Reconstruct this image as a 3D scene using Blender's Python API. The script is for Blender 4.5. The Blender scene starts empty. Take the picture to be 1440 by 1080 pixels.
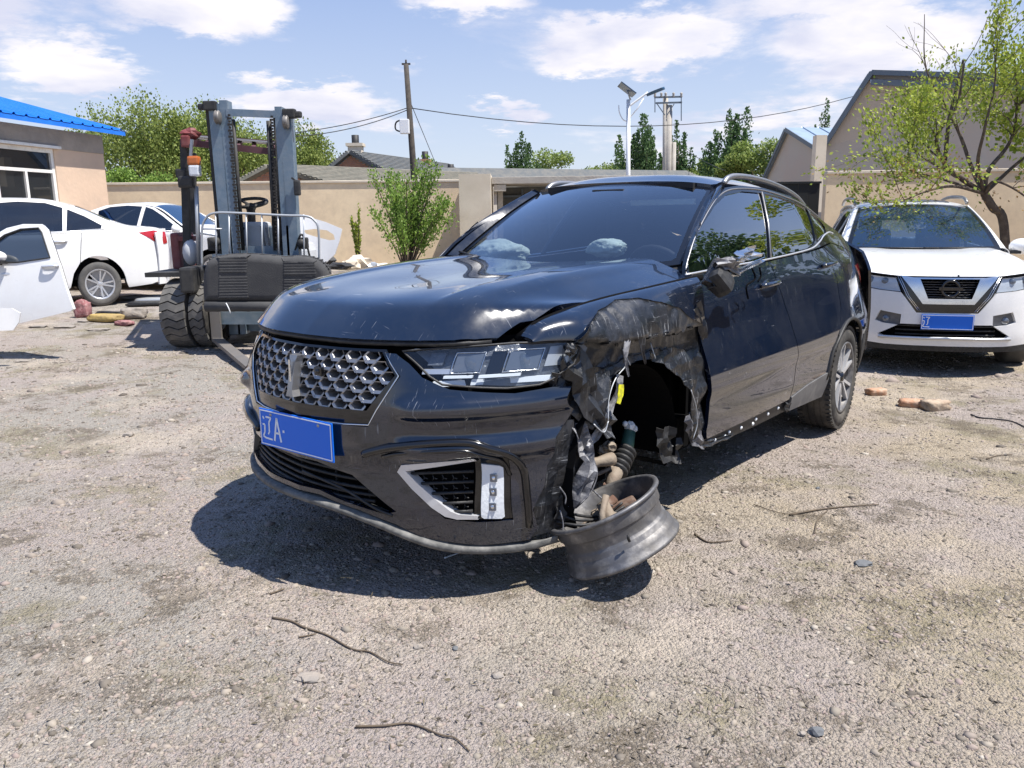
import bpy, bmesh, math, random
import numpy as np
from mathutils import Vector, Matrix, noise
from mathutils.geometry import delaunay_2d_cdt
R_ = math.radians
random.seed(7)
RNG = np.random.default_rng(7)
SC = bpy.context.scene
COL = SC.collection

# ------------------------------------------------------------------ camera
F_PX, PITCH, ROLL, CAM_H = 1150.0, .2040, .0127, 1.45
cam_data = bpy.data.cameras.new('camera')
cam = bpy.data.objects.new('camera', cam_data)
COL.objects.link(cam)
cam_data.sensor_fit = 'HORIZONTAL'
cam_data.sensor_width = 36.0
cam_data.lens = 36.0 * F_PX / 1440.0
cam_data.clip_start = .05
cam_data.clip_end = 2000
CAM_ROT = Matrix.Rotation(-PITCH, 3, 'X') @ Matrix.Rotation(math.pi / 2, 3, 'X') @ Matrix.Rotation(-ROLL, 3, 'Z')
cam.matrix_world = Matrix.Translation((0, 0, CAM_H)) @ CAM_ROT.to_4x4()
SC.camera = cam

def at(px, py, Y):
    """point of the place seen at pixel (px, py) of the 1440x1080 photograph, Y metres in front"""
    d = CAM_ROT @ Vector(((px - 720) / F_PX, (540 - py) / F_PX, -1))
    t = Y / d.y
    return Vector((0, 0, CAM_H)) + d * t

# ------------------------------------------------------------------ world, sun, exposure
SUN_TO = Vector((.446, -.161, 1.0)).normalized()
world = bpy.data.worlds.new('World')
SC.world = world
world.use_nodes = True
wn = world.node_tree.nodes
wl = world.node_tree.links
wn.clear()
w_out = wn.new('ShaderNodeOutputWorld')
w_bg = wn.new('ShaderNodeBackground')
w_bg.inputs['Strength'].default_value = .095
sky = wn.new('ShaderNodeTexSky')
sky.sky_type = 'NISHITA'
sky.sun_disc = False
sky.sun_elevation = math.asin(SUN_TO.z)
sky.sun_rotation = math.atan2(SUN_TO.x, SUN_TO.y)
sky.air_density = 1.0
sky.dust_density = .6
sky.ozone_density = 1.6
w_tc = wn.new('ShaderNodeTexCoord')
w_sep = wn.new('ShaderNodeSeparateXYZ')
wl.new(w_tc.outputs['Generated'], w_sep.inputs[0])
def wmath(op, a, b=None, c=None, clamp=False):
    n = wn.new('ShaderNodeMath'); n.operation = op; n.use_clamp = clamp
    for i, v in enumerate((a, b, c)):
        if v is None: continue
        if isinstance(v, (int, float)): n.inputs[i].default_value = v
        else: wl.new(v, n.inputs[i])
    return n.outputs[0]
zc = wmath('ADD', wmath('MAXIMUM', w_sep.outputs['Z'], 0.0), .16)
cx = wmath('DIVIDE', w_sep.outputs['X'], zc)
cy = wmath('DIVIDE', w_sep.outputs['Y'], zc)
w_cmb = wn.new('ShaderNodeCombineXYZ')
wl.new(cx, w_cmb.inputs[0]); wl.new(cy, w_cmb.inputs[1])
w_cmb.inputs[2].default_value = 3.1
def wnoise(scale, detail, rough, off, dist=0):
    m = wn.new('ShaderNodeMapping'); m.inputs['Location'].default_value = off
    wl.new(w_cmb.outputs[0], m.inputs['Vector'])
    n = wn.new('ShaderNodeTexNoise'); n.inputs['Scale'].default_value = scale
    n.inputs['Detail'].default_value = detail; n.inputs['Roughness'].default_value = rough
    n.inputs['Distortion'].default_value = dist
    wl.new(m.outputs[0], n.inputs['Vector'])
    return n.outputs['Fac']
# cloud cover as a function of direction: broken cumulus all round, with the banks seen over the yard
n1 = wnoise(1.15, 9, .60, (.6, 1.7, 0), .3)
n2 = wnoise(.42, 3, .5, (4.2, 1.1, 0))
az = wmath('ARCTAN2', w_sep.outputs['X'], w_sep.outputs['Y'])
el = wmath('ARCSINE', w_sep.outputs['Z'])
wob = wnoise(2.6, 7, .62, (2.0, .3, 0))
wob2 = wnoise(5.5, 6, .65, (7.0, 3.3, 0))
az2 = wmath('ADD', az, wmath('MULTIPLY', wmath('SUBTRACT', wob, .5), .16))
el2 = wmath('ADD', el, wmath('MULTIPLY', wmath('SUBTRACT', wob2, .5), .085))
BANKS = [(.148, .186, .085, .026, 1.0), (.075, .172, .05, .014, .5), (-.24, .128, .10, .028, .85), (-.46, .15, .07, .032, .8), (-.58, .21, .10, .035, .75), (-.34, .225, .09, .030, .8),
         (.42, .17, .12, .05, .7), (.36, .225, .09, .03, .8), (-.05, .238, .05, .016, .6), (.0, .12, .035, .018, .6), (.62, .19, .08, .05, .6), (-.75, .12, .1, .04, .6), (.30, .10, .12, .02, .35), (-.12, .16, .06, .02, .4)]
acc = None
for (a, e, wa, we, am) in BANKS:
    da = wmath('DIVIDE', wmath('SUBTRACT', az2, a), wa); de = wmath('DIVIDE', wmath('SUBTRACT', el2, e), we)
    # flatter below, billowing above
    g = wmath('MULTIPLY', wmath('EXPONENT', wmath('MULTIPLY', wmath('ADD', wmath('MULTIPLY', da, da), wmath('MULTIPLY', de, de)), -1.0)), am)
    acc = g if acc is None else wmath('MAXIMUM', acc, g)
dens = wmath('ADD', wmath('ADD', wmath('MULTIPLY', n1, .55), wmath('MULTIPLY', n2, .30)), wmath('MULTIPLY', acc, .34))
ramp = wn.new('ShaderNodeMapRange'); ramp.interpolation_type = 'SMOOTHSTEP'
ramp.inputs['From Min'].default_value = .455; ramp.inputs['From Max'].default_value = .565
wl.new(dens, ramp.inputs['Value'])
n3 = wnoise(2.2, 6, .55, (.75, 1.5, 0), .2)
crmp = wn.new('ShaderNodeMapRange')
crmp.inputs['From Min'].default_value = .38; crmp.inputs['From Max'].default_value = .62
wl.new(n3, crmp.inputs['Value'])
ccol = wn.new('ShaderNodeMix'); ccol.data_type = 'RGBA'
ccol.inputs['A'].default_value = (4.9, 5.0, 6.0, 1); ccol.inputs['B'].default_value = (7.1, 6.8, 6.9, 1)
wl.new(crmp.outputs[0], ccol.inputs['Factor'])
# pale lavender haze low down, clear blue overhead
veil = wn.new('ShaderNodeMapRange'); veil.inputs['From Min'].default_value = 0.0; veil.inputs['From Max'].default_value = .45
veil.interpolation_type = 'SMOOTHSTEP'
wl.new(w_sep.outputs['Z'], veil.inputs['Value'])
vc = wn.new('ShaderNodeMix'); vc.data_type = 'RGBA'
vc.inputs['A'].default_value = (4.4, 4.85, 6.05, 1); vc.inputs['B'].default_value = (1.35, 2.4, 5.3, 1)
wl.new(veil.outputs[0], vc.inputs['Factor'])
vm = wn.new('ShaderNodeMix'); vm.data_type = 'RGBA'; vm.inputs['Factor'].default_value = .72
wl.new(sky.outputs[0], vm.inputs['A']); wl.new(vc.outputs['Result'], vm.inputs['B'])
cm = wn.new('ShaderNodeMix'); cm.data_type = 'RGBA'
wl.new(wmath('MULTIPLY', ramp.outputs[0], .92), cm.inputs['Factor'])
wl.new(vm.outputs['Result'], cm.inputs['A']); wl.new(ccol.outputs['Result'], cm.inputs['B'])
wl.new(cm.outputs['Result'], w_bg.inputs['Color'])
wl.new(w_bg.outputs[0], w_out.inputs['Surface'])

sun_d = bpy.data.lights.new('sun', 'SUN')
sun_d.energy = 5.0
sun_d.angle = R_(.53)
sun_d.color = (1.0, .955, .89)
sun = bpy.data.objects.new('sun', sun_d)
COL.objects.link(sun)
sun.rotation_euler = SUN_TO.to_track_quat('Z', 'Y').to_euler()
sun.location = (8, -3, 18)
SC.view_settings.view_transform = 'Standard'
SC.view_settings.look = 'None'
SC.view_settings.exposure = .72
SC.view_settings.gamma = 1
SC.view_settings.use_curve_mapping = False
SC.render.engine = 'CYCLES'
SC.cycles.max_bounces = 8
SC.cycles.transparent_max_bounces = 12
SC.cycles.caustics_reflective = False
SC.cycles.caustics_refractive = False

# ------------------------------------------------------------------ materials
def mat(name, col, rough=.5, metal=0., coat=0., var=None, bump=None, spec=.5, transmission=0., alpha=1., emit=None, coat_rough=.03, ior=1.45, dust=None, coat_ior=1.5):
    """principled material; var=(scale, colour2, contrast lo, hi); bump=(scale, distance[, detail]); dust=(colour, amount)"""
    m = bpy.data.materials.new(name); m.use_nodes = True
    nt = m.node_tree; N = nt.nodes; L = nt.links
    b = N['Principled BSDF']
    b.inputs['Base Color'].default_value = (*col, 1)
    b.inputs['Roughness'].default_value = rough
    b.inputs['Metallic'].default_value = metal
    b.inputs['Coat Weight'].default_value = coat
    b.inputs['Coat Roughness'].default_value = coat_rough
    b.inputs['Coat IOR'].default_value = coat_ior
    b.inputs['Specular IOR Level'].default_value = spec
    b.inputs['IOR'].default_value = ior
    b.inputs['Transmission Weight'].default_value = transmission
    b.inputs['Alpha'].default_value = alpha
    tc = N.new('ShaderNodeTexCoord')
    src = tc.outputs['Object']
    colout = None
    if var:
        n = N.new('ShaderNodeTexNoise'); n.inputs['Scale'].default_value = var[0]; n.inputs['Detail'].default_value = 6
        n.inputs['Roughness'].default_value = .62
        L.new(src, n.inputs['Vector'])
        r = N.new('ShaderNodeMapRange'); r.inputs['From Min'].default_value = var[2]; r.inputs['From Max'].default_value = var[3]
        L.new(n.outputs['Fac'], r.inputs['Value'])
        mx = N.new('ShaderNodeMix'); mx.data_type = 'RGBA'
        mx.inputs['A'].default_value = (*col, 1); mx.inputs['B'].default_value = (*var[1], 1)
        L.new(r.outputs[0], mx.inputs['Factor'])
        colout = mx.outputs['Result']
    if dust:
        n = N.new('ShaderNodeTexNoise'); n.inputs['Scale'].default_value = 5; n.inputs['Detail'].default_value = 9; n.inputs['Roughness'].default_value = .7
        L.new(src, n.inputs['Vector'])
        r = N.new('ShaderNodeMapRange'); r.inputs['From Min'].default_value = .42; r.inputs['From Max'].default_value = .75
        r.inputs['To Max'].default_value = dust[1]
        L.new(n.outputs['Fac'], r.inputs['Value'])
        mx = N.new('ShaderNodeMix'); mx.data_type = 'RGBA'
        if colout: L.new(colout, mx.inputs['A'])
        else: mx.inputs['A'].default_value = (*col, 1)
        mx.inputs['B'].default_value = (*dust[0], 1)
        L.new(r.outputs[0], mx.inputs['Factor'])
        colout = mx.outputs['Result']
        rr = N.new('ShaderNodeMapRange'); rr.inputs['From Min'].default_value = .3; rr.inputs['From Max'].default_value = .8
        rr.inputs['To Min'].default_value = rough; rr.inputs['To Max'].default_value = min(1, rough + .25)
        L.new(n.outputs['Fac'], rr.inputs['Value']); L.new(rr.outputs[0], b.inputs['Roughness'])
    if colout: L.new(colout, b.inputs['Base Color'])
    if bump:
        n = N.new('ShaderNodeTexNoise'); n.inputs['Scale'].default_value = bump[0]
        n.inputs['Detail'].default_value = bump[2] if len(bump) > 2 else 4
        L.new(src, n.inputs['Vector'])
        bp = N.new('ShaderNodeBump'); bp.inputs['Distance'].default_value = bump[1]; bp.inputs['Strength'].default_value = 1
        L.new(n.outputs['Fac'], bp.inputs['Height']); L.new(bp.outputs[0], b.inputs['Normal'])
    if emit:
        b.inputs['Emission Color'].default_value = (*emit[0], 1); b.inputs['Emission Strength'].default_value = emit[1]
    return m

def glassmat(name, tint, transp=.5, rough=.01, ior=1.5, body=(.01, .012, .014), gain=1.5):
    """thin tinted pane: fresnel mirror over a see-through tint"""
    m = bpy.data.materials.new(name); m.use_nodes = True
    nt = m.node_tree; N = nt.nodes; L = nt.links; N.clear()
    out = N.new('ShaderNodeOutputMaterial')
    fr = N.new('ShaderNodeFresnel')
    # a thin pane mirrors the same amount from either side
    ge = N.new('ShaderNodeNewGeometry'); io = N.new('ShaderNodeMix'); L.new(ge.outputs['Backfacing'], io.inputs['Factor'])
    io.inputs['A'].default_value = ior; io.inputs['B'].default_value = 1 / ior; L.new(io.outputs['Result'], fr.inputs['IOR'])
    gl = N.new('ShaderNodeBsdfGlossy'); gl.inputs['Roughness'].default_value = rough
    tr = N.new('ShaderNodeBsdfTransparent'); tr.inputs['Color'].default_value = (*tint, 1)
    df = N.new('ShaderNodeBsdfDiffuse'); df.inputs['Color'].default_value = (*body, 1)
    a = N.new('ShaderNodeMixShader'); a.inputs[0].default_value = transp
    L.new(df.outputs[0], a.inputs[1]); L.new(tr.outputs[0], a.inputs[2])
    mm = N.new('ShaderNodeMath'); mm.operation = 'MULTIPLY_ADD'; mm.use_clamp = True
    mm.inputs[1].default_value = gain; mm.inputs[2].default_value = .03
    L.new(fr.outputs[0], mm.inputs[0])
    b = N.new('ShaderNodeMixShader')
    L.new(mm.outputs[0], b.inputs[0]); L.new(a.outputs[0], b.inputs[1]); L.new(gl.outputs[0], b.inputs[2])
    L.new(b.outputs[0], out.inputs['Surface'])
    return m

# ------------------------------------------------------------------ object helpers
def empty(name, label, cat, loc=(0, 0, 0), rz=0, group=None):
    o = bpy.data.objects.new(name, None); COL.objects.link(o)
    o.location = loc; o.rotation_euler = (0, 0, rz)
    o.empty_display_size = .1
    tag(o, label, cat, group)
    return o

def tag(o, label=None, cat=None, group=None, kind=None):
    if label: o['label'] = label
    if cat: o['category'] = cat
    if group: o['group'] = group
    if kind: o['kind'] = kind
    return o

class MB:
    """mesh builder: collects primitives into one mesh"""
    def __init__(s): s.v = []; s.f = []; s.sm = []; s.mi = []
    def add(s, v, f, smooth=False, mi=0):
        k = len(s.v); s.v += [tuple(p) for p in v]; s.f += [tuple(i + k for i in q) for q in f]
        s.sm += [smooth] * len(f); s.mi += [mi] * len(f); return s
    def box(s, c, d, rz=0, M=None, bev=0, mi=0):
        x, y, z = d[0] / 2, d[1] / 2, d[2] / 2
        if bev and bev < min(x, y, z):
            bm = bmesh.new(); bmesh.ops.create_cube(bm, size=1)
            for v in bm.verts: v.co = Vector((v.co.x * d[0], v.co.y * d[1], v.co.z * d[2]))
            bmesh.ops.bevel(bm, geom=bm.edges[:], offset=bev, segments=2, affect='EDGES', profile=.6)
            bm.verts.ensure_lookup_table()
            vs = [v.co.copy() for v in bm.verts]; fs = [[v.index for v in f.verts] for f in bm.faces]; bm.free()
        else:
            vs = [Vector((a, b, e)) for e in (-z, z) for b in (-y, y) for a in (-x, x)]
            fs = [(0, 2, 3, 1), (4, 5, 7, 6), (0, 1, 5, 4), (2, 6, 7, 3), (0, 4, 6, 2), (1, 3, 7, 5)]
        if M is None: M = Matrix.Rotation(rz, 3, 'Z')
        s.add([M @ v + Vector(c) for v in vs], fs, False, mi); return s
    def bar(s, a, b, w, h=None, up=(0, 0, 1), mi=0):
        a = Vector(a); b = Vector(b); h = h or w; d = (b - a); l = d.length; d.normalize()
        sx = d.cross(Vector(up))
        if sx.length < 1e-4: sx = Vector((1, 0, 0))
        sx.normalize(); sz = sx.cross(d)
        M = Matrix((sx, d, sz)).transposed()
        return s.box((a + b) / 2, (w, l, h), M=M, mi=mi)
    def tube(s, pts, r, n=8, closed=False, caps=True, mi=0, flat=1.):
        pts = [Vector(p) for p in pts]; m = len(pts)
        rs = r if hasattr(r, '__len__') else [r] * m
        vs = []; prev = None
        for i, p in enumerate(pts):
            if closed: t = pts[(i + 1) % m] - pts[i - 1]
            else: t = pts[min(i + 1, m - 1)] - pts[max(i - 1, 0)]
            t.normalize()
            if prev is None:
                u = t.cross(Vector((0, 0, 1)))
                if u.length < .05: u = t.cross(Vector((1, 0, 0)))
            else: u = prev - t * prev.dot(t)
            u.normalize(); prev = u; w = t.cross(u)
            for k in range(n):
                a = 2 * math.pi * k / n
                vs.append(p + (u * math.cos(a) + w * math.sin(a) * flat) * rs[i])
        fs = []
        for i in range(m if closed else m - 1):
            j = (i + 1) % m
            for k in range(n):
                fs.append((i * n + k, i * n + (k + 1) % n, j * n + (k + 1) % n, j * n + k))
        if caps and not closed:
            fs.append(tuple(range(n - 1, -1, -1))); fs.append(tuple((m - 1) * n + k for k in range(n)))
        s.add(vs, fs, True, mi); return s
    def lathe(s, prof, c=(0, 0, 0), axis='Z', n=24, M=None, smooth=True, mi=0, a0=0, a1=2 * math.pi):
        """prof: (radius, height) pairs turned round the axis"""
        full = abs(a1 - a0 - 2 * math.pi) < 1e-6
        cnt = n if full else n + 1
        vs = []
        for r, h in prof:
            for k in range(cnt):
                a = a0 + (a1 - a0) * k / n
                p = Vector((r * math.cos(a), r * math.sin(a), h))
                if axis == 'X': p = Vector((p.z, p.x, p.y))
                if axis == 'Y': p = Vector((p.y, p.z, p.x))
                if M is not None: p = M @ p
                vs.append(p + Vector(c))
        fs = []
        for i in range(len(prof) - 1):
            for k in range(n):
                k2 = (k + 1) % cnt
                fs.append((i * cnt + k, i * cnt + k2, (i + 1) * cnt + k2, (i + 1) * cnt + k))
        s.add(vs, fs, smooth, mi); return s
    def prism(s, poly, z0, z1, M=None, c=(0, 0, 0), mi=0, smooth=False):
        n = len(poly); M = M or Matrix.Identity(3); c = Vector(c)
        vs = [M @ Vector((p[0], p[1], z0)) + c for p in poly] + [M @ Vector((p[0], p[1], z1)) + c for p in poly]
        fs = [tuple(range(n - 1, -1, -1)), tuple(range(n, 2 * n))] + [(i, (i + 1) % n, n + (i + 1) % n, n + i) for i in range(n)]
        s.add(vs, fs, smooth, mi); return s
    def ball(s, c, r, n=8, sq=(1, 1, 1), mi=0, jit=0, rng=random):
        vs = []; m = max(3, n // 2 + 1)
        for i in range(m + 1):
            th = math.pi * i / m
            for k in range(n):
                a = 2 * math.pi * k / n; j = 1 + (rng.uniform(-jit, jit) if jit else 0)
                vs.append((c[0] + r * sq[0] * j * math.sin(th) * math.cos(a), c[1] + r * sq[1] * j * math.sin(th) * math.sin(a), c[2] + r * sq[2] * j * math.cos(th)))
        fs = [(i * n + k, (i + 1) * n + k, (i + 1) * n + (k + 1) % n, i * n + (k + 1) % n) for i in range(m) for k in range(n)]
        s.add(vs, fs, jit < .15, mi); return s
    def build(s, name, m, parent=None, loc=None):
        me = bpy.data.meshes.new(name); me.from_pydata(s.v, [], s.f)
        ms = m if isinstance(m, (list, tuple)) else [m]
        for q in ms: me.materials.append(q)
        me.polygons.foreach_set('use_smooth', s.sm)
        me.polygons.foreach_set('material_index', s.mi)
        me.update()
        o = bpy.data.objects.new(name, me); COL.objects.link(o)
        if parent: o.parent = parent
        if loc: o.location = loc
        return o

def struct(o): o['kind'] = 'structure'; return o

def children(o): return [c for c in bpy.data.objects if c.parent == o]
def copy_tree(o, parent=None):
    c = o.copy(); COL.objects.link(c)
    if parent: c.parent = parent
    for ch in children(o): copy_tree(ch, c)
    return c

# ---- interpolation and curved panels
def smooth01(t):
    t = np.clip(t, 0, 1); return t * t * (3 - 2 * t)
def pch(xs, ys):
    xs = np.array(xs, float); ys = np.array(ys, float)
    h = np.diff(xs); d = np.diff(ys) / h; m = np.zeros(len(xs))
    for i in range(1, len(xs) - 1):
        if d[i - 1] * d[i] > 0:
            w1 = 2 * h[i] + h[i - 1]; w2 = h[i] + 2 * h[i - 1]; m[i] = (w1 + w2) / (w1 / d[i - 1] + w2 / d[i])
    m[0] = d[0]; m[-1] = d[-1]
    def f(x):
        x = np.asarray(x, float); i = np.clip(np.searchsorted(xs, x) - 1, 0, len(h) - 1)
        t = (x - xs[i]) / h[i]; tt = np.clip(t, 0, 1)
        r = (2 * tt**3 - 3 * tt**2 + 1) * ys[i] + (tt**3 - 2 * tt**2 + tt) * h[i] * m[i] + (-2 * tt**3 + 3 * tt**2) * ys[i + 1] + (tt**3 - tt**2) * h[i] * m[i + 1]
        return r + np.where(t < 0, t * h[i] * m[0], 0) + np.where(t > 1, (t - 1) * h[i] * m[-1], 0)
    return f

def densify(poly, step):
    out = []
    n = len(poly)
    for i in range(n):
        a = np.array(poly[i], float); b = np.array(poly[(i + 1) % n], float)
        k = max(1, int(np.ceil(np.linalg.norm(b - a) / step)))
        for j in range(k): out.append(tuple(a + (b - a) * j / k))
    return out

def crv(pts, n=6, closed=False):
    """Catmull-Rom through points (any dimension)"""
    P = [np.array(p, float) for p in pts]; m = len(P); out = []
    rng = range(m) if closed else range(m - 1)
    for i in rng:
        p0 = P[(i - 1) % m] if closed or i > 0 else 2 * P[0] - P[1]
        p1 = P[i]; p2 = P[(i + 1) % m]
        p3 = P[(i + 2) % m] if closed or i + 2 < m else 2 * P[-1] - P[-2]
        for j in range(n):
            t = j / n
            out.append(.5 * (2 * p1 + (p2 - p0) * t + (2 * p0 - 5 * p1 + 4 * p2 - p3) * t * t + (3 * p1 - p0 - 3 * p2 + p3) * t**3))
    if not closed: out.append(P[-1])
    return [tuple(q) for q in out]

def inside(pts, poly):
    x = pts[:, 0]; y = pts[:, 1]; r = np.zeros(len(pts), bool); n = len(poly)
    for i in range(n):
        x0, y0 = poly[i]; x1, y1 = poly[(i + 1) % n]
        if y0 == y1: continue
        c = ((y0 > y) != (y1 > y)) & (x < (x1 - x0) * (y - y0) / (y1 - y0) + x0)
        r ^= c
    return r

def panel(name, fn, poly, m, parent, step=.03, holes=(), flange=.012, flip=False, loc=None, edge=.02, warp=None, facet=False):
    """a curved sheet: fn(u, v) -> xyz arrays, cut out along poly (u, v), with its rim turned in by flange"""
    outer = densify(poly, edge)
    hs = [densify(h, edge) for h in holes]
    a = np.array(outer); lo = a.min(0); hi = a.max(0)
    gu, gv = np.meshgrid(np.arange(lo[0] + step * .37, hi[0], step), np.arange(lo[1] + step * .31, hi[1], step * .92))
    gu = gu + (np.arange(gu.shape[0])[:, None] % 2) * step * .5
    g = np.stack([gu.ravel(), gv.ravel()], 1)
    if facet: g = g + np.random.default_rng(5).uniform(-.42, .42, g.shape) * step
    k = inside(g, outer)
    for h in hs: k &= ~inside(g, h)
    g = g[k]
    b = np.array(outer + [p for h in hs for p in h])
    if len(g):
        d = np.array([np.min(np.hypot(b[:, 0] - p[0], b[:, 1] - p[1])) for p in g]); g = g[d > min(step, edge) * .45]
    pts = [Vector(p) for p in b] + [Vector(p) for p in g]
    loops = [list(range(len(outer)))]; o = len(outer)
    for h in hs: loops.append(list(range(o, o + len(h)))); o += len(h)
    edges = [(l[i], l[(i + 1) % len(l)]) for l in loops for i in range(len(l))]
    vs, _, fs, *_ = delaunay_2d_cdt(pts, edges, [], 0, 1e-6)
    V2 = np.array([tuple(v) for v in vs]); cen = np.array([V2[list(f)].mean(0) for f in fs])
    ok = inside(cen, outer)
    for h in hs: ok &= ~inside(cen, h)
    fs = [tuple(f) for f, q in zip(fs, ok) if q]
    # drop stray slivers cut off by the outline
    par_ = list(range(len(V2)))
    def fnd(i):
        while par_[i] != i: par_[i] = par_[par_[i]]; i = par_[i]
        return i
    for f in fs:
        for q in f[1:]: par_[fnd(q)] = fnd(f[0])
    cnt_ = {}
    for f in fs: cnt_[fnd(f[0])] = cnt_.get(fnd(f[0]), 0) + 1
    lim_ = .04 * len(fs); fs = [f for f in fs if cnt_[fnd(f[0])] >= lim_]
    used = sorted({i for f in fs for i in f}); ren = {a: k for k, a in enumerate(used)}
    V2 = V2[used]; fs = [tuple(ren[i] for i in f) for f in fs]
    def ev(P2):
        q = fn(P2[:, 0], P2[:, 1])
        return np.stack([np.broadcast_to(c, P2[:, 0].shape) for c in q], 1).astype(float)
    P = ev(V2); e = 2e-3
    du = ev(V2 + [e, 0]) - ev(V2 - [e, 0]); dv = ev(V2 + [0, e]) - ev(V2 - [0, e])
    Nn = np.cross(du, dv); Nn /= np.linalg.norm(Nn, axis=1)[:, None] + 1e-12
    if flip: Nn = -Nn
    if warp is not None: P = warp(P, Nn)
    # face orientation along Nn
    F = []
    for f in fs:
        nn = np.cross(P[f[1]] - P[f[0]], P[f[2]] - P[f[0]])
        F.append(f if nn.dot(Nn[f[0]]) > 0 else f[::-1])
    V = [tuple(p) for p in P]; sm = [not facet] * len(F)
    nrm = [tuple(q) for q in Nn]
    if flange:
        cnt = {}
        for f in F:
            for i in range(len(f)): cnt[(f[i], f[(i + 1) % len(f)])] = 1
        bd = [(i, j) for (i, j) in cnt if (j, i) not in cnt]
        mp = {}
        def dup(i, inner):
            if not inner: return i
            key = (i, inner)
            if key not in mp:
                V.append(tuple(P[i] - Nn[i] * (flange if inner else 0))); nrm.append(None); mp[key] = len(V) - 1
            return mp[key]
        for i, j in bd:
            F.append((dup(j, 0), dup(i, 0), dup(i, 1), dup(j, 1))); sm.append(False)
    me = bpy.data.meshes.new(name); me.from_pydata(V, [], F)
    me.materials.append(m)
    me.polygons.foreach_set('use_smooth', sm)
    me.update()
    if warp is None:
        ln = []
        for p in me.polygons:
            for vi in p.vertices:
                q = nrm[vi] if vi < len(nrm) and p.use_smooth else None
                ln.append(q if q is not None else tuple(p.normal))
        me.normals_split_custom_set(ln)
    ob = bpy.data.objects.new(name, me); COL.objects.link(ob)
    if parent: ob.parent = parent
    if loc: ob.location = loc
    return ob

def mirror_y(poly): return [(p[0], -p[1]) for p in poly]
# ================================================================== SETTING
def gz(x, y):
    """height of the yard"""
    x = np.asarray(x, float); y = np.asarray(y, float)
    r = -.075 * smooth01((x - .9) / 1.3) * smooth01((y - 4.0) / 1.5) + .16 * smooth01((y - 8.5) / 5) * smooth01((1.5 - x) / 3)
    u = .012 * np.sin(x * 1.7 + y * .6) * np.cos(y * 1.1 - x * .4) + .008 * np.sin(x * 3.1 - 1.3) * np.sin(y * 2.7 + .5)
    u = u + .003 * np.sin(x * 9 + 2 * np.sin(y * 5)) * np.sin(y * 11 + 1.5 * np.sin(x * 7))
    far = smooth01((y - 30) / 40)
    return r + u * (1 - far)

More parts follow.
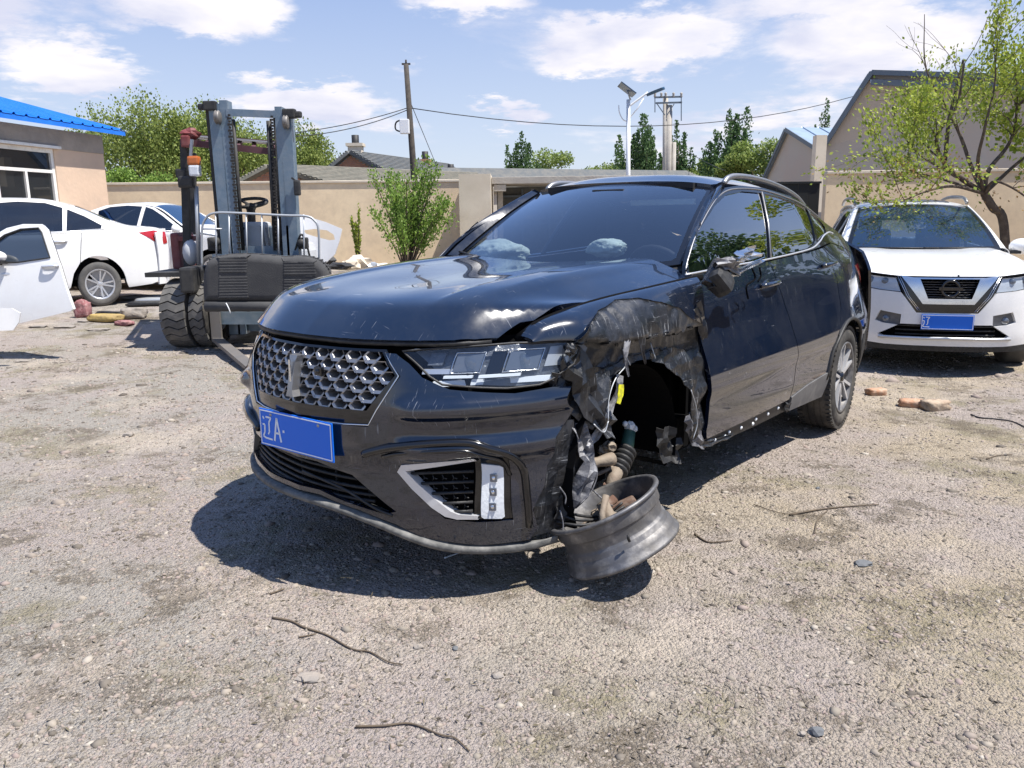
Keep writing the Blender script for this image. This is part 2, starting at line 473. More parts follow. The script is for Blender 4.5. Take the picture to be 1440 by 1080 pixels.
def ground_material():
    m = bpy.data.materials.new('gravelly_dirt'); m.use_nodes = True
    nt = m.node_tree; N = nt.nodes; L = nt.links
    b = N['Principled BSDF']; b.inputs['Roughness'].default_value = .95; b.inputs['Specular IOR Level'].default_value = .2
    geo = N.new('ShaderNodeNewGeometry'); P = geo.outputs['Position']
    def noi(sc, det=6, ro=.6, off=(0, 0, 0)):
        mp = N.new('ShaderNodeMapping'); mp.inputs['Location'].default_value = off; L.new(P, mp.inputs['Vector'])
        n = N.new('ShaderNodeTexNoise'); n.inputs['Scale'].default_value = sc; n.inputs['Detail'].default_value = det; n.inputs['Roughness'].default_value = ro
        L.new(mp.outputs[0], n.inputs['Vector']); return n.outputs['Fac']
    def rng(v, a, b_, c=0., d=1.):
        r = N.new('ShaderNodeMapRange'); r.inputs['From Min'].default_value = a; r.inputs['From Max'].default_value = b_
        r.inputs['To Min'].default_value = c; r.inputs['To Max'].default_value = d; L.new(v, r.inputs['Value']); return r.outputs[0]
    def mix(f, A, B, bt='MIX'):
        x = N.new('ShaderNodeMix'); x.data_type = 'RGBA'; x.blend_type = bt
        if isinstance(f, float): x.inputs['Factor'].default_value = f
        else: L.new(f, x.inputs['Factor'])
        for s, v in (('A', A), ('B', B)):
            if isinstance(v, tuple): x.inputs[s].default_value = (*v, 1)
            else: L.new(v, x.inputs[s])
        return x.outputs['Result']
    def vor(sc, feat='F1'):
        v = N.new('ShaderNodeTexVoronoi'); v.feature = feat; v.inputs['Scale'].default_value = sc; v.inputs['Randomness'].default_value = 1
        L.new(P, v.inputs['Vector']); return v
    v1 = vor(85); v2 = vor(36); v3 = vor(190)
    sepx = N.new('ShaderNodeSeparateXYZ'); L.new(P, sepx.inputs[0])
    def wadd(a, k, b_):
        q = N.new('ShaderNodeMath'); q.operation = 'MULTIPLY_ADD'; L.new(a, q.inputs[0]); q.inputs[1].default_value = k; L.new(b_, q.inputs[2]); return q.outputs[0]
    grit, sand, mauve, litter, moss, pale = (.43, .395, .345), (.51, .42, .30), (.47, .40, .365), (.135, .105, .07), (.27, .235, .13), (.64, .545, .44)
    side_ = rng(wadd(noi(.7, 5), 2.2, sepx.outputs['X']), .6, 2.6)                      # sandy earth on the right
    c = mix(side_, grit, sand)
    c = mix(rng(noi(.8, 5, .6, (5, 2, 0)), .44, .56, 0, .9), c, mauve)
    c = mix(rng(noi(1.1, 9, .74, (2, 7, 0)), .52, .60, 0, .75), c, moss)
    c = mix(rng(noi(1.7, 11, .80, (3, 9, 0)), .53, .58, 0, .8), c, litter)
    c = mix(rng(noi(1.1, 7, .62, (13, 4, 0)), .53, .66, 0, .85), c, pale)
    sp = N.new('ShaderNodeSeparateColor'); L.new(v1.outputs['Color'], sp.inputs[0])
    c = mix(rng(sp.outputs[0], 0, 1, .0, .38), c, mix(sp.outputs[1], (.19, .165, .135), (.46, .405, .34)))
    sp2 = N.new('ShaderNodeSeparateColor'); L.new(v3.outputs['Color'], sp2.inputs[0])
    c = mix(rng(sp2.outputs[0], .3, 1, 0, .35), c, mix(sp2.outputs[1], (.17, .15, .12), (.46, .41, .35)))
    c = mix(rng(noi(30, 9, .85), .53, .64, 0, .8), c, (.13, .108, .082))
    L.new(c, b.inputs['Base Color'])
    # relief
    def madd(a, b_, k):
        q = N.new('ShaderNodeMath'); q.operation = 'MULTIPLY_ADD'; L.new(a, q.inputs[0]); q.inputs[1].default_value = k
        if isinstance(b_, float): q.inputs[2].default_value = b_
        else: L.new(b_, q.inputs[2])
        return q.outputs[0]
    h = madd(v1.outputs['Distance'], 0., -.55)
    h = madd(v2.outputs['Distance'], h, -.35)
    h = madd(v3.outputs['Distance'], h, -.30)
    h = madd(noi(22, 8, .75), h, 1.1)
    bp = N.new('ShaderNodeBump'); bp.inputs['Distance'].default_value = .026; bp.inputs['Strength'].default_value = 1.0
    L.new(h, bp.inputs['Height']); L.new(bp.outputs[0], b.inputs['Normal'])
    return m

def build_ground():
    xs = np.concatenate([-np.geomspace(400, 9, 16), np.arange(-8.5, 8.6, .1), np.geomspace(9, 400, 16)])
    ys = np.concatenate([[-60, -20, -6, -2], np.arange(0, 14, .1), np.geomspace(14.2, 900, 22)])
    X, Y = np.meshgrid(xs, ys); Z = gz(X, Y)
    V = np.stack([X.ravel(), Y.ravel(), Z.ravel()], 1)
    nx, ny = len(xs), len(ys)
    i, j = np.meshgrid(np.arange(nx - 1), np.arange(ny - 1)); a = (j * nx + i).ravel()
    Fc = np.stack([a, a + 1, a + nx + 1, a + nx], 1)
    me = bpy.data.meshes.new('ground'); me.from_pydata(V.tolist(), [], Fc.tolist())
    me.materials.append(ground_material()); me.polygons.foreach_set('use_smooth', [True] * len(Fc)); me.update()
    o = bpy.data.objects.new('ground', me); COL.objects.link(o)
    tag(o, 'grey brown gravelly dirt of the salvage yard'); struct(o)
build_ground()

def build_gravel():
    base = []
    for k in range(10):
        bm = bmesh.new(); bmesh.ops.create_icosphere(bm, subdivisions=1, radius=1)
        r = random.Random(k + 3)
        for v in bm.verts:
            v.co *= r.uniform(.66, 1.12)
        sx, sy, sz = r.uniform(.75, 1.3), r.uniform(.65, 1.0), r.uniform(.4, .75)
        for v in bm.verts: v.co = Vector((v.co.x * sx, v.co.y * sy, v.co.z * sz))
        base.append((np.array([v.co[:] for v in bm.verts]), np.array([[v.index for v in f.verts] for f in bm.faces]))); bm.free()
    n = 88000
    # positions: dense near the camera, thinning with distance
    u = RNG.random(n); d = 1.75 * (9.5 / 1.75) ** (u ** 1.12)
    th = RNG.uniform(-.66, .66, n); x = np.tan(th) * d; y = d
    size = .0028 + .0068 * RNG.random(n) ** 2.6
    size *= 1 + .28 * (d - 1.75)
    big = RNG.random(n) < .03; size[big] *= RNG.uniform(1.6, 3.0, big.sum())
    # clumping
    cl = np.sin(x * 3.1 + 1.3 * np.sin(y * 2.3)) * np.sin(y * 3.7 + 1.1 * np.sin(x * 1.9)) + .7 * np.sin(x * 7.7 + y * 5.1) * np.sin(y * 8.3 - x * 2.7)
    keep = RNG.random(n) < np.clip(.62 + .36 * cl - .30 * smooth01((x - .8) / 1.5) * smooth01((y - 2.6) / 1.5), .08, 1)
    x, y, size = x[keep], y[keep], size[keep]; n = len(x)
    a = RNG.uniform(0, 6.283, n); tone = RNG.random(n); kind = RNG.integers(0, 10, n)
    z = gz(x, y) - size * .05
    VV = []; FF = []; TT = []; off = 0
    for k in range(10):
        q = np.where(kind == k)[0]; bv, bf = base[k]
        c, s_ = np.cos(a[q]), np.sin(a[q])
        px = bv[:, 0][None] * c[:, None] - bv[:, 1][None] * s_[:, None]
        py = bv[:, 0][None] * s_[:, None] + bv[:, 1][None] * c[:, None]
        P = np.stack([px * size[q][:, None] + x[q][:, None], py * size[q][:, None] + y[q][:, None], bv[:, 2][None] * size[q][:, None] + z[q][:, None]], 2)
        VV.append(P.reshape(-1, 3)); m = len(q)
        FF.append((bf[None] + (np.arange(m) * len(bv))[:, None, None] + off).reshape(-1, 3)); off += m * len(bv)
        TT.append(np.repeat(tone[q], len(bv)))
    V = np.concatenate(VV); Fc = np.concatenate(FF); T_ = np.concatenate(TT)
    me = bpy.data.meshes.new('gravel')
    me.vertices.add(len(V)); me.vertices.foreach_set('co', V.ravel())
    me.loops.add(len(Fc) * 3); me.loops.foreach_set('vertex_index', Fc.ravel().astype(np.int32))
    me.polygons.add(len(Fc)); me.polygons.foreach_set('loop_start', np.arange(0, len(Fc) * 3, 3, dtype=np.int32))
    me.update(calc_edges=True)
    at_ = me.attributes.new('tone', 'FLOAT', 'POINT'); at_.data.foreach_set('value', T_)
    m = bpy.data.materials.new('gravel_stone'); m.use_nodes = True
    N = m.node_tree.nodes; L = m.node_tree.links; b = N['Principled BSDF']; b.inputs['Roughness'].default_value = .9
    b.inputs['Specular IOR Level'].default_value = .25
    an = N.new('ShaderNodeAttribute'); an.attribute_name = 'tone'
    cr = N.new('ShaderNodeValToRGB'); e = cr.color_ramp.elements
    e[0].position = 0; e[0].color = (.10, .085, .07, 1); e[1].position = 1; e[1].color = (.40, .36, .305, 1)
    for p, c in ((.2, (.19, .165, .135)), (.45, (.25, .22, .18)), (.65, (.28, .222, .195)), (.95, (.31, .27, .22))):
        q = e.new(p); q.color = (*c, 1)
    L.new(an.outputs['Fac'], cr.inputs[0]); L.new(cr.outputs[0], b.inputs['Base Color'])
    me.materials.append(m)
    o = bpy.data.objects.new('gravel', me); COL.objects.link(o)
    tag(o, 'small loose grey and tan stones strewn over the yard', 'gravel', kind='stuff')
build_gravel()

# ---- shared materials of the setting
M = {}
M['plaster'] = mat('plaster', (.80, .64, .43), .9, var=(.55, (.64, .50, .34), .42, .66), bump=(60, .003), dust=((.50, .39, .27), .45))
M['plaster_pale'] = mat('plaster_pale', (.66, .58, .46), .9, var=(1.5, (.56, .48, .37), .4, .7), bump=(60, .003))
M['wall_pink'] = mat('wall_pink', (.60, .44, .32), .9, var=(1.5, (.52, .39, .29), .45, .7), bump=(10, .006))
M['wall_grey'] = mat('wall_grey', (.36, .305, .25), .92, var=(2.5, (.29, .25, .21), .4, .65), bump=(12, .015))
M['blue_sheet'] = mat('blue_sheet', (.012, .15, .62), .38, coat=.2, var=(3, (.02, .19, .68), .4, .7))
M['white_frame'] = mat('white_frame', (.72, .70, .66), .5, var=(8, (.55, .52, .48), .5, .75))
M['win_dark'] = glassmat('window_glass', (.12, .14, .15), .5, body=(.03, .035, .04))
M['dark'] = mat('dark_void', (.012, .012, .013), .9)
M['concrete'] = mat('concrete', (.42, .39, .34), .9, var=(3, (.33, .30, .27), .4, .7), bump=(20, .008))
M['grey_render'] = mat('grey_render', (.44, .40, .345), .92, var=(.45, (.45, .38, .32), .42, .62), bump=(18, .006))
M['metal_sheet'] = mat('metal_sheet', (.36, .45, .55), .4, metal=.35, var=(1.5, (.30, .37, .45), .4, .7))
M['steel_trim'] = mat('steel_trim', (.13, .155, .18), .5, metal=.3)
M['gate_black'] = mat('gate_black', (.010, .012, .013), .55)
M['brick_red'] = mat('brick_red', (.48, .24, .15), .9, var=(9, (.38, .18, .12), .4, .7), bump=(30, .01))
M['mortar'] = mat('mortar', (.40, .36, .31), .95)
M['roof_dark'] = mat('roof_dark', (.10, .11, .115), .8, var=(4, (.16, .155, .14), .4, .7))
M['roof_tile'] = mat('roof_tile', (.135, .13, .105), .9, var=(6, (.21, .19, .15), .4, .7))
M['pipe'] = mat('chimney_pipe', (.02, .02, .022), .6)
M['wood'] = mat('pole_wood', (.07, .06, .05), .9, var=(9, (.035, .03, .028), .4, .7))
M['bark'] = mat('bark', (.075, .055, .042), .95, var=(14, (.13, .10, .075), .4, .7), bump=(30, .01))
M['white_paint'] = mat('white_pole_paint', (.74, .75, .76), .4)
M['galv'] = mat('galvanised_steel', (.42, .44, .46), .5, metal=.5)

def quadsheet(name, P, m, parent=None, th=0):
    """flat quad of four points, given thickness along its normal"""
    P = [Vector(p) for p in P]; n = (P[1] - P[0]).cross(P[3] - P[0]).normalized()
    b = MB()
    vs = P + [p - n * th for p in P]
    b.add(vs, [(0, 1, 2, 3), (7, 6, 5, 4)] + [(i, i + 4, (i + 1) % 4 + 4, (i + 1) % 4) for i in range(4)])
    return b.build(name, m, parent)

def wall_run(p0, p1, h, th, m, name='perimeter_wall', label='', z0=-.1, cap=True, group=None):
    p0 = Vector(p0); p1 = Vector(p1); d = p1 - p0; L = d.length; a = math.atan2(d.y, d.x)
    w = empty(name, label, 'wall', (p0.x, p0.y, 0), a, group)
    MB().box((L / 2, 0, (h + z0) / 2), (L, th, h - z0)).build('wall_face', m, w)
    if cap: MB().box((L / 2, 0, h + .035), (L + .02, th + .07, .07), bev=.015).build('coping', M['plaster_pale'], w)
    return w

# long yard wall behind everything, in the stretches the photograph shows
wl_a = at(120, 265, 24.6); wl_b = at(652, 254, 22.6)
H_ = 2.36
wall_run((-14.5, 22.5), (-1.25, 23.4), H_, .24, M['plaster'], label='long tan rendered yard wall behind the forklift and the leafy shrub')
wall_run((7.2, 19.2), (26, 18.2), 2.26, .24, M['plaster'], label='tan rendered yard wall behind the white crossover on the right')
# projecting block with the shelter
blk = empty('gatehouse_block', 'pale rendered block jutting out of the yard wall beside the shelter', 'building', (-1.18, 21.4, 0))
MB().box((.33, .85, 1.18), (.78, 3.3, 2.52)).build('wall', M['plaster_pale'], blk)
sh = empty('shelter', 'low shelter with pale concrete roof slab left of the black car roof', 'shelter', (-.4, 21.5, 0))
MB().box((1.9, .8, 2.30), (3.9, 2.2, .17), bev=.01).build('roof_slab', M['concrete'], sh)
MB().box((.16, -.15, 2.12), (.3, .25, .16)).box((.16, .2, 1.0), (.13, .13, 2.2)).build('bracket', M['concrete'], sh)
MB().box((3.7, .2, 1.1), (.2, .2, 2.22)).build('post', M['concrete'], sh)
MB().box((1.9, 1.75, 1.05), (3.7, .12, 2.3)).build('back_wall', M['roof_dark'], sh)
for k in range(4):
    MB().box((.75 + k * .75, 1.62, 1.4), (.05, .05, 1.5)).build('rail_post', M['steel_trim'], sh)
MB().box((1.9, 1.62, 1.95), (3.4, .05, .05)).box((1.9, 1.62, 1.2), (3.4, .05, .05)).build('rail', M['steel_trim'], sh)

# black gate between the two right-hand walls
gt = empty('metal_gate', 'black sheet metal gate between the grey warehouse and the tan wall', 'gate', (4.6, 20.2, 0))
for k in range(11):
    MB().box((.13 + k * .26, 0, 1.05), (.252, .03 + .012 * (k % 2), 2.1)).build('gate_sheet', M['gate_black'], gt)
MB().box((1.43, -.03, 2.12), (2.9, .05, .05)).box((1.43, -.03, 1.2), (2.9, .05, .06)).build('gate_frame', M['gate_black'], gt)

# ---- left building under the blue roof
def blue_building():
    # face runs away from the camera: from a (near) to b (far corner)
    a = Vector((-10.30, 9.0, 0)); b = Vector((-8.75, 18.3, 0))
    d = (b - a); L = d.length; ang = math.atan2(d.y, d.x)
    t = empty('blue_roofed_building', 'single storey tan building under a bright blue metal roof', 'building', (a.x, a.y, 0), ang)
    # local x along the face, local y = towards the yard's outside (left)
    W = 7.0
    wx0, wx1, wz0, wz1 = 6.33, 7.9, 1.5, 2.83
    b1 = MB()
    hh = 3.22
    for (x0, x1, z0, z1) in ((0, wx0, -.1, hh), (wx1, L, -.1, hh), (wx0, wx1, -.1, wz0), (wx0, wx1, wz1, hh)):
        b1.box(((x0 + x1) / 2, .15, (z0 + z1) / 2), (x1 - x0, .3, z1 - z0))
    b1.box((L - .15, W / 2 + .15, 1.55), (.3, W - .3, 3.3)).box((.15, W / 2 + .15, 1.55), (.3, W - .3, 3.3)).box((L / 2, W, 1.55), (L, .25, 3.3))
    b1.box((L / 2, W / 2, 3.15), (L - .4, W - .4, .1))
    b1.build('wall', M['wall_pink'], t)
    # darker unpainted band on top of the wall
    MB().box((L / 2, -.006, 3.03), (L - .004, .02, .38)).build('upper_render', M['wall_grey'], t)
    # window
    fr = MB()
    f = .075
    for (x0, x1, z0, z1) in ((wx0, wx1, wz1 - f, wz1), (wx0, wx1, wz0, wz0 + f), (wx0, wx0 + f, wz0 + f, wz1 - f), (wx1 - f, wx1, wz0 + f, wz1 - f)):
        fr.box(((x0 + x1) / 2, .07, (z0 + z1) / 2), (x1 - x0, .09, z1 - z0))
    zt = 2.40
    fr.box(((wx0 + wx1) / 2, .07, zt), (wx1 - wx0 - 2 * f, .08, .06)).box(((wx0 + wx1) / 2, .07, (wz0 + f + zt - .03) / 2), (.06, .08, zt - .03 - wz0 - f))
    win = fr.build('window', M['white_frame'], t)
    xm = (wx0 + wx1) / 2
    for (x0, x1, z0, z1) in ((wx0 + f, wx1 - f, zt + .03, wz1 - f), (wx0 + f, xm - .03, wz0 + f, zt - .03), (xm + .03, wx1 - f, wz0 + f, zt - .03)):
        MB().box(((x0 + x1) / 2, .08, (z0 + z1) / 2), (x1 - x0, .012, z1 - z0)).build('pane', M['win_dark'], win)
    MB().box((xm, -.03, wz1 + .035), (wx1 - wx0 + .25, .10, .05)).build('lintel', M['white_frame'], t)
    # roof: slopes up to the left, ribbed
    rs = .27
    x0, x1 = -.4, L + .35
    th = .10
    def rp(x, y, k=0): return (x, y, 3.235 + (y + .35) * rs + k)
    r = MB(); n = int((x1 - x0) / .3)
    prof = []
    for i in range(n + 1):
        x = x0 + (x1 - x0) * i / n
        for dx, dz in ((0, 0), (.1, 0), (.125, .035), (.165, .035), (.19, 0)):
            if x + dx <= x1: prof.append((x + dx, dz))
    prof = sorted(set(prof))
    vs = [rp(x, -.35, dz + th) for x, dz in prof] + [rp(x, 4.2, dz + th) for x, dz in prof]
    m_ = len(prof)
    r.add(vs, [(i, i + 1, m_ + i + 1, m_ + i) for i in range(m_ - 1)])
    r.build('roof_sheet', M['blue_sheet'], t)
    r2 = MB(); r2.add([rp(x0, -.34), rp(x1 - .01, -.34), rp(x1 - .01, 4.2), rp(x0, 4.2), rp(x0, -.34, th - .01), rp(x1 - .01, -.34, th - .01), rp(x1 - .01, 4.2, th - .01), rp(x0, 4.2, th - .01)],
       [(3, 2, 1, 0), (4, 5, 6, 7), (0, 1, 5, 4), (1, 2, 6, 5), (2, 3, 7, 6), (3, 0, 4, 7)])
    r2.build('fascia', M['blue_sheet'], t)
blue_building()

# ---- grey warehouses on the right
def gable_house(name, label, G, depthv, pk, m_wall, m_roof, trim, parent_cat='building'):
    """G: base-line corner points (left, right) of the gable, eave heights and ridge: list of (point, z) outline from left to right"""
    t = empty(name, label, parent_cat, (G[0][0], G[0][1], 0))
    O = Vector((G[0][0], G[0][1], 0)); dv = Vector(depthv)
    top = [Vector((p[0], p[1], p[2])) - O for p in G]
    bot = [Vector((p[0], p[1], -.1)) - O for p in (G[0], G[-1])]
    b = MB(); n = len(top)
    ring = [bot[0]] + top + [bot[1]]
    m = len(ring)
    b.add(ring + [q + dv for q in ring], [tuple(range(m - 1, -1, -1)), tuple(range(m, 2 * m))] + [(i, (i + 1) % m, m + (i + 1) % m, m + i) for i in range(m)])
    b.build('wall', m_wall, t)
    along = (top[-1] - top[0]); along.z = 0; along.normalize()
    fo = -dv.normalized() * .22
    for i in range(n - 1):
        a, c = top[i].copy(), top[i + 1].copy()
        e = (c - a).normalized()
        if i == 0: a = a - e * .2
        if i == n - 2: c = c + e * .2
        up = Vector((0, 0, .05))
        r = MB(); N_ = max(2, int(dv.length / .9))
        # standing-seam sheets with seams running down the slope
        P = [a + up + fo, c + up + fo, c + up + dv, a + up + dv]
        nn = (P[1] - P[0]).cross(P[3] - P[0]).normalized()
        if nn.z < 0: nn = -nn
        vs = P + [p + nn * .05 for p in P]
        r.add(vs, [(3, 2, 1, 0), (4, 5, 6, 7), (0, 1, 5, 4), (1, 2, 6, 5), (2, 3, 7, 6), (3, 0, 4, 7)])
        for k in range(1, N_):
            s0 = P[0].lerp(P[3], k / N_) + nn * .075; s1 = P[1].lerp(P[2], k / N_) + nn * .075
            r.bar(s0, s1, .05, .06, up=nn)
        r.build('roof', m_roof, t)
        tr = MB(); tr.bar(a + fo * 1.12 + Vector((0, 0, .0)), c + fo * 1.12 + Vector((0, 0, .0)), .05, .2)
        tr.build('verge_trim', trim, t)
    return t, O

def lp(px, py, Y):
    v = at(px, py, Y); return (v.x, v.y, v.z)
# big warehouse: gable faces the yard, its roof corner rises to the right
Yw = 36.
g0 = lp(1158, 207, Yw + 1.5); g1 = lp(1225, 103, Yw); g2 = lp(1520, 112, Yw - 4)
big, O_ = gable_house('grey_warehouse', 'tall bare grey rendered warehouse with steel roof behind the tree', [g0, g1, g2], (9, 26, 0), None, M['grey_render'], M['metal_sheet'], M['steel_trim'])
st_ = MB(); q = [Vector(lp(1224, 112, Yw - .3)) - O_, Vector(lp(1520, 122, Yw - 4.3)) - O_, Vector(lp(1516, 104, Yw + 1)) - O_, Vector(lp(1229, 99, Yw + 5)) - O_]
st_.add(q + [p - Vector((0, 0, .12)) for p in q], [(0, 1, 2, 3), (7, 6, 5, 4), (0, 4, 5, 1), (1, 5, 6, 2), (2, 6, 7, 3), (3, 7, 4, 0)]); st_.build('roof_sheet', M['metal_sheet'], big)
MB().bar(q[0] - Vector((0, .1, .12)), q[1] - Vector((0, .1, .12)), .12, .22).build('gutter', M['steel_trim'], big)
# pale post and lean-to block near its corner
MB().box((0, 0, 0), (.42, .42, 3.0)).build('corner_pier', M['plaster_pale'], big, loc=Vector(lp(1150, 245, Yw - 2)) - O_)
h0 = lp(1078, 252, 48); h1 = lp(1110, 182, 45); h2 = lp(1153, 209, 41)
gable_house('small_warehouse', 'lower grey gabled warehouse with pale blue seamed roof', [h0, h1, h2], (14, 2.5, 0), None, M['grey_render'], M['metal_sheet'], M['steel_trim'])

# ---- brick houses behind the wall
def brick_gable(name, label, px0, px1, pyb, pxr, pyr, Y, roofm, dv=(3.2, 9, 0), brick=True, over=.25, roofth=.12, wallm=None):
    a = Vector(lp(px0, pyb, Y)); c = Vector(lp(px1, pyb, Y)); r = Vector(lp(pxr, pyr, Y))
    t = empty(name, label, 'house', (a.x, a.y, 0)); O = Vector((a.x, a.y, 0)); dv = Vector(dv)
    a, c, r = a - O, c - O, r - O
    b = MB(); ring = [Vector((a.x, a.y, 0)), a, r, c, Vector((c.x, c.y, 0))]; m = 5
    b.add(ring + [q + dv for q in ring], [(4, 3, 2, 1, 0), (5, 6, 7, 8, 9)] + [(i, (i + 1) % m, m + (i + 1) % m, m + i) for i in range(m)])
    b.build('wall', wallm or M['mortar'], t)
    if brick:   # courses of bricks on the gable, one piece of geometry (too small to pick apart)
        bb = MB(); z = a.z - .9; k = 0
        while z < r.z - .1:
            if z < a.z: xl, xr = a.x + .03, c.x - .03
            else:
                f = (z + .07 - a.z) / (r.z - a.z); xl = a.x + (r.x - a.x) * f + .06; xr = c.x + (r.x - c.x) * f - .06
            x = xl - (k % 2) * .12
            while x < xr:
                x0 = max(x, xl); x1 = min(x + .235, xr)
                if x1 - x0 > .04: bb.box(((x0 + x1) / 2, -.012, z + .035), (x1 - x0, .03, .062))
                x += .25
            z += .075; k += 1
        o = bb.build('brickwork', M['brick_red'], t); tag(o, kind='stuff')
    for p, q in ((a, r), (c, r)):
        e = (q - p).normalized(); p = p - e * over
        fo = Vector((0, -over, 0)); up = Vector((0, 0, .02))
        P = [p + fo + up, q + fo + up, q + dv + up, p + dv + up]; nn = (P[1] - P[0]).cross(P[3] - P[0]).normalized()
        if nn.z < 0: nn = -nn
        rr = MB(); vs = P + [v + nn * roofth for v in P]
        rr.add(vs, [(3, 2, 1, 0), (4, 5, 6, 7), (0, 1, 5, 4), (1, 2, 6, 5), (2, 3, 7, 6), (3, 0, 4, 7)])
        K = 14
        for i in range(K):  # rows of tiles
            f = (i + .5) / K; s0 = P[0].lerp(P[1], f) + nn * (roofth + .02); s1 = P[3].lerp(P[2], f) + nn * (roofth + .02)
            rr.bar(s0, s1, (q - p).length / K * .55, .05, up=nn)
        rr.build('roof', roofm, t)
    return t, O
def chimney(px, pyt, pyb, Y, w, parent, O, pipe_top=None, m='brick_red'):
    v = Vector(lp(px, pyt, Y)) - O; z0 = Vector(lp(px, pyb, Y)).z - .6
    c = MB().box((v.x, v.y, (v.z + z0) / 2), (w, w, v.z - z0)).box((v.x, v.y, v.z), (w * 1.25, w * 1.25, .12)).build('chimney', M[m], parent)
    if pipe_top:
        p = Vector(lp(px, pipe_top, Y)) - O
        MB().lathe([(.0, p.z), (.15, p.z), (.15, v.z)], (v.x, v.y, 0), n=10).build('flue_pipe', M['pipe'], c)
hs, O = brick_gable('brick_house', 'brick gabled house with dark roof and pale chimney behind the wall', 456, 545, 247, 492, 217, 34, M['roof_dark'])
chimney(500, 204, 222, 34.6, .55, hs, O, 190, 'plaster_pale')
hs, O = brick_gable('tiled_shed', 'low brick shed with weathered tile roof seen through the forklift mast', 327, 470, 265, 378, 238, 28, M['roof_tile'], dv=(6.5, 7, 0))
hs, O = brick_gable('small_brick_house', 'low roof house with two small brick chimneys behind the yard wall', 560, 640, 262, 585, 240, 40, M['roof_dark'], dv=(14, 6, 0), brick=False, wallm=M['plaster'])
chimney(598, 226, 240, 40, .45, hs, O, 213)
chimney(634, 240, 250, 41, .42, hs, O, 231)

# ================================================================== trees
LEAF = {}
def leafmat(name, a, b):
    m = bpy.data.materials.new(name); m.use_nodes = True; N = m.node_tree.nodes; L = m.node_tree.links
    bs = N['Principled BSDF']; bs.inputs['Roughness'].default_value = .6; bs.inputs['Specular IOR Level'].default_value = .3
    at_ = N.new('ShaderNodeAttribute'); at_.attribute_name = 'tone'
    mx = N.new('ShaderNodeMix'); mx.data_type = 'RGBA'; mx.inputs['A'].default_value = (*a, 1); mx.inputs['B'].default_value = (*b, 1)
    L.new(at_.outputs['Fac'], mx.inputs['Factor']); L.new(mx.outputs['Result'], bs.inputs['Base Color'])
    tr = N.new('ShaderNodeBsdfTranslucent'); L.new(mx.outputs['Result'], tr.inputs['Color'])
    ms = N.new('ShaderNodeMixShader'); ms.inputs[0].default_value = .38
    L.new(bs.outputs[0], ms.inputs[1]); L.new(tr.outputs[0], ms.inputs[2]); L.new(ms.outputs[0], N['Material Output'].inputs['Surface'])
    return m
LEAF['willow'] = leafmat('willow_leaf', (.13, .19, .045), (.33, .38, .10))
LEAF['poplar'] = leafmat('poplar_leaf', (.06, .12, .045), (.15, .24, .09))
LEAF['bush'] = leafmat('bush_leaf', (.16, .24, .05), (.34, .40, .12))
LEAF['shrub'] = leafmat('shrub_leaf', (.11, .21, .035), (.30, .42, .09))
LEAF['peach'] = leafmat('peach_leaf', (.17, .25, .03), (.42, .46, .08))
LEAF['russet'] = leafmat('russet_leaf', (.22, .12, .05), (.35, .24, .09))

def leaf_mesh(name, C, S, m, parent, D=None, rng=RNG, asp=.42):
    """one small folded blade at every centre C, of size S, pointing roughly along D"""
    C = np.asarray(C, float); n = len(C); S = np.broadcast_to(S, (n,))
    if D is None: D = rng.normal(size=(n, 3))
    D = D + rng.normal(size=(n, 3)) * .45; D /= np.linalg.norm(D, axis=1)[:, None]
    B = np.cross(D, rng.normal(size=(n, 3))); B /= np.linalg.norm(B, axis=1)[:, None]
    tip = C + D * S[:, None]; mid = C + D * S[:, None] * .5
    P = np.stack([C, mid + B * (S * asp)[:, None], tip, mid - B * (S * asp)[:, None]], 1).reshape(-1, 3)
    me = bpy.data.meshes.new(name)
    me.vertices.add(4 * n); me.vertices.foreach_set('co', P.ravel())
    me.loops.add(4 * n); me.loops.foreach_set('vertex_index', np.arange(4 * n, dtype=np.int32))
    me.polygons.add(n); me.polygons.foreach_set('loop_start', np.arange(0, 4 * n, 4, dtype=np.int32))
    me.update(calc_edges=True)
    a = me.attributes.new('tone', 'FLOAT', 'POINT')
    t = np.repeat(rng.random(n), 4); a.data.foreach_set('value', t)
    me.materials.append(m)
    o = bpy.data.objects.new(name, me); COL.objects.link(o); o.parent = parent
    return o

def grow(b, p, d, L, r, lv, rng, ends, spread=.6, up=.1, nb=(2, 3), seg=4, wob=.16, allpts=None):
    """recursive branching; fills the mesh builder b and collects twig points"""
    pts = [p.copy()]; rs = [r]; q = p.copy(); dd = d.normalized()
    for i in range(seg):
        dd = (dd + Vector((rng.uniform(-wob, wob), rng.uniform(-wob, wob), rng.uniform(-wob, wob) + up * .25))).normalized()
        q = q + dd * L / seg; pts.append(q.copy()); rs.append(r * (1 - .42 * (i + 1) / seg))
    b.tube(pts, rs, 5 if r < .03 else 8, caps=False)
    if allpts is not None and lv <= 1:
        for i in range(1, len(pts)): allpts.append((pts[i], (pts[i] - pts[i - 1]).normalized()))
    if lv == 0: ends.append((q.copy(), dd.copy())); return
    for k in range(rng.randint(*nb)):
        a = rng.uniform(0, 6.283); s = dd.cross(Vector((math.cos(a), math.sin(a), .3))).normalized()
        nd = (dd + s * rng.uniform(.4, 1) * spread * 1.6 + Vector((0, 0, up))).normalized()
        st = pts[rng.randint(max(1, seg - 2), seg)]
        grow(b, st, nd, L * rng.uniform(.58, .82), rs[-1] * .78, lv - 1, rng, ends, spread, up, nb, seg, wob, allpts)

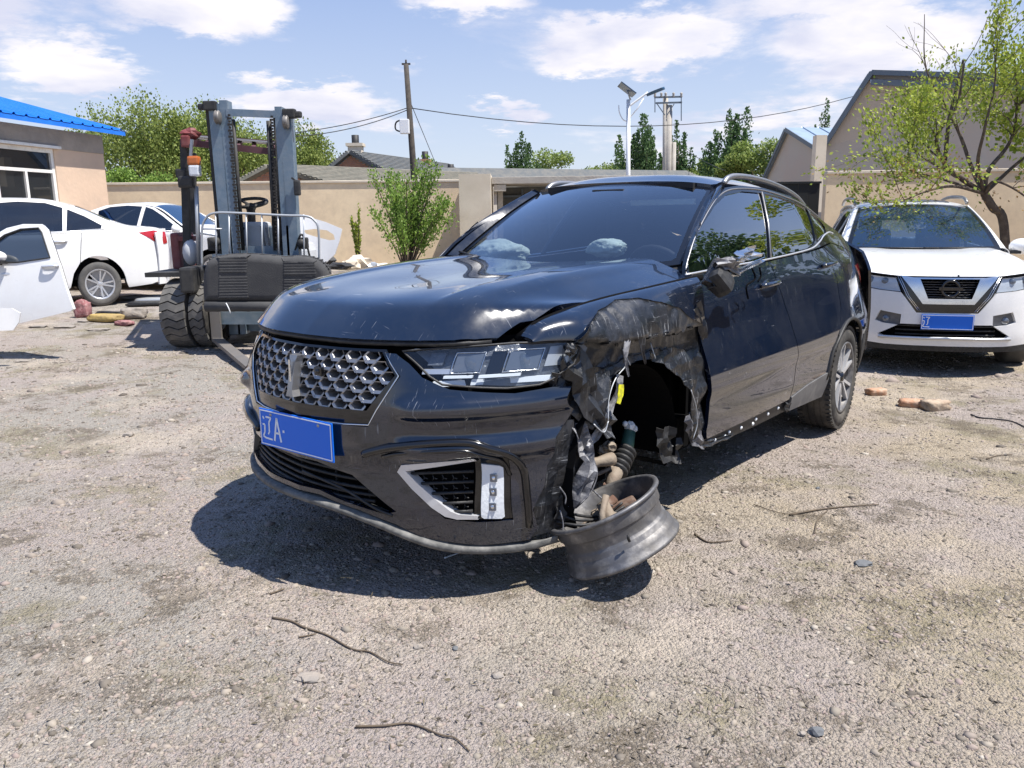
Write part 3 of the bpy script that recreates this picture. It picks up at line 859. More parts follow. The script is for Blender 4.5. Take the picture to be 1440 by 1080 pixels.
def lumpy_tree(name, label, base, H, W, leaf, n, size, seed, group=None, crown_lo=.12, droop=0, columnar=False, tips=9, cat='tree', depth=.7):
    """broad tree: trunk, limbs and a crown made of many leaf clumps around limb ends"""
    r = random.Random(seed); rg = np.random.default_rng(seed)
    t = empty(name, label, cat, tuple(base), 0, group)
    b = MB(); b.tube([(0, 0, -.2), (r.uniform(-.1, .1), 0, H * .25), (r.uniform(-.2, .2), .1, H * .6), (0, 0, H * .85)], [H * .03, H * .022, H * .012, H * .004], 8)
    C = []; S = []; D = []
    for k in range(tips):
        if columnar:
            f = r.uniform(.06, 1); rad = W * .5 * (1 - .55 * f) * r.uniform(.0, 1.0); a = r.uniform(0, 6.283)
            x, y, z0 = rad * math.cos(a), rad * math.sin(a) * depth, H * (crown_lo + .45 * f * r.random()); z1 = min(H * (1 - .35 * rad / (W * .5)), z0 + H * r.uniform(.35, .6)) * r.uniform(.9, 1.03)
            x1, y1 = x * 1.15, y * 1.15
            b.tube([(0, 0, max(.2, z0 - H * .15)), (x * .8, y * .8, z0 + (z1 - z0) * .4), (x1, y1, z1)], [H * .008, H * .005, .006], 4, caps=False)
            m = n // tips; u = rg.random(m); w = W * .075 * (1.05 - u) + .03
            P = np.stack([x + (x1 - x) * u + rg.normal(size=m) * w, y + (y1 - y) * u + rg.normal(size=m) * w, z0 + (z1 - z0) * u], 1)
            C.append(P); D.append(np.tile([x * .1, y * .1, 1.2], (m, 1)))
        else:
            a = r.uniform(0, 6.283); e = r.uniform(-.25, 1.0); q = r.uniform(.45, 1)
            cz = H * (.56 + .38 * e * q) if e > 0 else H * (.56 + (.56 - crown_lo) * e * 1.6)
            rad = W * .42 * q * math.sqrt(max(.05, 1 - (max(e, 0) * q) ** 2)); x, y = rad * math.cos(a), rad * math.sin(a) * depth
            b.tube([(0, 0, H * r.uniform(.2, .45)), (x * .5, y * .5, cz * .75), (x, y, cz)], [H * .012, H * .008, .01], 5, caps=False)
            m = n // tips; cr = W * r.uniform(.09, .17)
            P = rg.normal(size=(m, 3)); P /= np.linalg.norm(P, axis=1)[:, None]; P *= (rg.random(m) ** .45)[:, None] * cr * np.array([1.1, 1.0, .85])
            if droop: P[:, 2] -= droop * rg.random(m) ** 1.5 * (np.abs(P[:, 0]) / cr + .4) * cr * 2
            C.append(P + [x, y, cz]); D.append(np.tile([0, 0, -1.0 if droop else .3], (m, 1)))
    C = np.concatenate(C); D = np.concatenate(D); C[:, 2] *= H / np.percentile(C[:, 2], 99.3)
    C[:, 0] *= W * .5 / np.percentile(np.abs(C[:, 0]), 97); k = C[:, 2] > .05
    b.build('trunk', M['bark'], t)
    leaf_mesh('crown', C[k], rg.uniform(.6, 1.4, k.sum()) * size, LEAF[leaf], t, D[k].astype(float), rg)
    return t

def gpt(px, Y): v = at(px, 300, Y); return (v.x, v.y, 0)
def hgt(px, py, Y): return at(px, py, Y).z
G1 = 'willows behind the left yard wall'
lumpy_tree('willow_tree', 'broad yellow green willow just right of the blue roofed building', gpt(212, 37), hgt(212, 148, 37), 6.3, 'willow', 30000, .10, 1, G1, droop=.9, tips=26)
lumpy_tree('willow_tree', 'tallest willow rising between the two forklift mast rails', gpt(318, 40), hgt(318, 152, 40), 6.6, 'willow', 30000, .10, 2, G1, droop=.8, tips=26)
lumpy_tree('willow_tree', 'round topped willow right of the forklift mast', gpt(405, 42), hgt(405, 180, 42), 5.4, 'willow', 22000, .10, 3, G1, droop=.6, tips=22)
lumpy_tree('willow_tree', 'low willow at the end of the row beside the brick house', gpt(446, 45), hgt(446, 216, 45), 3.6, 'willow', 9000, .11, 4, G1, droop=.5, tips=14)
lumpy_tree('green_bush', 'low dark bush at the foot of the willows above the left wall', gpt(175, 30), hgt(175, 240, 30), 3.6, 'shrub', 9000, .08, 5, tips=12, crown_lo=.3, cat='bush')
G2 = 'dark poplars in the distance'
lumpy_tree('poplar_tree', 'small dark poplar left of the pale bushes', gpt(733, 60), hgt(733, 200, 60), 2.4, 'poplar', 8000, .15, 11, G2, columnar=True, tips=22)
lumpy_tree('poplar_tree', 'wide dark poplar clump directly behind the street lamp', gpt(905, 58), hgt(905, 176, 58), 3.7, 'poplar', 15000, .15, 12, G2, columnar=True, tips=38)
lumpy_tree('poplar_tree', 'narrow dark poplar right of the twin utility poles', gpt(951, 62), hgt(951, 182, 62), 2.5, 'poplar', 8000, .15, 13, G2, columnar=True, tips=20)
lumpy_tree('poplar_tree', 'tall leaning poplar above the black car roof rail', gpt(1032, 56), hgt(1036, 164, 56), 3.7, 'poplar', 14000, .15, 14, G2, columnar=True, tips=34)
lumpy_tree('poplar_tree', 'poplar top peeping over the small warehouse roof', gpt(1152, 75), hgt(1152, 148, 75), 2.4, 'poplar', 5000, .15, 15, G2, columnar=True, tips=18)
G3 = 'pale green bushes along the skyline'
for px, py, Y, W, lab in ((785, 218, 62, 3.7, 'round pale green bush beside the dark poplar'), (828, 240, 62, 3.0, 'low pale bush between the round bush and the street lamp'),
        (862, 236, 66, 3.0, 'low pale bush at the foot of the street lamp'), (985, 236, 60, 2.8, 'low pale bush right of the utility poles'),
        (1072, 205, 54, 3.4, 'bright yellow green bush against the small warehouse'), (1000, 228, 62, 2.6, 'small pale bush under the leaning poplar'), (712, 244, 64, 1.8, 'tiny bush at the left end of the skyline row')):
    lumpy_tree('skyline_bush', lab, gpt(px, Y), hgt(px, py - 4, Y), W * 1.55, 'bush', 12000, .14, int(px), G3, tips=14, cat='bush')
far = MB()
fw = []
for k in range(60):
    X = -130 + k * 5 + random.uniform(-2, 2); fw.append((X, 150 + random.uniform(-8, 8), random.uniform(3, 5.5)))
C = np.concatenate([np.random.default_rng(k).normal(size=(260, 3)) * [2.2, 1.5, z * .28] + [x, y, z * .55] for k, (x, y, z) in enumerate(fw)])
o = leaf_mesh('distant_tree_belt', C[C[:, 2] > 0], .9, LEAF['poplar'], None); tag(o, 'thin belt of far dark trees along the horizon', 'tree belt', kind='stuff')

# ---- shrub and sapling in front of the wall
def stem_shrub(name, label, base, H, W, nst, leaf, n, size, seed, lean=0):
    r = random.Random(seed); rg = np.random.default_rng(seed)
    t = empty(name, label, 'shrub', base); b = MB(); C = []; D = []
    for k in range(nst):
        a = r.uniform(0, 6.283); s = r.uniform(.15, 1) * W * .5; h = H * r.uniform(.55, 1.06) * (1 - .22 * s / (W * .5))
        e = Vector((s * math.cos(a) + lean, s * math.sin(a) * .8, h))
        p = [Vector((.05 * math.cos(a), .05 * math.sin(a), -.05)), e * .35 + Vector((0, 0, h * .05)), e * .7 + Vector((0, 0, h * .04)), e]
        p = [Vector(q) for q in crv(p, 4)]
        b.tube(p, [.022 * (1 - .8 * i / len(p)) for i in range(len(p))], 5, caps=False)
        for i in range(4, len(p)):
            m = n // (nst * (len(p) - 4)); f = i / len(p)
            C.append(np.array(p[i]) + rg.normal(size=(m, 3)) * [W * .030, W * .030, H * .028]); D.append(np.tile([e.x * .3, e.y * .3, .8], (m, 1)))
    b.build('stem', M['bark'], t); C = np.concatenate(C); D = np.concatenate(D)
    leaf_mesh('foliage', C, rg.uniform(.6, 1.3, len(C)) * size, LEAF[leaf], t, D, rg, asp=.3)
    return t
v = at(572, 372, 19.5)
stem_shrub('leafy_shrub', 'tall bright green many stemmed shrub in front of the tan wall', (v.x, 19.5, .15), hgt(572, 214, 19.5) - .1, 2.25, 26, 'shrub', 9500, .07, 5)
v = at(504, 372, 19.8)
stem_shrub('thin_sapling', 'thin sparse sapling left of the leafy shrub', (v.x, 19.8, .15), 1.75, .45, 4, 'peach', 800, .065, 8)

# ---- the tree on the right behind the white crossover
def right_tree():
    rd = random.Random(21); rg = np.random.default_rng(21); Y = 10.8
    base = at(1424, 372, Y)
    t = empty('fruit_tree', 'spreading fruit tree with sparse yellow green leaves on the right edge', 'tree', (base.x, Y, 0))
    O = Vector((base.x, Y, 0)); b = MB(); tw = []
    def P(px, py, dy=0): return at(px, py, Y + dy) - O
    def limb(pts, r0, r1, sub=0, lv=1):
        q = [Vector(p) for p in crv(pts, 5)]; n = len(q)
        b.tube(q, [(r0 + (r1 - r0) * i / (n - 1)) * .72 for i in range(n)], 7, caps=False)
        for k in range(sub):
            i = rd.randint(n // 3, n - 1); d = (q[min(i + 1, n - 1)] - q[i - 1]).normalized()
            s = Vector((rd.uniform(-1, 1), rd.uniform(-1, 1), rd.uniform(-.3, 1)))
            grow(b, q[i], (d * .7 + s).normalized(), rd.uniform(.35, .75), max(.005, (r0 + (r1 - r0) * i / n) * .28), lv, rd, [], .5, .08, (2, 3), 4, .2, tw)
        tw.extend((q[i], (q[i] - q[i - 1]).normalized()) for i in range(n // 2, n))
    fork = P(1384, 272)
    limb([Vector((0, 0, -.05)), P(1412, 318), P(1396, 292), fork], .085, .07)
    limb([fork, P(1350, 250, -.2), P(1325, 225, -.4), P(1318, 190, -.5), P(1345, 150, -.5), P(1356, 90, -.5)], .05, .014, 7)
    limb([fork, P(1340, 262, -.5), P(1300, 270, -.8), P(1265, 285, -1.0)], .035, .006, 7)
    limb([fork, P(1368, 240, .3), P(1350, 190, .5), P(1330, 150, .6), P(1302, 95, .6), P(1300, 20, .6)], .045, .006, 7)
    limb([fork, P(1390, 240), P(1420, 200, .3), P(1430, 150, .3), P(1425, 60, .3)], .05, .01, 7)
    limb([fork, P(1400, 255, -.3), P(1440, 275, -.4), P(1470, 310, -.4)], .03, .008, 4)
    limb([fork, P(1375, 230, -.3), P(1385, 180, -.6), P(1400, 110, -.6), P(1395, 50, -.6)], .04, .006, 7)
    limb([fork, P(1330, 240, .5), P(1290, 215, .9), P(1262, 175, 1.0), P(1255, 140, 1.0)], .03, .005, 7)
    limb([fork, P(1320, 250, -.4), P(1282, 240, -.7), P(1245, 215, -.8)], .03, .005, 7)
    limb([P(1430, 150, .3), P(1460, 120), P(1490, 60)], .03, .006, 6)
    limb([fork, P(1430, 230, .5), P(1480, 190, .6), P(1530, 120, .6)], .04, .008, 8)
    b.build('trunk', M['bark'], t)
    n = len(tw); C = []; D = []
    pts = np.array([np.array(p) for p, d in tw]); dr = np.array([np.array(d) for p, d in tw])
    # upper and outer twigs carry leaves, the inside stays bare
    top = P(1384, 150).z
    w = np.clip((pts[:, 2] - P(1384, 262).z) / (top - P(1384, 262).z), .02, 1) ** 1.0 + .7 * (pts[:, 0] < P(1300, 250).x)
    ul = P(1345, 135); w[(pts[:, 0] < ul.x) & (pts[:, 2] > ul.z)] *= .02; w[pts[:, 0] > P(1385, 150).x] *= 1.8
    idx = rg.choice(n, 14500, p=w / w.sum())
    C = pts[idx] + rg.normal(size=(len(idx), 3)) * .07; D = dr[idx]
    leaf_mesh('crown', C, rg.uniform(.03, .062, len(C)), LEAF['peach'], t, D, rg, asp=.3)
    idx = rg.choice(np.where((pts[:, 2] < P(1384, 225).z))[0], 800)
    leaf_mesh('russet_leaves', pts[idx] + rg.normal(size=(len(idx), 3)) * .06, .04, LEAF['russet'], t, dr[idx], rg, asp=.3)
right_tree()

# ================================================================== poles, lamps, wires
def tube_thing(name, label, cat, pts, r, m, n=10, group=None):
    o = MB().tube(pts, r, n).build(name, m); return tag(o, label, cat, group)
# old wooden pole with meter box
Yp = 26.
p0 = at(584, 300, Yp); p1 = at(571, 90, Yp)
ax = (p1 - p0).normalized(); p0 = p0 - ax * (p0.z + .1) / ax.z
t = empty('utility_pole', 'old leaning wooden pole carrying a pale meter box', 'utility pole', (p0.x, p0.y, 0))
O = Vector((p0.x, p0.y, 0))
MB().tube([p0 - O, p0.lerp(p1, .5) - O + Vector((.03, 0, 0)), p1 - O], [.11, .10, .075], 10).build('pole', M['wood'], t)
v = p1 - O; MB().bar(v + Vector((-.13, 0, 0)), v + Vector((.13, 0, 0)), .05).tube([v, v + Vector((0, 0, .12))], .03, 6).build('top_cap', M['wood'], t)
v = at(569, 178, Yp - .2) - O
MB().box(v, (.28, .22, .42), bev=.02).build('meter_box', M['white_paint'], t)
v = at(561, 178, Yp - .2) - O
MB().tube(crv([v + Vector((.1, 0, .2)), v + Vector((-.08, 0, .12)), v + Vector((-.1, 0, -.08)), v + Vector((.08, 0, -.16))], 5), .025, 6).build('cable_loop', M['pipe'], t)
def wire(a, b, sag, label, r=.012, group='overhead wires'):
    a = Vector(a); b = Vector(b); pts = [a.lerp(b, i / 16) - Vector((0, 0, 4 * sag * (i / 16) * (1 - i / 16))) for i in range(17)]
    return tube_thing('overhead_wire', label, 'wire', pts, r, M['pipe'], 4, group)
wire(at(572, 152, Yp), at(380, 190, 24), .12, 'upper wire of the pair running left from the wooden pole')
wire(at(572, 155, Yp), at(380, 193, 24), .2, 'lower wire of the pair running left from the wooden pole')
wire(at(578, 152, Yp), at(1225, 128, 38), .95, 'long sagging wire running right from the wooden pole to the warehouse', .014)
wire(at(578, 146, Yp), at(615, 236, 36), .0, 'thin stay wire dropping right from the wooden pole')
wire(at(955, 205, 50), at(1020, 240, 40), .1, 'short wire dropping right from the twin poles', .016)
# solar street lamp
Yl = 30.
pb = at(885, 250, Yl); pt = at(883.5, 140, Yl)
t = empty('street_lamp', 'white solar street lamp rising above the black car roof', 'street lamp', (pb.x, Yl, 0)); O = Vector((pb.x, Yl, 0))
MB().tube([Vector((0, 0, 0)), Vector((pt.x - pb.x, 0, pt.z))], [.095, .065], 12).build('pole', M['white_paint'], t)
tz = pt.z
arm = [at(884, 150, Yl) - O, at(896, 141, Yl) - O, at(911, 130, Yl) - O]
MB().tube(crv(arm, 4), .035, 8).tube([at(886, 165, Yl) - O, at(897, 152, Yl) - O, at(905, 138, Yl) - O], .022, 6).build('arm', M['white_paint'], t)
hd = MB(); a = at(909, 132, Yl) - O; b_ = at(934, 122, Yl) - O
d = b_ - a; outl = [(0, -.05), (.1, -.11), (.45, -.16), (.8, -.12), (1, -.02), (1, .02), (.8, .12), (.45, .16), (.1, .11), (0, .05)]
ex = d; ey = Vector((0, 1, 0)); ez = d.cross(ey).normalized() * -1
hd.add([a + ex * u + ey * w * 1.3 for u, w in outl] + [a + ex * u + ey * w * .8 + ez * .09 for u, w in outl], [tuple(range(9, -1, -1)), tuple(range(10, 20))] + [(i, (i + 1) % 10, 10 + (i + 1) % 10, 10 + i) for i in range(10)])
hd.build('lamp_head', mat('lamp_head_blue', (.03, .09, .17), .35), t)
a = at(871, 118, Yl) - O; b_ = at(892, 134, Yl) - O
MB().bar(a, b_, 1.0, .035).build('solar_panel', mat('solar_panel', (.02, .05, .10), .2, coat=.5), t)
MB().tube([Vector((0, 0, tz - .02)), (a + b_) / 2], .03, 6).build('panel_bracket', M['galv'], t)
MB().tube(crv([at(870, 148, Yl) - O, at(871, 158, Yl) - O, at(876, 168, Yl) - O, at(883, 171, Yl) - O], 4), .02, 6).build('side_bracket', M['white_paint'], t)
# twin concrete poles with crossarms
Yh = 52.
t = empty('power_pole_frame', 'pair of far concrete power poles with steel crossarms', 'power pole', tuple(gpt(938, Yh))); O = Vector(gpt(938, Yh))
for (xa, xb, top, r) in ((936, 936, 135, .16), (941, 939, 148, .2), (948, 946, 200, .13)):
    q0 = at(xb, 300, Yh) - O; q0.z = 0; MB().tube([q0, at(xa, top, Yh) - O], [r * 1.2, r], 8).build('pole', M['concrete'], t)
for y, x0, x1 in ((137, 920, 959), (145, 922, 959)):
    MB().bar(at(x0, y, Yh - .25) - O, at(x1, y - 1, Yh - .25) - O, .08, .1).build('crossarm', M['steel_trim'], t)
for (a, b_) in (((924, 146), (935, 162)), ((948, 146), (938, 162)), ((921, 137), (921, 158)), ((958, 137), (958, 170))):
    MB().bar(at(*a, Yh - .3) - O, at(*b_, Yh - .3) - O, .05).build('brace', M['steel_trim'], t)
for x in (921, 930, 936, 947, 958):
    MB().lathe([(.0, .3), (.05, .28), (.09, .2), (.05, .14), (.09, .07), (.04, 0)], at(x, 137, Yh - .25) - O, n=8).build('insulator', M['concrete'], t)
# dead stick / aerial standing by the warehouse
q = at(1336, 190, 20); tube_thing('leaning_post', 'dark leaning post sticking up in front of the warehouse eave', 'post', [at(1322, 300, 21), at(1334, 170, 20.2), at(1355, 84, 19.5)], [.06, .045, .03], M['wood'], 8)

# ---- out of frame: a mirrored tree, plus shed and trees added for dark reflections
lumpy_tree('leafy_tree', 'leafy tree right of the yard that is mirrored in the rear side window', (8.6, 11.2, 0), 4.6, 3.4, 'peach', 9000, .08, 71, tips=22)
t = empty('added_shed', 'long dark shed added out of view for dark reflections in the black doors', 'building', (14.5, -5, 0), R_(90))  # shed added out of view to darken what the doors mirror
m_ = mat('dark_boards', (.07, .065, .06), .85, var=(3, (.11, .10, .09), .4, .7))
MB().box((12.5, -2.5, 1.5), (25, 5, 3.0)).build('wall', m_, t)
MB().box((12.5, -2.5, 3.1), (25.6, 5.6, .16)).build('roof', M['roof_dark'], t)
for k in range(5): MB().box((3 + k * 4.6, .03, 1.1), (1.1, .06, 2.1)).build('door', M['gate_black'], t)
for k, (x, y, h) in enumerate(((18.5, 13.5, 6.5), (18.5, 7.0, 7.0), (18.5, .8, 6.6))):  # trees added out of view as a dark mirrored backdrop
    lumpy_tree('added_tree', ('dense dark tree added out of view, mirrored in the rear window', 'tallest dark tree added out of view, mirrored in the front window', 'dense dark tree added out of view on the near right for reflections')[k],
        (x, y, 0), h, 6.5, 'poplar', 9000, .16, 80 + k, 'dark trees added right of the frame for reflections', tips=40, crown_lo=.3)
# ================================================================== THE WRECKED BLACK CROSSOVER
# shape functions in the car's own frame: x forward from the front axle, y to its left, z up (metres)
_fp = pch([0, .2, .4, .5, .6, .7, .8, .88, .94], [.955, .93, .865, .815, .745, .645, .50, .34, .10])
_fq = pch([.15, .35, .5, .6, .7, .8, .9, .97, 1.05], [-.02, .01, .0, .01, .01, .0, -.02, -.05, -.12])
_fb = pch([.10, .40, .55, .575, .605, .655, .70, .738, .757, .80, .84], [.0, .0, .0, .030, .034, -.008, .0, .042, .044, .010, 0])
def FX(y, z):
    a = np.abs(y); return _fp(a) + _fq(z) + _fb(z) * smooth01((a - .42) / .12)
_sx = pch([-4.2, -4.0, -3.85, -3.6, -3.3, -2.95, -2.3, -1.3, -.7, -.1, .25, .4], [.60, .74, .83, .900, .945, .968, .962, .962, .957, .962, .918, .85])
_sz = pch([.15, .25, .33, .45, .54, .60, .66, .74, .84, .92, .97, 1.03, 1.10, 1.17, 1.3, 1.45, 1.6, 1.7], [-.06, -.03, -.010, .006, .006, .014, .010, -.010, -.040, -.061, -.070, -.086, -.108, -.132, -.176, -.240, -.316, -.37])
def SY(x, z):
    x = np.asarray(x, float); z = np.asarray(z, float)
    r = _sx(x) + _sz(z) - np.clip(z - 1.1, 0, 1) * .30 * smooth01((-2.5 - x) / .9)
    # slight waviness of the pressed sheet
    r = r + .0016 * np.sin(x * 4.3 + 1.6 * np.sin(z * 6.0)) * np.sin(z * 8.0 + x * .7) * (z < 1.02) * smooth01((1.02 - z) / .15)
    # rear haunch over the wheel
    return r + .02 * np.exp(-((x + 2.95) / .55) ** 2 - ((z - .85) / .22) ** 2)
_lead = pch([0, .2, .43, .6, .70, .75, .85], [.885, .872, .794, .676, .54, .45, .25])
_hz = pch([0, .04, .09, .14, .175, .23, .40, .70, 1.1, 1.8], [1.000, 1.038, 1.080, 1.113, 1.125, 1.137, 1.160, 1.186, 1.206, 1.222])
_he = pch([0, .36, .42, .46, .55, .585, .64, .72, .80, .90], [0, .001, .004, .013, .012, .004, -.018, -.042, -.062, -.085])
def HZ(x, y):
    """bonnet height"""
    a = np.abs(y); s = _lead(a) - x
    yc = a * (1 - .10 * smooth01(s / 1.4))
    return _hz(s) + _he(yc) * smooth01(s / .4) - .016 * (1 - smooth01(yc / .42)) * smooth01((s - .1) / .5)
_rc = pch([-4.2, -3.95, -3.6, -3.2, -2.8, -2.4, -2.0, -1.7, -1.45], [1.17, 1.28, 1.41, 1.515, 1.598, 1.652, 1.682, 1.678, 1.632])
_re = pch([-4.2, -3.95, -3.6, -3.15, -2.63, -2.1, -1.62, -1.40], [.98, 1.10, 1.25, 1.365, 1.508, 1.570, 1.588, 1.575])
def RZ(x, y):
    a = np.abs(y); return _rc(x) - (_rc(x) - _re(x)) * (a / .68) ** 3.0
_rx = pch([0, .5, .75, .86, .93], [-4.28, -4.2, -4.02, -3.85, -3.6])
_rz = pch([.2, .4, .6, .9, 1.0, 1.2, 1.3], [-.0, -.04, -.05, 0, .03, .16, .26])
def RX(y, z): return _rx(np.abs(y)) + _rz(z)
_gap = pch([-.80, -.728, -.565, -.272, -.028, .19, .41, .466], [.872, .87, .862, .845, .815, .782, .745, .705])
_gpz = pch([-.80, -.728, -.565, -.272, -.028, .19, .41, .466], [1.157, 1.154, 1.146, 1.130, 1.113, 1.088, 1.04, .990])
CAR_T = Vector((-.263, 3.889, 0)); CAR_YAW = -2.2404
car = empty('crossover_car', 'wrecked black crossover with crumpled left front fender and missing front wheel', 'car', CAR_T, CAR_YAW)
M['paint'] = mat('black_paint', (.0035, .0080, .021), .08, coat=1., spec=.35, coat_rough=.01, coat_ior=1.68, dust=((.045, .048, .052), .22))
def add_scratches(m, amount=.5):
    N = m.node_tree.nodes; L = m.node_tree.links; b = N['Principled BSDF']
    src = b.inputs['Base Color'].links[0].from_socket
    tc = N.new('ShaderNodeTexCoord'); out = src
    for k, (st, rot) in enumerate((((1, 1, 30), (.5, .2, 0)), ((26, 1.5, 1.5), (0, .5, .4)), ((2, 34, 2), (.3, 0, .8)))):
        mp = N.new('ShaderNodeMapping'); mp.inputs['Scale'].default_value = st; mp.inputs['Rotation'].default_value = rot
        L.new(tc.outputs['Object'], mp.inputs['Vector'])
        n = N.new('ShaderNodeTexNoise'); n.inputs['Scale'].default_value = 7; n.inputs['Detail'].default_value = 7; L.new(mp.outputs[0], n.inputs['Vector'])
        r = N.new('ShaderNodeMapRange'); r.inputs['From Min'].default_value = .665; r.inputs['From Max'].default_value = .70; L.new(n.outputs['Fac'], r.inputs['Value'])
        q = N.new('ShaderNodeTexNoise'); q.inputs['Scale'].default_value = 2.2 + k; q.inputs['Detail'].default_value = 3; L.new(tc.outputs['Object'], q.inputs['Vector'])
        r2 = N.new('ShaderNodeMapRange'); r2.inputs['From Min'].default_value = .52; r2.inputs['From Max'].default_value = .62; r2.inputs['To Max'].default_value = amount; L.new(q.outputs['Fac'], r2.inputs['Value'])
        mu = N.new('ShaderNodeMath'); mu.operation = 'MULTIPLY'; L.new(r.outputs[0], mu.inputs[0]); L.new(r2.outputs[0], mu.inputs[1])
        mx = N.new('ShaderNodeMix'); mx.data_type = 'RGBA'; L.new(mu.outputs[0], mx.inputs['Factor']); L.new(out, mx.inputs['A']); mx.inputs['B'].default_value = (.30, .31, .33, 1); out = mx.outputs['Result']
    L.new(out, b.inputs['Base Color'])
add_scratches(M['paint'])
M['gloss'] = mat('gloss_black', (.006, .006, .007), .14, coat=.6)
M['plastic'] = mat('black_plastic', (.018, .018, .019), .55, var=(30, (.045, .044, .042), .45, .75), bump=(120, .0008))
M['plastic_grey'] = mat('grey_plastic', (.115, .115, .118), .6, var=(12, (.19, .185, .18), .45, .75))
M['lip'] = mat('scuffed_lip', (.095, .095, .09), .75, var=(22, (.20, .195, .18), .42, .7), bump=(60, .002))
M['chrome'] = mat('chrome', (.72, .73, .74), .12, metal=1., dust=((.4, .38, .35), .4))
M['satin'] = mat('satin_grille', (.36, .36, .365), .32, metal=.85, dust=((.22, .20, .18), .55))
M['silver'] = mat('silver_trim', (.62, .63, .65), .3, metal=.55)
M['alu'] = mat('bare_aluminium', (.14, .14, .148), .48, metal=.6, dust=((.115, .105, .09), .9), var=(14, (.30, .29, .28), .48, .66), bump=(30, .002))
M['rubber'] = mat('tyre_rubber', (.030, .029, .028), .8, dust=((.22, .195, .16), .55), bump=(60, .001))
M['rubber_dusty'] = mat('dusty_rubber', (.085, .083, .08), .85, dust=((.26, .24, .21), .6), bump=(50, .002))
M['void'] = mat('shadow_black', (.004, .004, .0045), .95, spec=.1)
M['interior'] = mat('cabin_plastic', (.014, .015, .017), .7)
M['seat_cloth'] = mat('seat_cloth', (.020, .022, .026), .85)
M['airbag'] = mat('airbag_cloth', (.62, .70, .60), .85, bump=(9, .03))
M['glass'] = glassmat('tinted_glass', (.70, .76, .82), .95, ior=1.6, body=(.004, .006, .012), gain=3.0)
M['glass_dark'] = glassmat('privacy_glass', (.05, .06, .07), .45, ior=1.6, body=(.003, .004, .005), gain=2.6)
M['clear'] = glassmat('lamp_cover', (.90, .93, .96), .97, ior=1.45, body=(.05, .05, .05), gain=1.1)
M['lens'] = mat('lamp_lens', (.10, .115, .14), .05, coat=1., spec=1.)
M['lamp_white'] = mat('lamp_reflector', (.66, .69, .72), .25, metal=.0, coat=.5, bump=(80, .002))
M['lamp_bowl'] = mat('lamp_bowl', (.10, .11, .13), .25, coat=.5, bump=(18, .02))
M['red_lens'] = mat('red_lens', (.35, .012, .015), .15, coat=1.)
M['plate_blue'] = mat('plate_blue', (.0, .13, .66), .45)
M['plate_white'] = mat('plate_white', (.75, .78, .80), .5)
M['rust'] = mat('rusty_iron', (.11, .06, .04), .9, var=(25, (.20, .15, .12), .4, .65), bump=(40, .004))
M['cast'] = mat('pale_cast_metal', (.24, .20, .155), .75, metal=.2, var=(20, (.22, .17, .13), .45, .7), bump=(40, .004))
M['yellow'] = mat('yellow_tag', (.62, .60, .02), .6, var=(60, (.40, .38, .03), .45, .6))
M['green'] = mat('green_strut', (.05, .12, .09), .5)
M['disc'] = mat('brushed_disc', (.30, .27, .25), .5, metal=.6, var=(20, (.16, .10, .07), .5, .7))

def scuff_mat():
    """black body sheet torn and scraped: paint, bare primer, white scratches along two directions"""
    m = bpy.data.materials.new('scraped_paint'); m.use_nodes = True; N = m.node_tree.nodes; L = m.node_tree.links
    b = N['Principled BSDF']; tc = N.new('ShaderNodeTexCoord')
    def nz(scale, det, stretch, rot=(0, 0, 0)):
        mp = N.new('ShaderNodeMapping'); mp.inputs['Scale'].default_value = stretch; mp.inputs['Rotation'].default_value = rot
        L.new(tc.outputs['Object'], mp.inputs['Vector']); n = N.new('ShaderNodeTexNoise'); n.inputs['Scale'].default_value = scale; n.inputs['Detail'].default_value = det
        n.inputs['Roughness'].default_value = .7
        L.new(mp.outputs[0], n.inputs['Vector']); return n.outputs['Fac']
    def rg(v, a, c, lo=0., hi=1.):
        r = N.new('ShaderNodeMapRange'); r.inputs['From Min'].default_value = a; r.inputs['From Max'].default_value = c
        r.inputs['To Min'].default_value = lo; r.inputs['To Max'].default_value = hi; L.new(v, r.inputs['Value']); return r.outputs[0]
    def mx(f, A, B):
        x = N.new('ShaderNodeMix'); x.data_type = 'RGBA'; L.new(f, x.inputs['Factor'])
        for s, v in (('A', A), ('B', B)):
            if isinstance(v, tuple): x.inputs[s].default_value = (*v, 1)
            else: L.new(v, x.inputs[s])
        return x.outputs['Result']
    def mul(a, c):
        q = N.new('ShaderNodeMath'); q.operation = 'MULTIPLY'; L.new(a, q.inputs[0]); L.new(c, q.inputs[1]); return q.outputs[0]
    c = mx(rg(nz(5, 6, (1, 1, 1)), .45, .62), (.005, .006, .008), (.022, .024, .030))
    s1 = rg(nz(9, 8, (1.2, 1.2, 22), (0, .35, 0)), .60, .66); s2 = rg(nz(8, 8, (22, 1.2, 1.0), (0, .12, 0)), .585, .65)
    patch = rg(nz(4, 5, (1, 1, 1)), .46, .60)
    c = mx(mul(s1, patch), c, (.34, .35, .37))
    c = mx(mul(s2, rg(nz(5, 4, (1, 1.3, .8)), .48, .6)), c, (.42, .43, .44))
    L.new(c, b.inputs['Base Color'])
    b.inputs['Roughness'].default_value = .42; b.inputs['Coat Weight'].default_value = .35; b.inputs['Coat Roughness'].default_value = .15
    bp = N.new('ShaderNodeBump'); bp.inputs['Distance'].default_value = .006; bp.inputs['Strength'].default_value = .8
    L.new(nz(18, 9, (1, 1, 1)), bp.inputs['Height']); L.new(bp.outputs[0], b.inputs['Normal'])
    return m
M['scuff'] = scuff_mat()
M['torn'] = mat('torn_liner', (.09, .09, .10), .5, var=(14, (.30, .30, .31), .46, .64), bump=(30, .006))

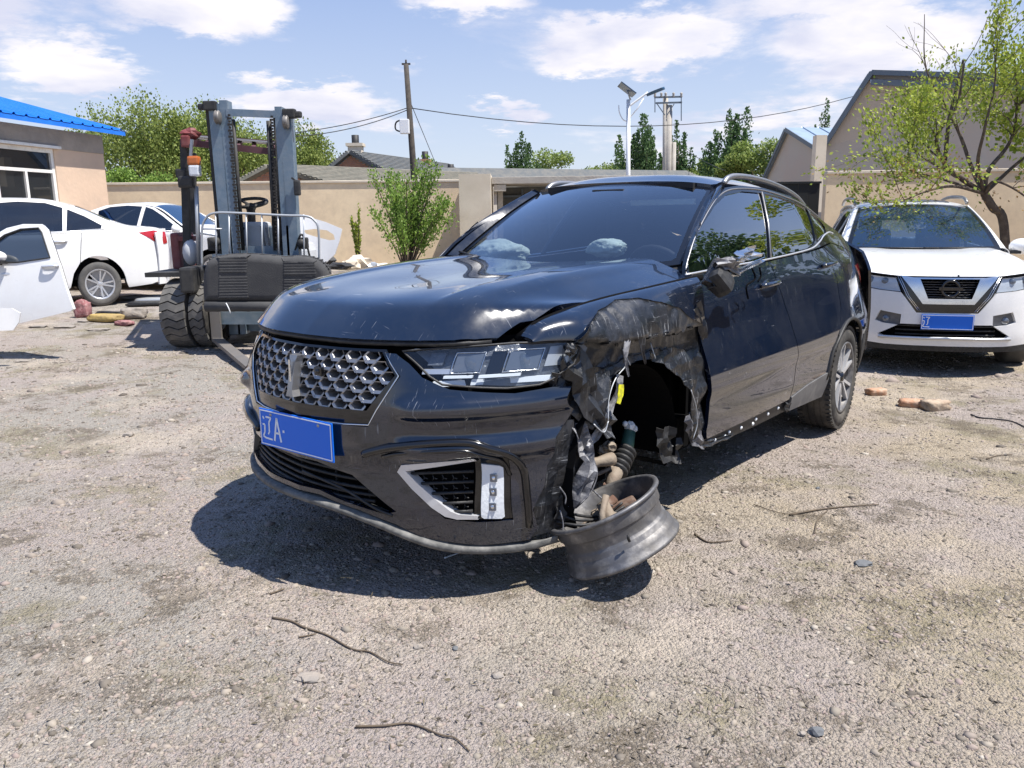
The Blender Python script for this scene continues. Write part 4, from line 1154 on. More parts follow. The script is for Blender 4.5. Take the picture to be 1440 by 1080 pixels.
# ---------------- front fascia
def front(off=0.):
    return lambda y, z: (FX(y, z) + off, y, z)
GR = [(-.372, .955), (.372, .955), (.436, .872), (.338, .737), (-.338, .737), (-.436, .872)]
GR2 = [(-.385, .964), (.385, .964), (.462, .872), (.352, .678), (-.352, .678), (-.462, .872)]
LIGHT = [(.449, .961), (.561, .970), (.743, .979), (.865, .971), (.885, .935), (.883, .885), (.851, .837), (.828, .821), (.761, .818), (.596, .843), (.552, .872), (.501, .917)]
INT = [(-.66, .53), (.10, .512), (.27, .480), (.445, .352), (.40, .338), (.115, .398), (-.24, .400), (-.66, .42)]
FOG = [(.452, .530), (.690, .566), (.762, .552), (.772, .300), (.690, .306), (.600, .328)]
low = [(-.86, .39), (-.45, .385), (-.24, .380), (.115, .380), (.30, .345), (.44, .300), (.52, .252), (.69, .208), (.80, .205)]
BUMP = low + [(.822, .25), (.815, .33), (.838, .42), (.842, .50), (.868, .58), (.872, .65), (.892, .71), (.887, .80), (.856, .808), (.78, .798), (.62, .825), (.53, .868), (.478, .918), (.432, .952), (.2, .962), (-.2, .962), (-.432, .952), (-.478, .918), (-.53, .868), (-.62, .825), (-.78, .798), (-.90, .82), (-.90, .45)]
panel('bumper', front(), BUMP, M['paint'], car, step=.022, holes=[GR2, INT, FOG, mirror_y(FOG)[::-1]], flange=.03, edge=.018)
for pl in (LIGHT, mirror_y(LIGHT)):
    hl = panel('headlight', front(-.055), pl, M['lamp_bowl'], car, step=.04, flange=.02)
    sg = 1 if pl is LIGHT else -1
    def hb(y0, y1, z0, z1, d, dep, m, nm):
        P = []
        for yy, zz in ((y0, z0), (y1, z0), (y1, z1), (y0, z1)):
            x = float(FX(yy, zz)) - d; P.append(Vector((x, yy * sg, zz)))
        b = MB(); Q = [p + Vector((-dep, -dep * .3 * sg, 0)) for p in P]
        b.add(P + Q, [(0, 1, 2, 3), (7, 6, 5, 4), (0, 4, 5, 1), (1, 5, 6, 2), (2, 6, 7, 3), (3, 7, 4, 0)])
        return b.build(nm, m, hl)
    hb(.60, .672, .882, .945, .028, .02, M['lens'], 'projector')
    hb(.735, .805, .880, .948, .028, .02, M['lens'], 'projector')
    hb(.688, .722, .868, .950, .036, .015, M['gloss'], 'divider')
    hb(.515, .560, .905, .950, .038, .015, M['lamp_bowl'], 'reflector')
    hb(.818, .862, .885, .955, .030, .012, M['galv'], 'reflector')
    hb(.585, .664, .861, .870, .016, .01, M['plate_white'], 'running_light')
    hb(.680, .776, .859, .869, .016, .01, M['plate_white'], 'running_light')
    hb(.560, .850, .831, .851, .012, .01, M['plate_white'], 'running_light')
    hb(.470, .880, .958, .966, .020, .01, M['silver'], 'brow')
    hb(.51, .60, .875, .892, .03, .01, M['silver'], 'bezel')
    for (ya, yb, za, zb) in ((.596, .676, .878, .949), (.731, .809, .876, .952)):
        q = [(float(FX(a, b)) - .026, a * sg, b) for a, b in densify([(ya, za), (yb, za), (yb, zb), (ya, zb)], .02)]
        MB().tube(q, .0028, 5, closed=True).build('projector_frame', M['chrome'], hl)
    for yy in (.64, .77):
        x = float(FX(yy, .913)) - .026
        MB().lathe([(.0, .006), (.018, .005), (.027, .0), (.028, -.01)], (x, yy * sg, .913), axis='X', n=16).build('lens', M['clear'], hl)
    panel('lamp_cover', front(-.002), pl, M['clear'], hl, step=.03, flange=0)
    pts = [(float(FX(a, b)) + .001, a, b) for a, b in densify(pl, .03)]
    MB().tube(pts, .0045, 5, closed=True).build('lamp_seal', M['plastic'], hl)
# black core added inside the shell, blocks light through gaps and below the windows
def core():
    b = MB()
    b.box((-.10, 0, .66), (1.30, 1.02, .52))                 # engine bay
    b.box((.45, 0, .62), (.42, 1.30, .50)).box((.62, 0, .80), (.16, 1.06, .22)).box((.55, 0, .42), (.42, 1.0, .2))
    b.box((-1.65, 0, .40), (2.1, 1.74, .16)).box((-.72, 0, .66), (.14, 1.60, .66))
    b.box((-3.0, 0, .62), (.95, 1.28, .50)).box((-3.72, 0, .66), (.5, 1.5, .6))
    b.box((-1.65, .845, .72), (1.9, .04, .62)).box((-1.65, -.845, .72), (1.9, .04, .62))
    return b.build('dark_core', M['void'], car)
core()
panel('grille_backing', front(-.075), [(-.48, .965), (.48, .965), (.48, .67), (-.48, .67)], M['void'], car, step=.1, flange=0)
panel('slam_panel', front(-.10), [(-.80, 1.0), (-.5, 1.0), (0, 1.0), (.5, 1.0), (.72, 1.0), (.72, .90), (0, .90), (-.80, .90)], M['void'], car, step=.1, flange=0)
# glossy frame around the grille, chrome line, lattice, badge
fr = panel('grille_frame', front(-.012), GR2, M['gloss'], car, holes=[GR], flange=.03, step=.03)
ln = [(float(FX(a, b)) - .004, a, b) for a, b in densify([(.385, .960), (.456, .872), (.348, .684), (.20, .680)], .04)[:-5]]
for s in (1, -1):
    MB().tube([(float(FX(a, b)) - .006, a * s, b) for a, b in [(.388, .955), (.42, .915), (.452, .872), (.42, .81), (.38, .74), (.350, .684), (.25, .680), (.12, .679)]], .0035, 6).build('chrome_line', M['chrome'], fr)
def lattice():
    b = MB(); px, pz = .0745, .0405
    for r in range(-1, 7):
        for c in range(-7, 8):
            y = c * px + (px / 2 if r % 2 else 0); z = .752 + r * pz * .905
            if z > .952: continue
            k = np.clip((.952 - z) / (.952 - .872), 0, 1) if z > .872 else np.clip((z - .737) / (.872 - .737), 0, 1)
            lim = .372 + (.436 - .372) * k if z > .872 else .338 + (.436 - .338) * k
            if abs(y) > lim - .012: continue
            O = [(-.5, .0), (-.26, .62), (.26, .62), (.5, .0), (.26, -.62), (-.26, -.62)]
            vs = []
            for (u, w) in O: vs.append((u * px * .97, w * pz * .93, 0.))
            for (u, w) in O: vs.append((u * px * .97 * .78, w * pz * .93 * .66 + .0035, -.004))
            for (u, w) in O: vs.append((u * px * .97 * .60, w * pz * .93 * .42 + .007, -.045))
            V = [(float(FX(y + p[0], z + p[1])) - .014 + p[2], y + p[0], z + p[1]) for p in vs]
            F = []
            for q in (0, 6):
                for i in range(6): F.append((q + i, q + (i + 1) % 6, q + 6 + (i + 1) % 6, q + 6 + i))
            b.add(V, F, False)
    return b.build('grille_lattice', M['satin'], fr)
lattice()
def badge():
    b = MB(); pts = [(-.026, .925), (.022, .925), (.014, .9), (.012, .79), (.020, .765), (-.024, .765), (-.016, .79), (-.018, .9)]
    b.add([(float(FX(0, z)) + .018, y, z) for y, z in pts] + [(float(FX(0, z)) - .02, y * 1.15, z) for y, z in pts], [tuple(range(8)), tuple(range(15, 7, -1))] + [(i, i + 8, (i + 1) % 8 + 8, (i + 1) % 8) for i in range(8)])
    o = b.build('badge', M['satin'], car)
    MB().box((float(FX(0, .85)) + .019, -.002, .845), (.004, .012, .13)).build('badge_bar', M['chrome'], o)
badge()
MB().box((float(FX(.10, .87)) - .006, .125, .872), (.02, .04, .034), bev=.004).lathe([(0, .014), (.010, .013), (.012, 0)], (float(FX(.10, .87)) - .002, .125, .872), axis='X', n=12).build('front_camera', M['gloss'], car)
# blue number plate with white writing
def plate():
    x0 = float(FX(0, .61)) - .002
    tl = .04
    t = MB().box((x0, 0, .610), (.006, .46, .155), bev=.002).build('number_plate', M['plate_blue'], car)
    def stroke(pts, w=.007):
        for a, c in zip(pts[:-1], pts[1:]):
            MBs.bar((x0 + .0035, a[0], a[1]), (x0 + .0035, c[0], c[1]), w, .002, up=(1, 0, 0))
    MBs = MB()
    # border
    B_ = [(-.222, .540), (.222, .540), (.222, .680), (-.222, .680)]
    stroke(B_ + [B_[0]], .004)
    MBs.build('plate_border', M['plate_white'], t)
    MBs = MB()
    # the character of the province: walking radical with its upper part
    c = -.178
    stroke([(c - .026, .655), (c - .018, .645)]); stroke([(c - .030, .622), (c - .016, .622), (c - .018, .590), (c - .030, .572)])
    stroke([(c - .030, .572), (c - .014, .566), (c + .030, .564)]); stroke([(c - .006, .655), (c + .028, .655), (c + .014, .635), (c + .012, .592), (c + .004, .584)])
    MBs.build('plate_character', M['plate_white'], t)
    MBs = MB(); c = -.112
    stroke([(c - .022, .562), (c, .660), (c + .022, .562)], .009); stroke([(c - .013, .596), (c + .013, .596)], .008)
    MBs.build('plate_letter', M['plate_white'], t)
    MB().box((x0 + .004, -.070, .610), (.002, .010, .010)).build('plate_dot', M['plate_white'], t)
    for y in (-.15, .15):
        MB().lathe([(0, .004), (.006, .003), (.007, 0)], (x0 + .003, y, .668), axis='X', n=8).build('plate_screw', M['satin'], t)
plate()
# lower intake with slats
ib = panel('intake_backing', front(-.09), [(-.70, .545), (.48, .525), (.48, .30), (-.70, .38)], M['void'], car, step=.1, flange=0)
for k, (zl, zr) in enumerate(((.512, .488), (.488, .462), (.463, .432), (.440, .408), (.418, .385))):
    for s in range(1):
        pts = []
        for i in range(15):
            u = i / 14; y = -.65 + 1.07 * u; z = zl + (zr - zl) * smooth01(u) * 1.3
            if y > .30 and z > .352 + (.445 - y) * .9: continue
            pts.append((float(FX(y, z)) - .03, y, z))
        if len(pts) > 3: MB().tube(pts, .0085, 6, flat=.8).build('intake_slat', M['plastic'], ib)
for y in (-.45, -.25, -.05, .15, .3):
    MB().bar((float(FX(y, .45)) - .05, y, .50), (float(FX(y, .45)) - .05, y, .38), .008).build('intake_rib', M['plastic'], ib)
# broken trim hanging in the intake
MB().tube(crv([(float(FX(a, b)) + .0, a, b) for a, b in [(.02, .46), (.14, .44), (.25, .415), (.36, .36), (.43, .335)]], 5), .006, 5).build('loose_strip', M['plastic'], ib)
# lip
_lz = pch([-.95, -.6, 0, .2, .33, .444, .52, .6, .70, .80, .88], [.378, .362, .357, .345, .316, .274, .236, .207, .184, .178, .196])
lipp = [(y, float(_lz(y))) for y in (-.92, -.8, -.65, -.5, -.35, -.2, -.05, .1, .2, .3, .4, .48, .56, .64, .72, .80, .866)]
pts = crv([(float(FX(a, b)) + .012, a, b) for a, b in lipp], 4)
lb = MB(); n = len(pts)
prf = [(-.10, .012), (.0, .013), (.011, .007), (.010, -.010), (-.012, -.016), (-.12, -.014)]
VV = []
for p in pts:
    for dx, dz in prf: VV.append((p[0] + dx, p[1] - dx * .35 * (1 if p[1] > .5 else 0), p[2] + dz))
lb.add(VV, [(i * 6 + k, i * 6 + k + 1, i * 6 + 7 + k, i * 6 + 6 + k) for i in range(n - 1) for k in range(5)], True)
lb.build('front_lip', M['lip'], car)
# fog lamp bays
for s in (1, -1):
    fb = panel('fog_bay', (lambda s: lambda y, z: (FX(y, z) - .055, y * s, z))(s), [(.43, .56), (.80, .58), (.80, .28), (.58, .29)], M['void'], car, step=.1, flange=0, flip=(s < 0))
    # white boomerang trim: tapered bars
    T_ = [(.690, .556, .006), (.58, .541, .009), (.470, .524, .013), (.462, .515, .013), (.51, .455, .014), (.575, .385, .015), (.612, .348, .013), (.640, .334, .010), (.692, .326, .007)]
    b = MB(); P = []
    for i, (y, z, w) in enumerate(T_):
        q0 = T_[max(i - 1, 0)]; q1 = T_[min(i + 1, len(T_) - 1)]; d = Vector((q1[0] - q0[0], q1[1] - q0[1])).normalized(); nn = Vector((-d.y, d.x))
        for k, dx in ((1, .006), (-1, .006), (-1, -.03), (1, -.03)):
            yy, zz = y + nn.x * w * k, z + nn.y * w * k; P.append((float(FX(yy, zz)) + dx, yy * s, zz))
    b.add(P, [(i * 4 + k, i * 4 + (k + 1) % 4, i * 4 + 4 + (k + 1) % 4, i * 4 + 4 + k) for i in range(len(T_) - 1) for k in range(4)], False)
    b.build('fog_trim', M['silver'], fb)
    for (ya, yb, z0, z1) in ((.485, .672, .500, .506), (.52, .672, .462, .466), (.555, .672, .424, .426), (.585, .672, .386, .387), (.612, .672, .352, .352)):
        MB().tube([(float(FX(ya, z0)) - .012, ya * s, z0), (float(FX(yb, z1)) - .012, yb * s, z1)], .0085, 6, flat=.7).build('fog_slat', M['plastic'], fb)
    # small hexagon mesh between the slats
    hm = MB()
    for zz in (.481, .443, .405, .370):
        y = .50 + (.50 - zz) * .85
        while y < .665:
            hm.tube([(float(FX(y, zz)) - .028, (y) * s, zz - .012), (float(FX(y, zz)) - .028, (y + .008) * s, zz), (float(FX(y, zz)) - .028, y * s, zz + .012)], .0028, 4)
            hm.tube([(float(FX(y, zz)) - .028, (y + .008) * s, zz), (float(FX(y, zz)) - .028, (y + .024) * s, zz)], .0028, 4)
            y += .03
    hm.build('fog_mesh', M['plastic'], fb)
    # gloss surround and lamp
    def fp(poly, off, nm, m, par, **k): return panel(nm, (lambda s: lambda y, z: (FX(y, z) + off, y * s, z))(s), poly, m, par, flip=(s < 0), **k)
    fp([(.678, .560), (.760, .548), (.771, .305), (.676, .318)], -.012, 'fog_surround', M['gloss'], fb, step=.03)
    lm = fp([(.700, .536), (.742, .522), (.750, .514), (.755, .320), (.748, .312), (.706, .320), (.700, .328)], .004, 'fog_lamp', M['lamp_white'], fb, step=.02)
    for zz in (.478, .424, .366):
        yy = .728; x = float(FX(yy, zz)) + .006
        MB().box((x, yy * s, zz), (.008, .030, .032), rz=s * .55, bev=.003).build('led', M['lens'], lm)
        MB().lathe([(0, .006), (.007, .004), (.009, 0)], (x + .004, yy * s + s * .002, zz), axis='X', n=10).build('led_chip', M['chrome'], lm)
    # arched lip over the bay
    A_ = [(.33, .570), (.373, .586), (.466, .612), (.60, .628), (.684, .625), (.735, .600), (.772, .560), (.793, .500), (.803, .40), (.806, .262)]
    pts = crv([(float(FX(a, b)) + .004, a * s, b) for a, b in A_], 4)
    MB().tube(pts, .016, 8).build('bay_arch', M['gloss'], fb)
    A2 = [(.40, .565), (.47, .585), (.60, .600), (.672, .598), (.715, .575), (.748, .54), (.765, .48)]
    MB().tube(crv([(float(FX(a, b)) + .002, a * s, b) for a, b in A2], 4), .008, 6).build('bay_arch', M['gloss'], fb)

# ---------------- bonnet
lead = [(float(_lead(abs(y))), y) for y in np.linspace(.70, -.70, 29)]
left = [(x, float(_gap(x))) for x in np.linspace(-.79, .44, 24)]
right = [(x, -float(_gap(x))) for x in np.linspace(.44, -.79, 24)]
rear = [(-.76, -.6), (-.70, -.3), (-.68, 0), (-.70, .3), (-.76, .6)]
hood = panel('bonnet', lambda x, y: (x, y, HZ(x, y)), left + lead + right + rear, M['paint'], car, step=.025, flange=.028)
MB().tube([(float(_lead(abs(y))) - .014, y, .985) for y in np.linspace(.68, -.68, 29)], .010, 6).build('bonnet_seal', M['plastic'], hood)
# black channel in the bonnet/fender gap
MB().tube([(x, float(_gap(x)) + .012, float(_gpz(x)) - .012) for x in np.linspace(-.78, .46, 20)], [.016] * 20, 6).build('gap_channel', M['void'], car)
MB().tube([(x, -float(_gap(x)) - .012, float(_gpz(x)) - .03) for x in np.linspace(-.78, .46, 20)], [.022] * 20, 6).build('gap_channel', M['void'], car)

# ---------------- front fenders
_fe_y = pch([-.8, -.1, .25, .33, .47], [.949, .957, .912, .868, .792])
_fe_z = pch([-.8, .05, .33, .47], [.93, .935, .975, .982])
def fender(s, off=0.):
    def f(x, a):
        yg = _gap(x) + .008; zg = _gpz(x); ye = _fe_y(x); ze = _fe_z(x)
        y = yg + (ye - yg) * np.sin((1 - a) * math.pi / 2) ** .9; z = ze + (zg - ze) * np.sin(a * math.pi / 2)
        return (x, (y + off) * s, z)
    return f
fen = panel('front_fender', fender(1), [(.455, .97), (.455, .03), (.33, .02), (.25, .02), (.10, .25), (-.1, .55), (-.3, .50), (-.50, .18), (-.62, .02), (-.695, .02), (-.72, .97), (-.4, .985), (0, .985), (.3, .98)], M['paint'], car, step=.025, flange=.02, flip=True)
panel('front_fender', fender(-1), [(.455, .97), (.455, .0), (-.72, .0), (-.72, .985)], M['paint'], car, step=.03, flange=.02)
def arc(cx, cz, r, a0, a1, n=18): return [(cx + r * math.cos(R_(a0 + (a1 - a0) * i / n)), cz + r * math.sin(R_(a0 + (a1 - a0) * i / n))) for i in range(n + 1)]
def side(s, off=0.): return lambda x, z: (x, (SY(x, z) + off) * s, z)
panel('front_fender_side', side(-1), [(.30, .93), (.30, .50)] + arc(-.10, .39, .43, 15, 187) + [(-.70, .34), (-.70, .93)], M['paint'], car, step=.04, flange=.03)

# crumpled left fender: a torn, folded sheet
def crumple(amp, f1, f2, seed, pull=None):
    def w(P, Nn):
        out = P.copy()
        for i in range(len(P)):
            p = Vector(P[i]); q = p * f1 + Vector((seed, 0, 0))
            r = 1 - abs(noise.noise(q)) * 2.2; r2 = 1 - abs(noise.noise(p * f2 + Vector((0, seed, 2)))) * 2.2
            w_ = (p.x * 9.5 + noise.noise(p * 3.1) * 1.6); tri = abs((w_ % 1) - .5) * 2; w3 = (p.z * 7 + p.x * 3 + noise.noise(p * 2.3 + Vector((4, 4, 4))) * 1.5); tr3 = abs((w3 % 1) - .5) * 2
            d = amp * (r * .5 + r2 * .18 + tri * .65 + tr3 * .45 - .75)
            t = Vector((noise.noise(q + Vector((9, 3, 1))), 0, noise.noise(q + Vector((2, 8, 5))))) * amp * .55
            n_ = Vector(Nn[i]) * d + t
            if pull: n_ += Vector(pull(p))
            out[i] = np.array(p + n_)
        return out
    return w
def FY(x, z):
    """outer skin of the fender as y(x, z), shoulder included"""
    zg = _gpz(x); ze = _fe_z(x); yg = _gap(x); ye = _fe_y(x)
    k = np.clip((z - ze) / (zg - ze + 1e-6), 0, 1)
    return np.where(z > ze, yg + (ye - yg) * np.sqrt(np.clip(1 - k * k, 0, 1)), SY(x, z))
def pull1(p):
    # pushed inwards at the front near the torn bumper, outwards over the arch
    d = -.10 * smooth01((p.x - .12) / .25) * smooth01((1.0 - p.z) / .3)
    return (0, d, 0)
CTOP = [(.31, .975), (.23, 1.03), (.145, 1.068), (.06, 1.085), (-.004, 1.100), (-.142, 1.098), (-.25, 1.075), (-.346, 1.051), (-.43, 1.03), (-.492, .99), (-.60, .955), (-.69, .92)]
CMID = [(-.705, .80), (-.60, .81), (-.48, .84), (-.36, .865), (-.22, .87), (-.08, .875), (.03, .86), (.12, .845), (.20, .86), (.27, .88), (.34, .89)]
CLOW = [(-.715, .60), (-.70, .42), (-.63, .36), (-.57, .40), (-.60, .47), (-.575, .56), (-.53, .645), (-.45, .72), (-.36, .785), (-.25, .825), (-.12, .838), (-.01, .83), (.08, .79), (.14, .72), (.170, .64), (.20, .60), (.245, .64), (.29, .71), (.33, .79)]
def bands(P, Nn):
    """scraped panel: shallow upright folds, its lower rim curled outwards, a crease along the top"""
    out = P.copy()
    for i in range(len(P)):
        p = Vector(P[i]); q = p.x * 8.5 + noise.noise(p * 4) * 1.2; tri = abs((q % 1) - .5) * 2
        rim = float(smooth01((.95 - p.z) / .10)); fold = 1 - abs(noise.noise(p * 6 + Vector((2, 0, 5)))) * 2.5
        d = .013 * (tri ** .6 - .4) * float(smooth01((1.09 - p.z) / .08)) + .022 * rim - .006 + .006 * fold + .004 * noise.noise(p * 22)
        d += .012 * float(smooth01((p.x - .18) / .12)) * noise.noise(p * 14)
        out[i] = np.array(p + Vector(Nn[i]) * d + Vector((0, 0, -.012 * rim * tri)))
    return out
cf = panel('crumpled_fender', lambda x, z: (x, FY(x, z) + .012, z), CTOP + CMID, M['scuff'], car, step=.014, flange=.005, edge=.014, warp=bands)
panel('torn_fender_edge', lambda x, z: (x, FY(x, z) - .004, z), [(-.705, .815)] + CLOW + CMID[::-1][:-1], M['scuff'], car, step=.022, flange=.004, edge=.020, warp=crumple(.024, 5.2, 15, 3.3, pull1), facet=True)
# bright bare-metal edges along the tear
for pts in ([(.170, .64), (.20, .60), (.245, .64)], [(-.01, .83), (.08, .79), (.14, .72), (.170, .64)], [(-.53, .645), (-.575, .56), (-.60, .47), (-.57, .40)], [(-.24, .90), (-.25, .83)], [(-.02, .90), (-.05, .83)]):
    MB().tube(crv([(x, float(FY(x, z)) + .008 + .006 * math.sin(x * 40), z) for x, z in pts], 5), .0028, 5).build('bare_metal_edge', M['galv'], cf)
# a second layer of folded sheet at the front edge, and ragged strips
def ragged(name, path, wid, m, seed, amp=.02, thick=.003, nw=4, par=None, jag=.25):
    """a torn ribbon of sheet following path (3-D), width wid along direction D, crinkled"""
    r = random.Random(seed); P = [Vector(q) for q in crv(path, 3)]; n = len(P)
    V = []
    for i, p in enumerate(P):
        t = (P[min(i + 1, n - 1)] - P[max(i - 1, 0)]).normalized()
        D = t.cross(Vector((.25, 1, .1))).normalized(); nn = t.cross(D)
        w = (wid[0] + (wid[1] - wid[0]) * i / (n - 1)) * (1 + r.uniform(-jag, jag))
        for k in range(nw + 1):
            u = k / nw - .5; q = p + D * (u * w)
            q += nn * (amp * (noise.noise(q * 14 + Vector((seed, 0, 0))) * 1.5 + .6 * math.sin(u * 9 + i * .5 + seed)))
            V.append(q)
    F = [(i * (nw + 1) + k, i * (nw + 1) + k + 1, (i + 1) * (nw + 1) + k + 1, (i + 1) * (nw + 1) + k) for i in range(n - 1) for k in range(nw)]
    b = MB(); b.add(V, F, False)
    o = b.build(name, m, par or car)
    md = o.modifiers.new('thickness', 'SOLIDIFY'); md.thickness = thick
    return o
ragged('torn_sheet', [(.33, .86, .93), (.27, .90, .84), (.24, .91, .74), (.16, .93, .63), (.09, .93, .60)], (.13, .09), M['scuff'], 1, .022)
ragged('torn_sheet', [(.36, .855, .86), (.36, .84, .76), (.33, .85, .67), (.30, .86, .60)], (.07, .10), M['scuff'], 2, .025)
ragged('torn_sheet', [(.42, .83, .80), (.40, .835, .70), (.40, .83, .60), (.42, .80, .50), (.44, .79, .40), (.43, .79, .28)], (.05, .11), M['scuff'], 3, .014)
ragged('torn_sheet', [(.35, .865, .66), (.35, .86, .56), (.36, .85, .46), (.38, .835, .36), (.39, .83, .27), (.39, .825, .21)], (.12, .21), M['scuff'], 4, .009, jag=.12)
ragged('torn_sheet', [(.28, .87, .52), (.28, .87, .42), (.31, .86, .32), (.33, .85, .25)], (.09, .10), M['plastic'], 14, .012)
ragged('torn_liner', [(.25, .885, .64), (.24, .89, .57), (.23, .90, .48), (.27, .89, .39), (.31, .88, .30)], (.10, .05), M['torn'], 5, .030)
ragged('torn_liner', [(.03, .93, .80), (.06, .925, .72), (.12, .92, .64), (.18, .91, .57), (.24, .90, .54)], (.040, .03), M['torn'], 6, .010)
ragged('torn_sheet', [(-.60, .945, .52), (-.62, .95, .45), (-.66, .955, .38), (-.72, .95, .345)], (.10, .06), M['torn'], 8, .016)
ragged('torn_liner', [(-.46, .90, .46), (-.47, .88, .40), (-.50, .88, .345), (-.58, .90, .33)], (.10, .12), M['plastic'], 9, .022)
ragged('torn_sheet', [(-.60, .95, 1.02), (-.66, .955, .95), (-.70, .958, .86)], (.09, .05), M['scuff'], 10, .014)
ragged('torn_sheet', [(.03, .96, .95), (.05, .965, .88), (.03, .965, .80)], (.035, .01), M['torn'], 11, .006)
ragged('torn_sheet', [(-.07, .965, .97), (-.08, .97, .89), (-.11, .965, .83)], (.05, .01), M['scuff'], 12, .008)
MB().ball((.335, .885, .945), .030, 12, sq=(1, .7, .8), jit=.25).build('torn_sheet', M['scuff'], car)
ragged('paint_marker_patch', [(.085, .965, .775), (.092, .965, .735), (.105, .963, .700)], (.030, .022), M['yellow'], 13, .002)
# wires dangling out of the torn corner
for k, pts in enumerate(([(.20, .90, .50), (.19, .92, .42), (.24, .92, .35), (.30, .91, .32)], [(.26, .88, .42), (.20, .92, .34), (.13, .93, .28), (.08, .93, .25)], [(.36, .855, .30), (.36, .87, .25), (.375, .88, .22)], [(.37, .86, .40), (.35, .875, .36), (.36, .88, .33)])):
    MB().tube(crv(pts, 5), .0032, 5).build('loose_wire', M['torn'], car)
# wheel-arch liner (dark half drum) and what is left of the suspension
lin = MB(); n = 18
for i in range(n):
    a0, a1 = R_(-25 + 215 * i / n), R_(-25 + 215 * (i + 1) / n)
    P = []
    for a in (a0, a1):
        for y in (.90, .46): P.append((-.10 + .44 * math.cos(a), y, .39 + .43 * math.sin(a)))
    lin.add(P, [(0, 1, 3, 2)], True)
lin.add([(-.60, .47, .1), (.40, .47, .1), (.40, .47, .88), (-.60, .47, .88)], [(0, 1, 2, 3)])
lin.build('arch_liner', M['void'], car)
def onray(px, y):
    """car-frame point on the sight line of a photograph pixel at lateral distance y (used for the small suspension pieces)"""
    o = Vector((0, 0, CAM_H)); d = CAM_ROT @ Vector(((px[0] - 720) / F_PX, (540 - px[1]) / F_PX, -1))
    Rm = Matrix.Rotation(-CAR_YAW, 3, 'Z'); o = Rm @ (o - CAR_T); d = Rm @ d; t = (y - o.y) / d.y
    return o + d * t
sus = MB().tube([onray((885, 607), .72), onray((880, 638), .74)], [.030, .034], 12).build('strut', M['green'], car)
MB().ball(onray((885, 600), .72), .026, 10, jit=.2).ball(onray((893, 603), .72), .016, 8, jit=.2).ball(onray((879, 596), .72), .014, 8).build('strut_top', M['plate_white'], sus)
a, b_ = onray((880, 636), .76), onray((868, 662), .78)
pr_ = MB(); d = (b_ - a)
for k in range(9):
    c = a + d * k / 8; rr = .036 if k % 2 else .050
    pr_.tube([c - d / 20, c + d / 20], [rr, rr], 14)
pr_.build('axle_boot', M['plastic'], car)
MB().tube([onray((868, 660), .78), onray((863, 672), .79), onray((856, 690), .80)], [.036, .030, .026], 12).build('drive_shaft', M['cast'], car)
MB().tube(crv([onray((815, 655), .70), onray((835, 651), .74), onray((862, 645), .78)], 4), [.020, .022, .026, .026, .024, .022, .026, .03, .03], 10).build('control_arm', M['cast'], car)
MB().tube(crv([onray((812, 668), .66), onray((835, 668), .72), onray((866, 655), .78)], 4), .010, 8).build('tie_rod', M['cast'], car)
MB().ball(onray((856, 628), .72), .036, 10, sq=(1.2, 1, .8), jit=.25).ball(onray((846, 633), .70), .022, 8, jit=.3).build('ball_joint', M['cast'], car)
MB().box(onray((858, 688), .80), (.03, .06, .05), rz=.4).tube([onray((845, 640), .70), onray((880, 652), .74)], .012, 8).build('knuckle_bracket', M['rust'], car)
MB().tube(crv([onray((868, 640), .70), onray((905, 645), .62), onray((935, 652), .55)], 4), .012, 8).build('stabiliser_bar', M['void'], car)

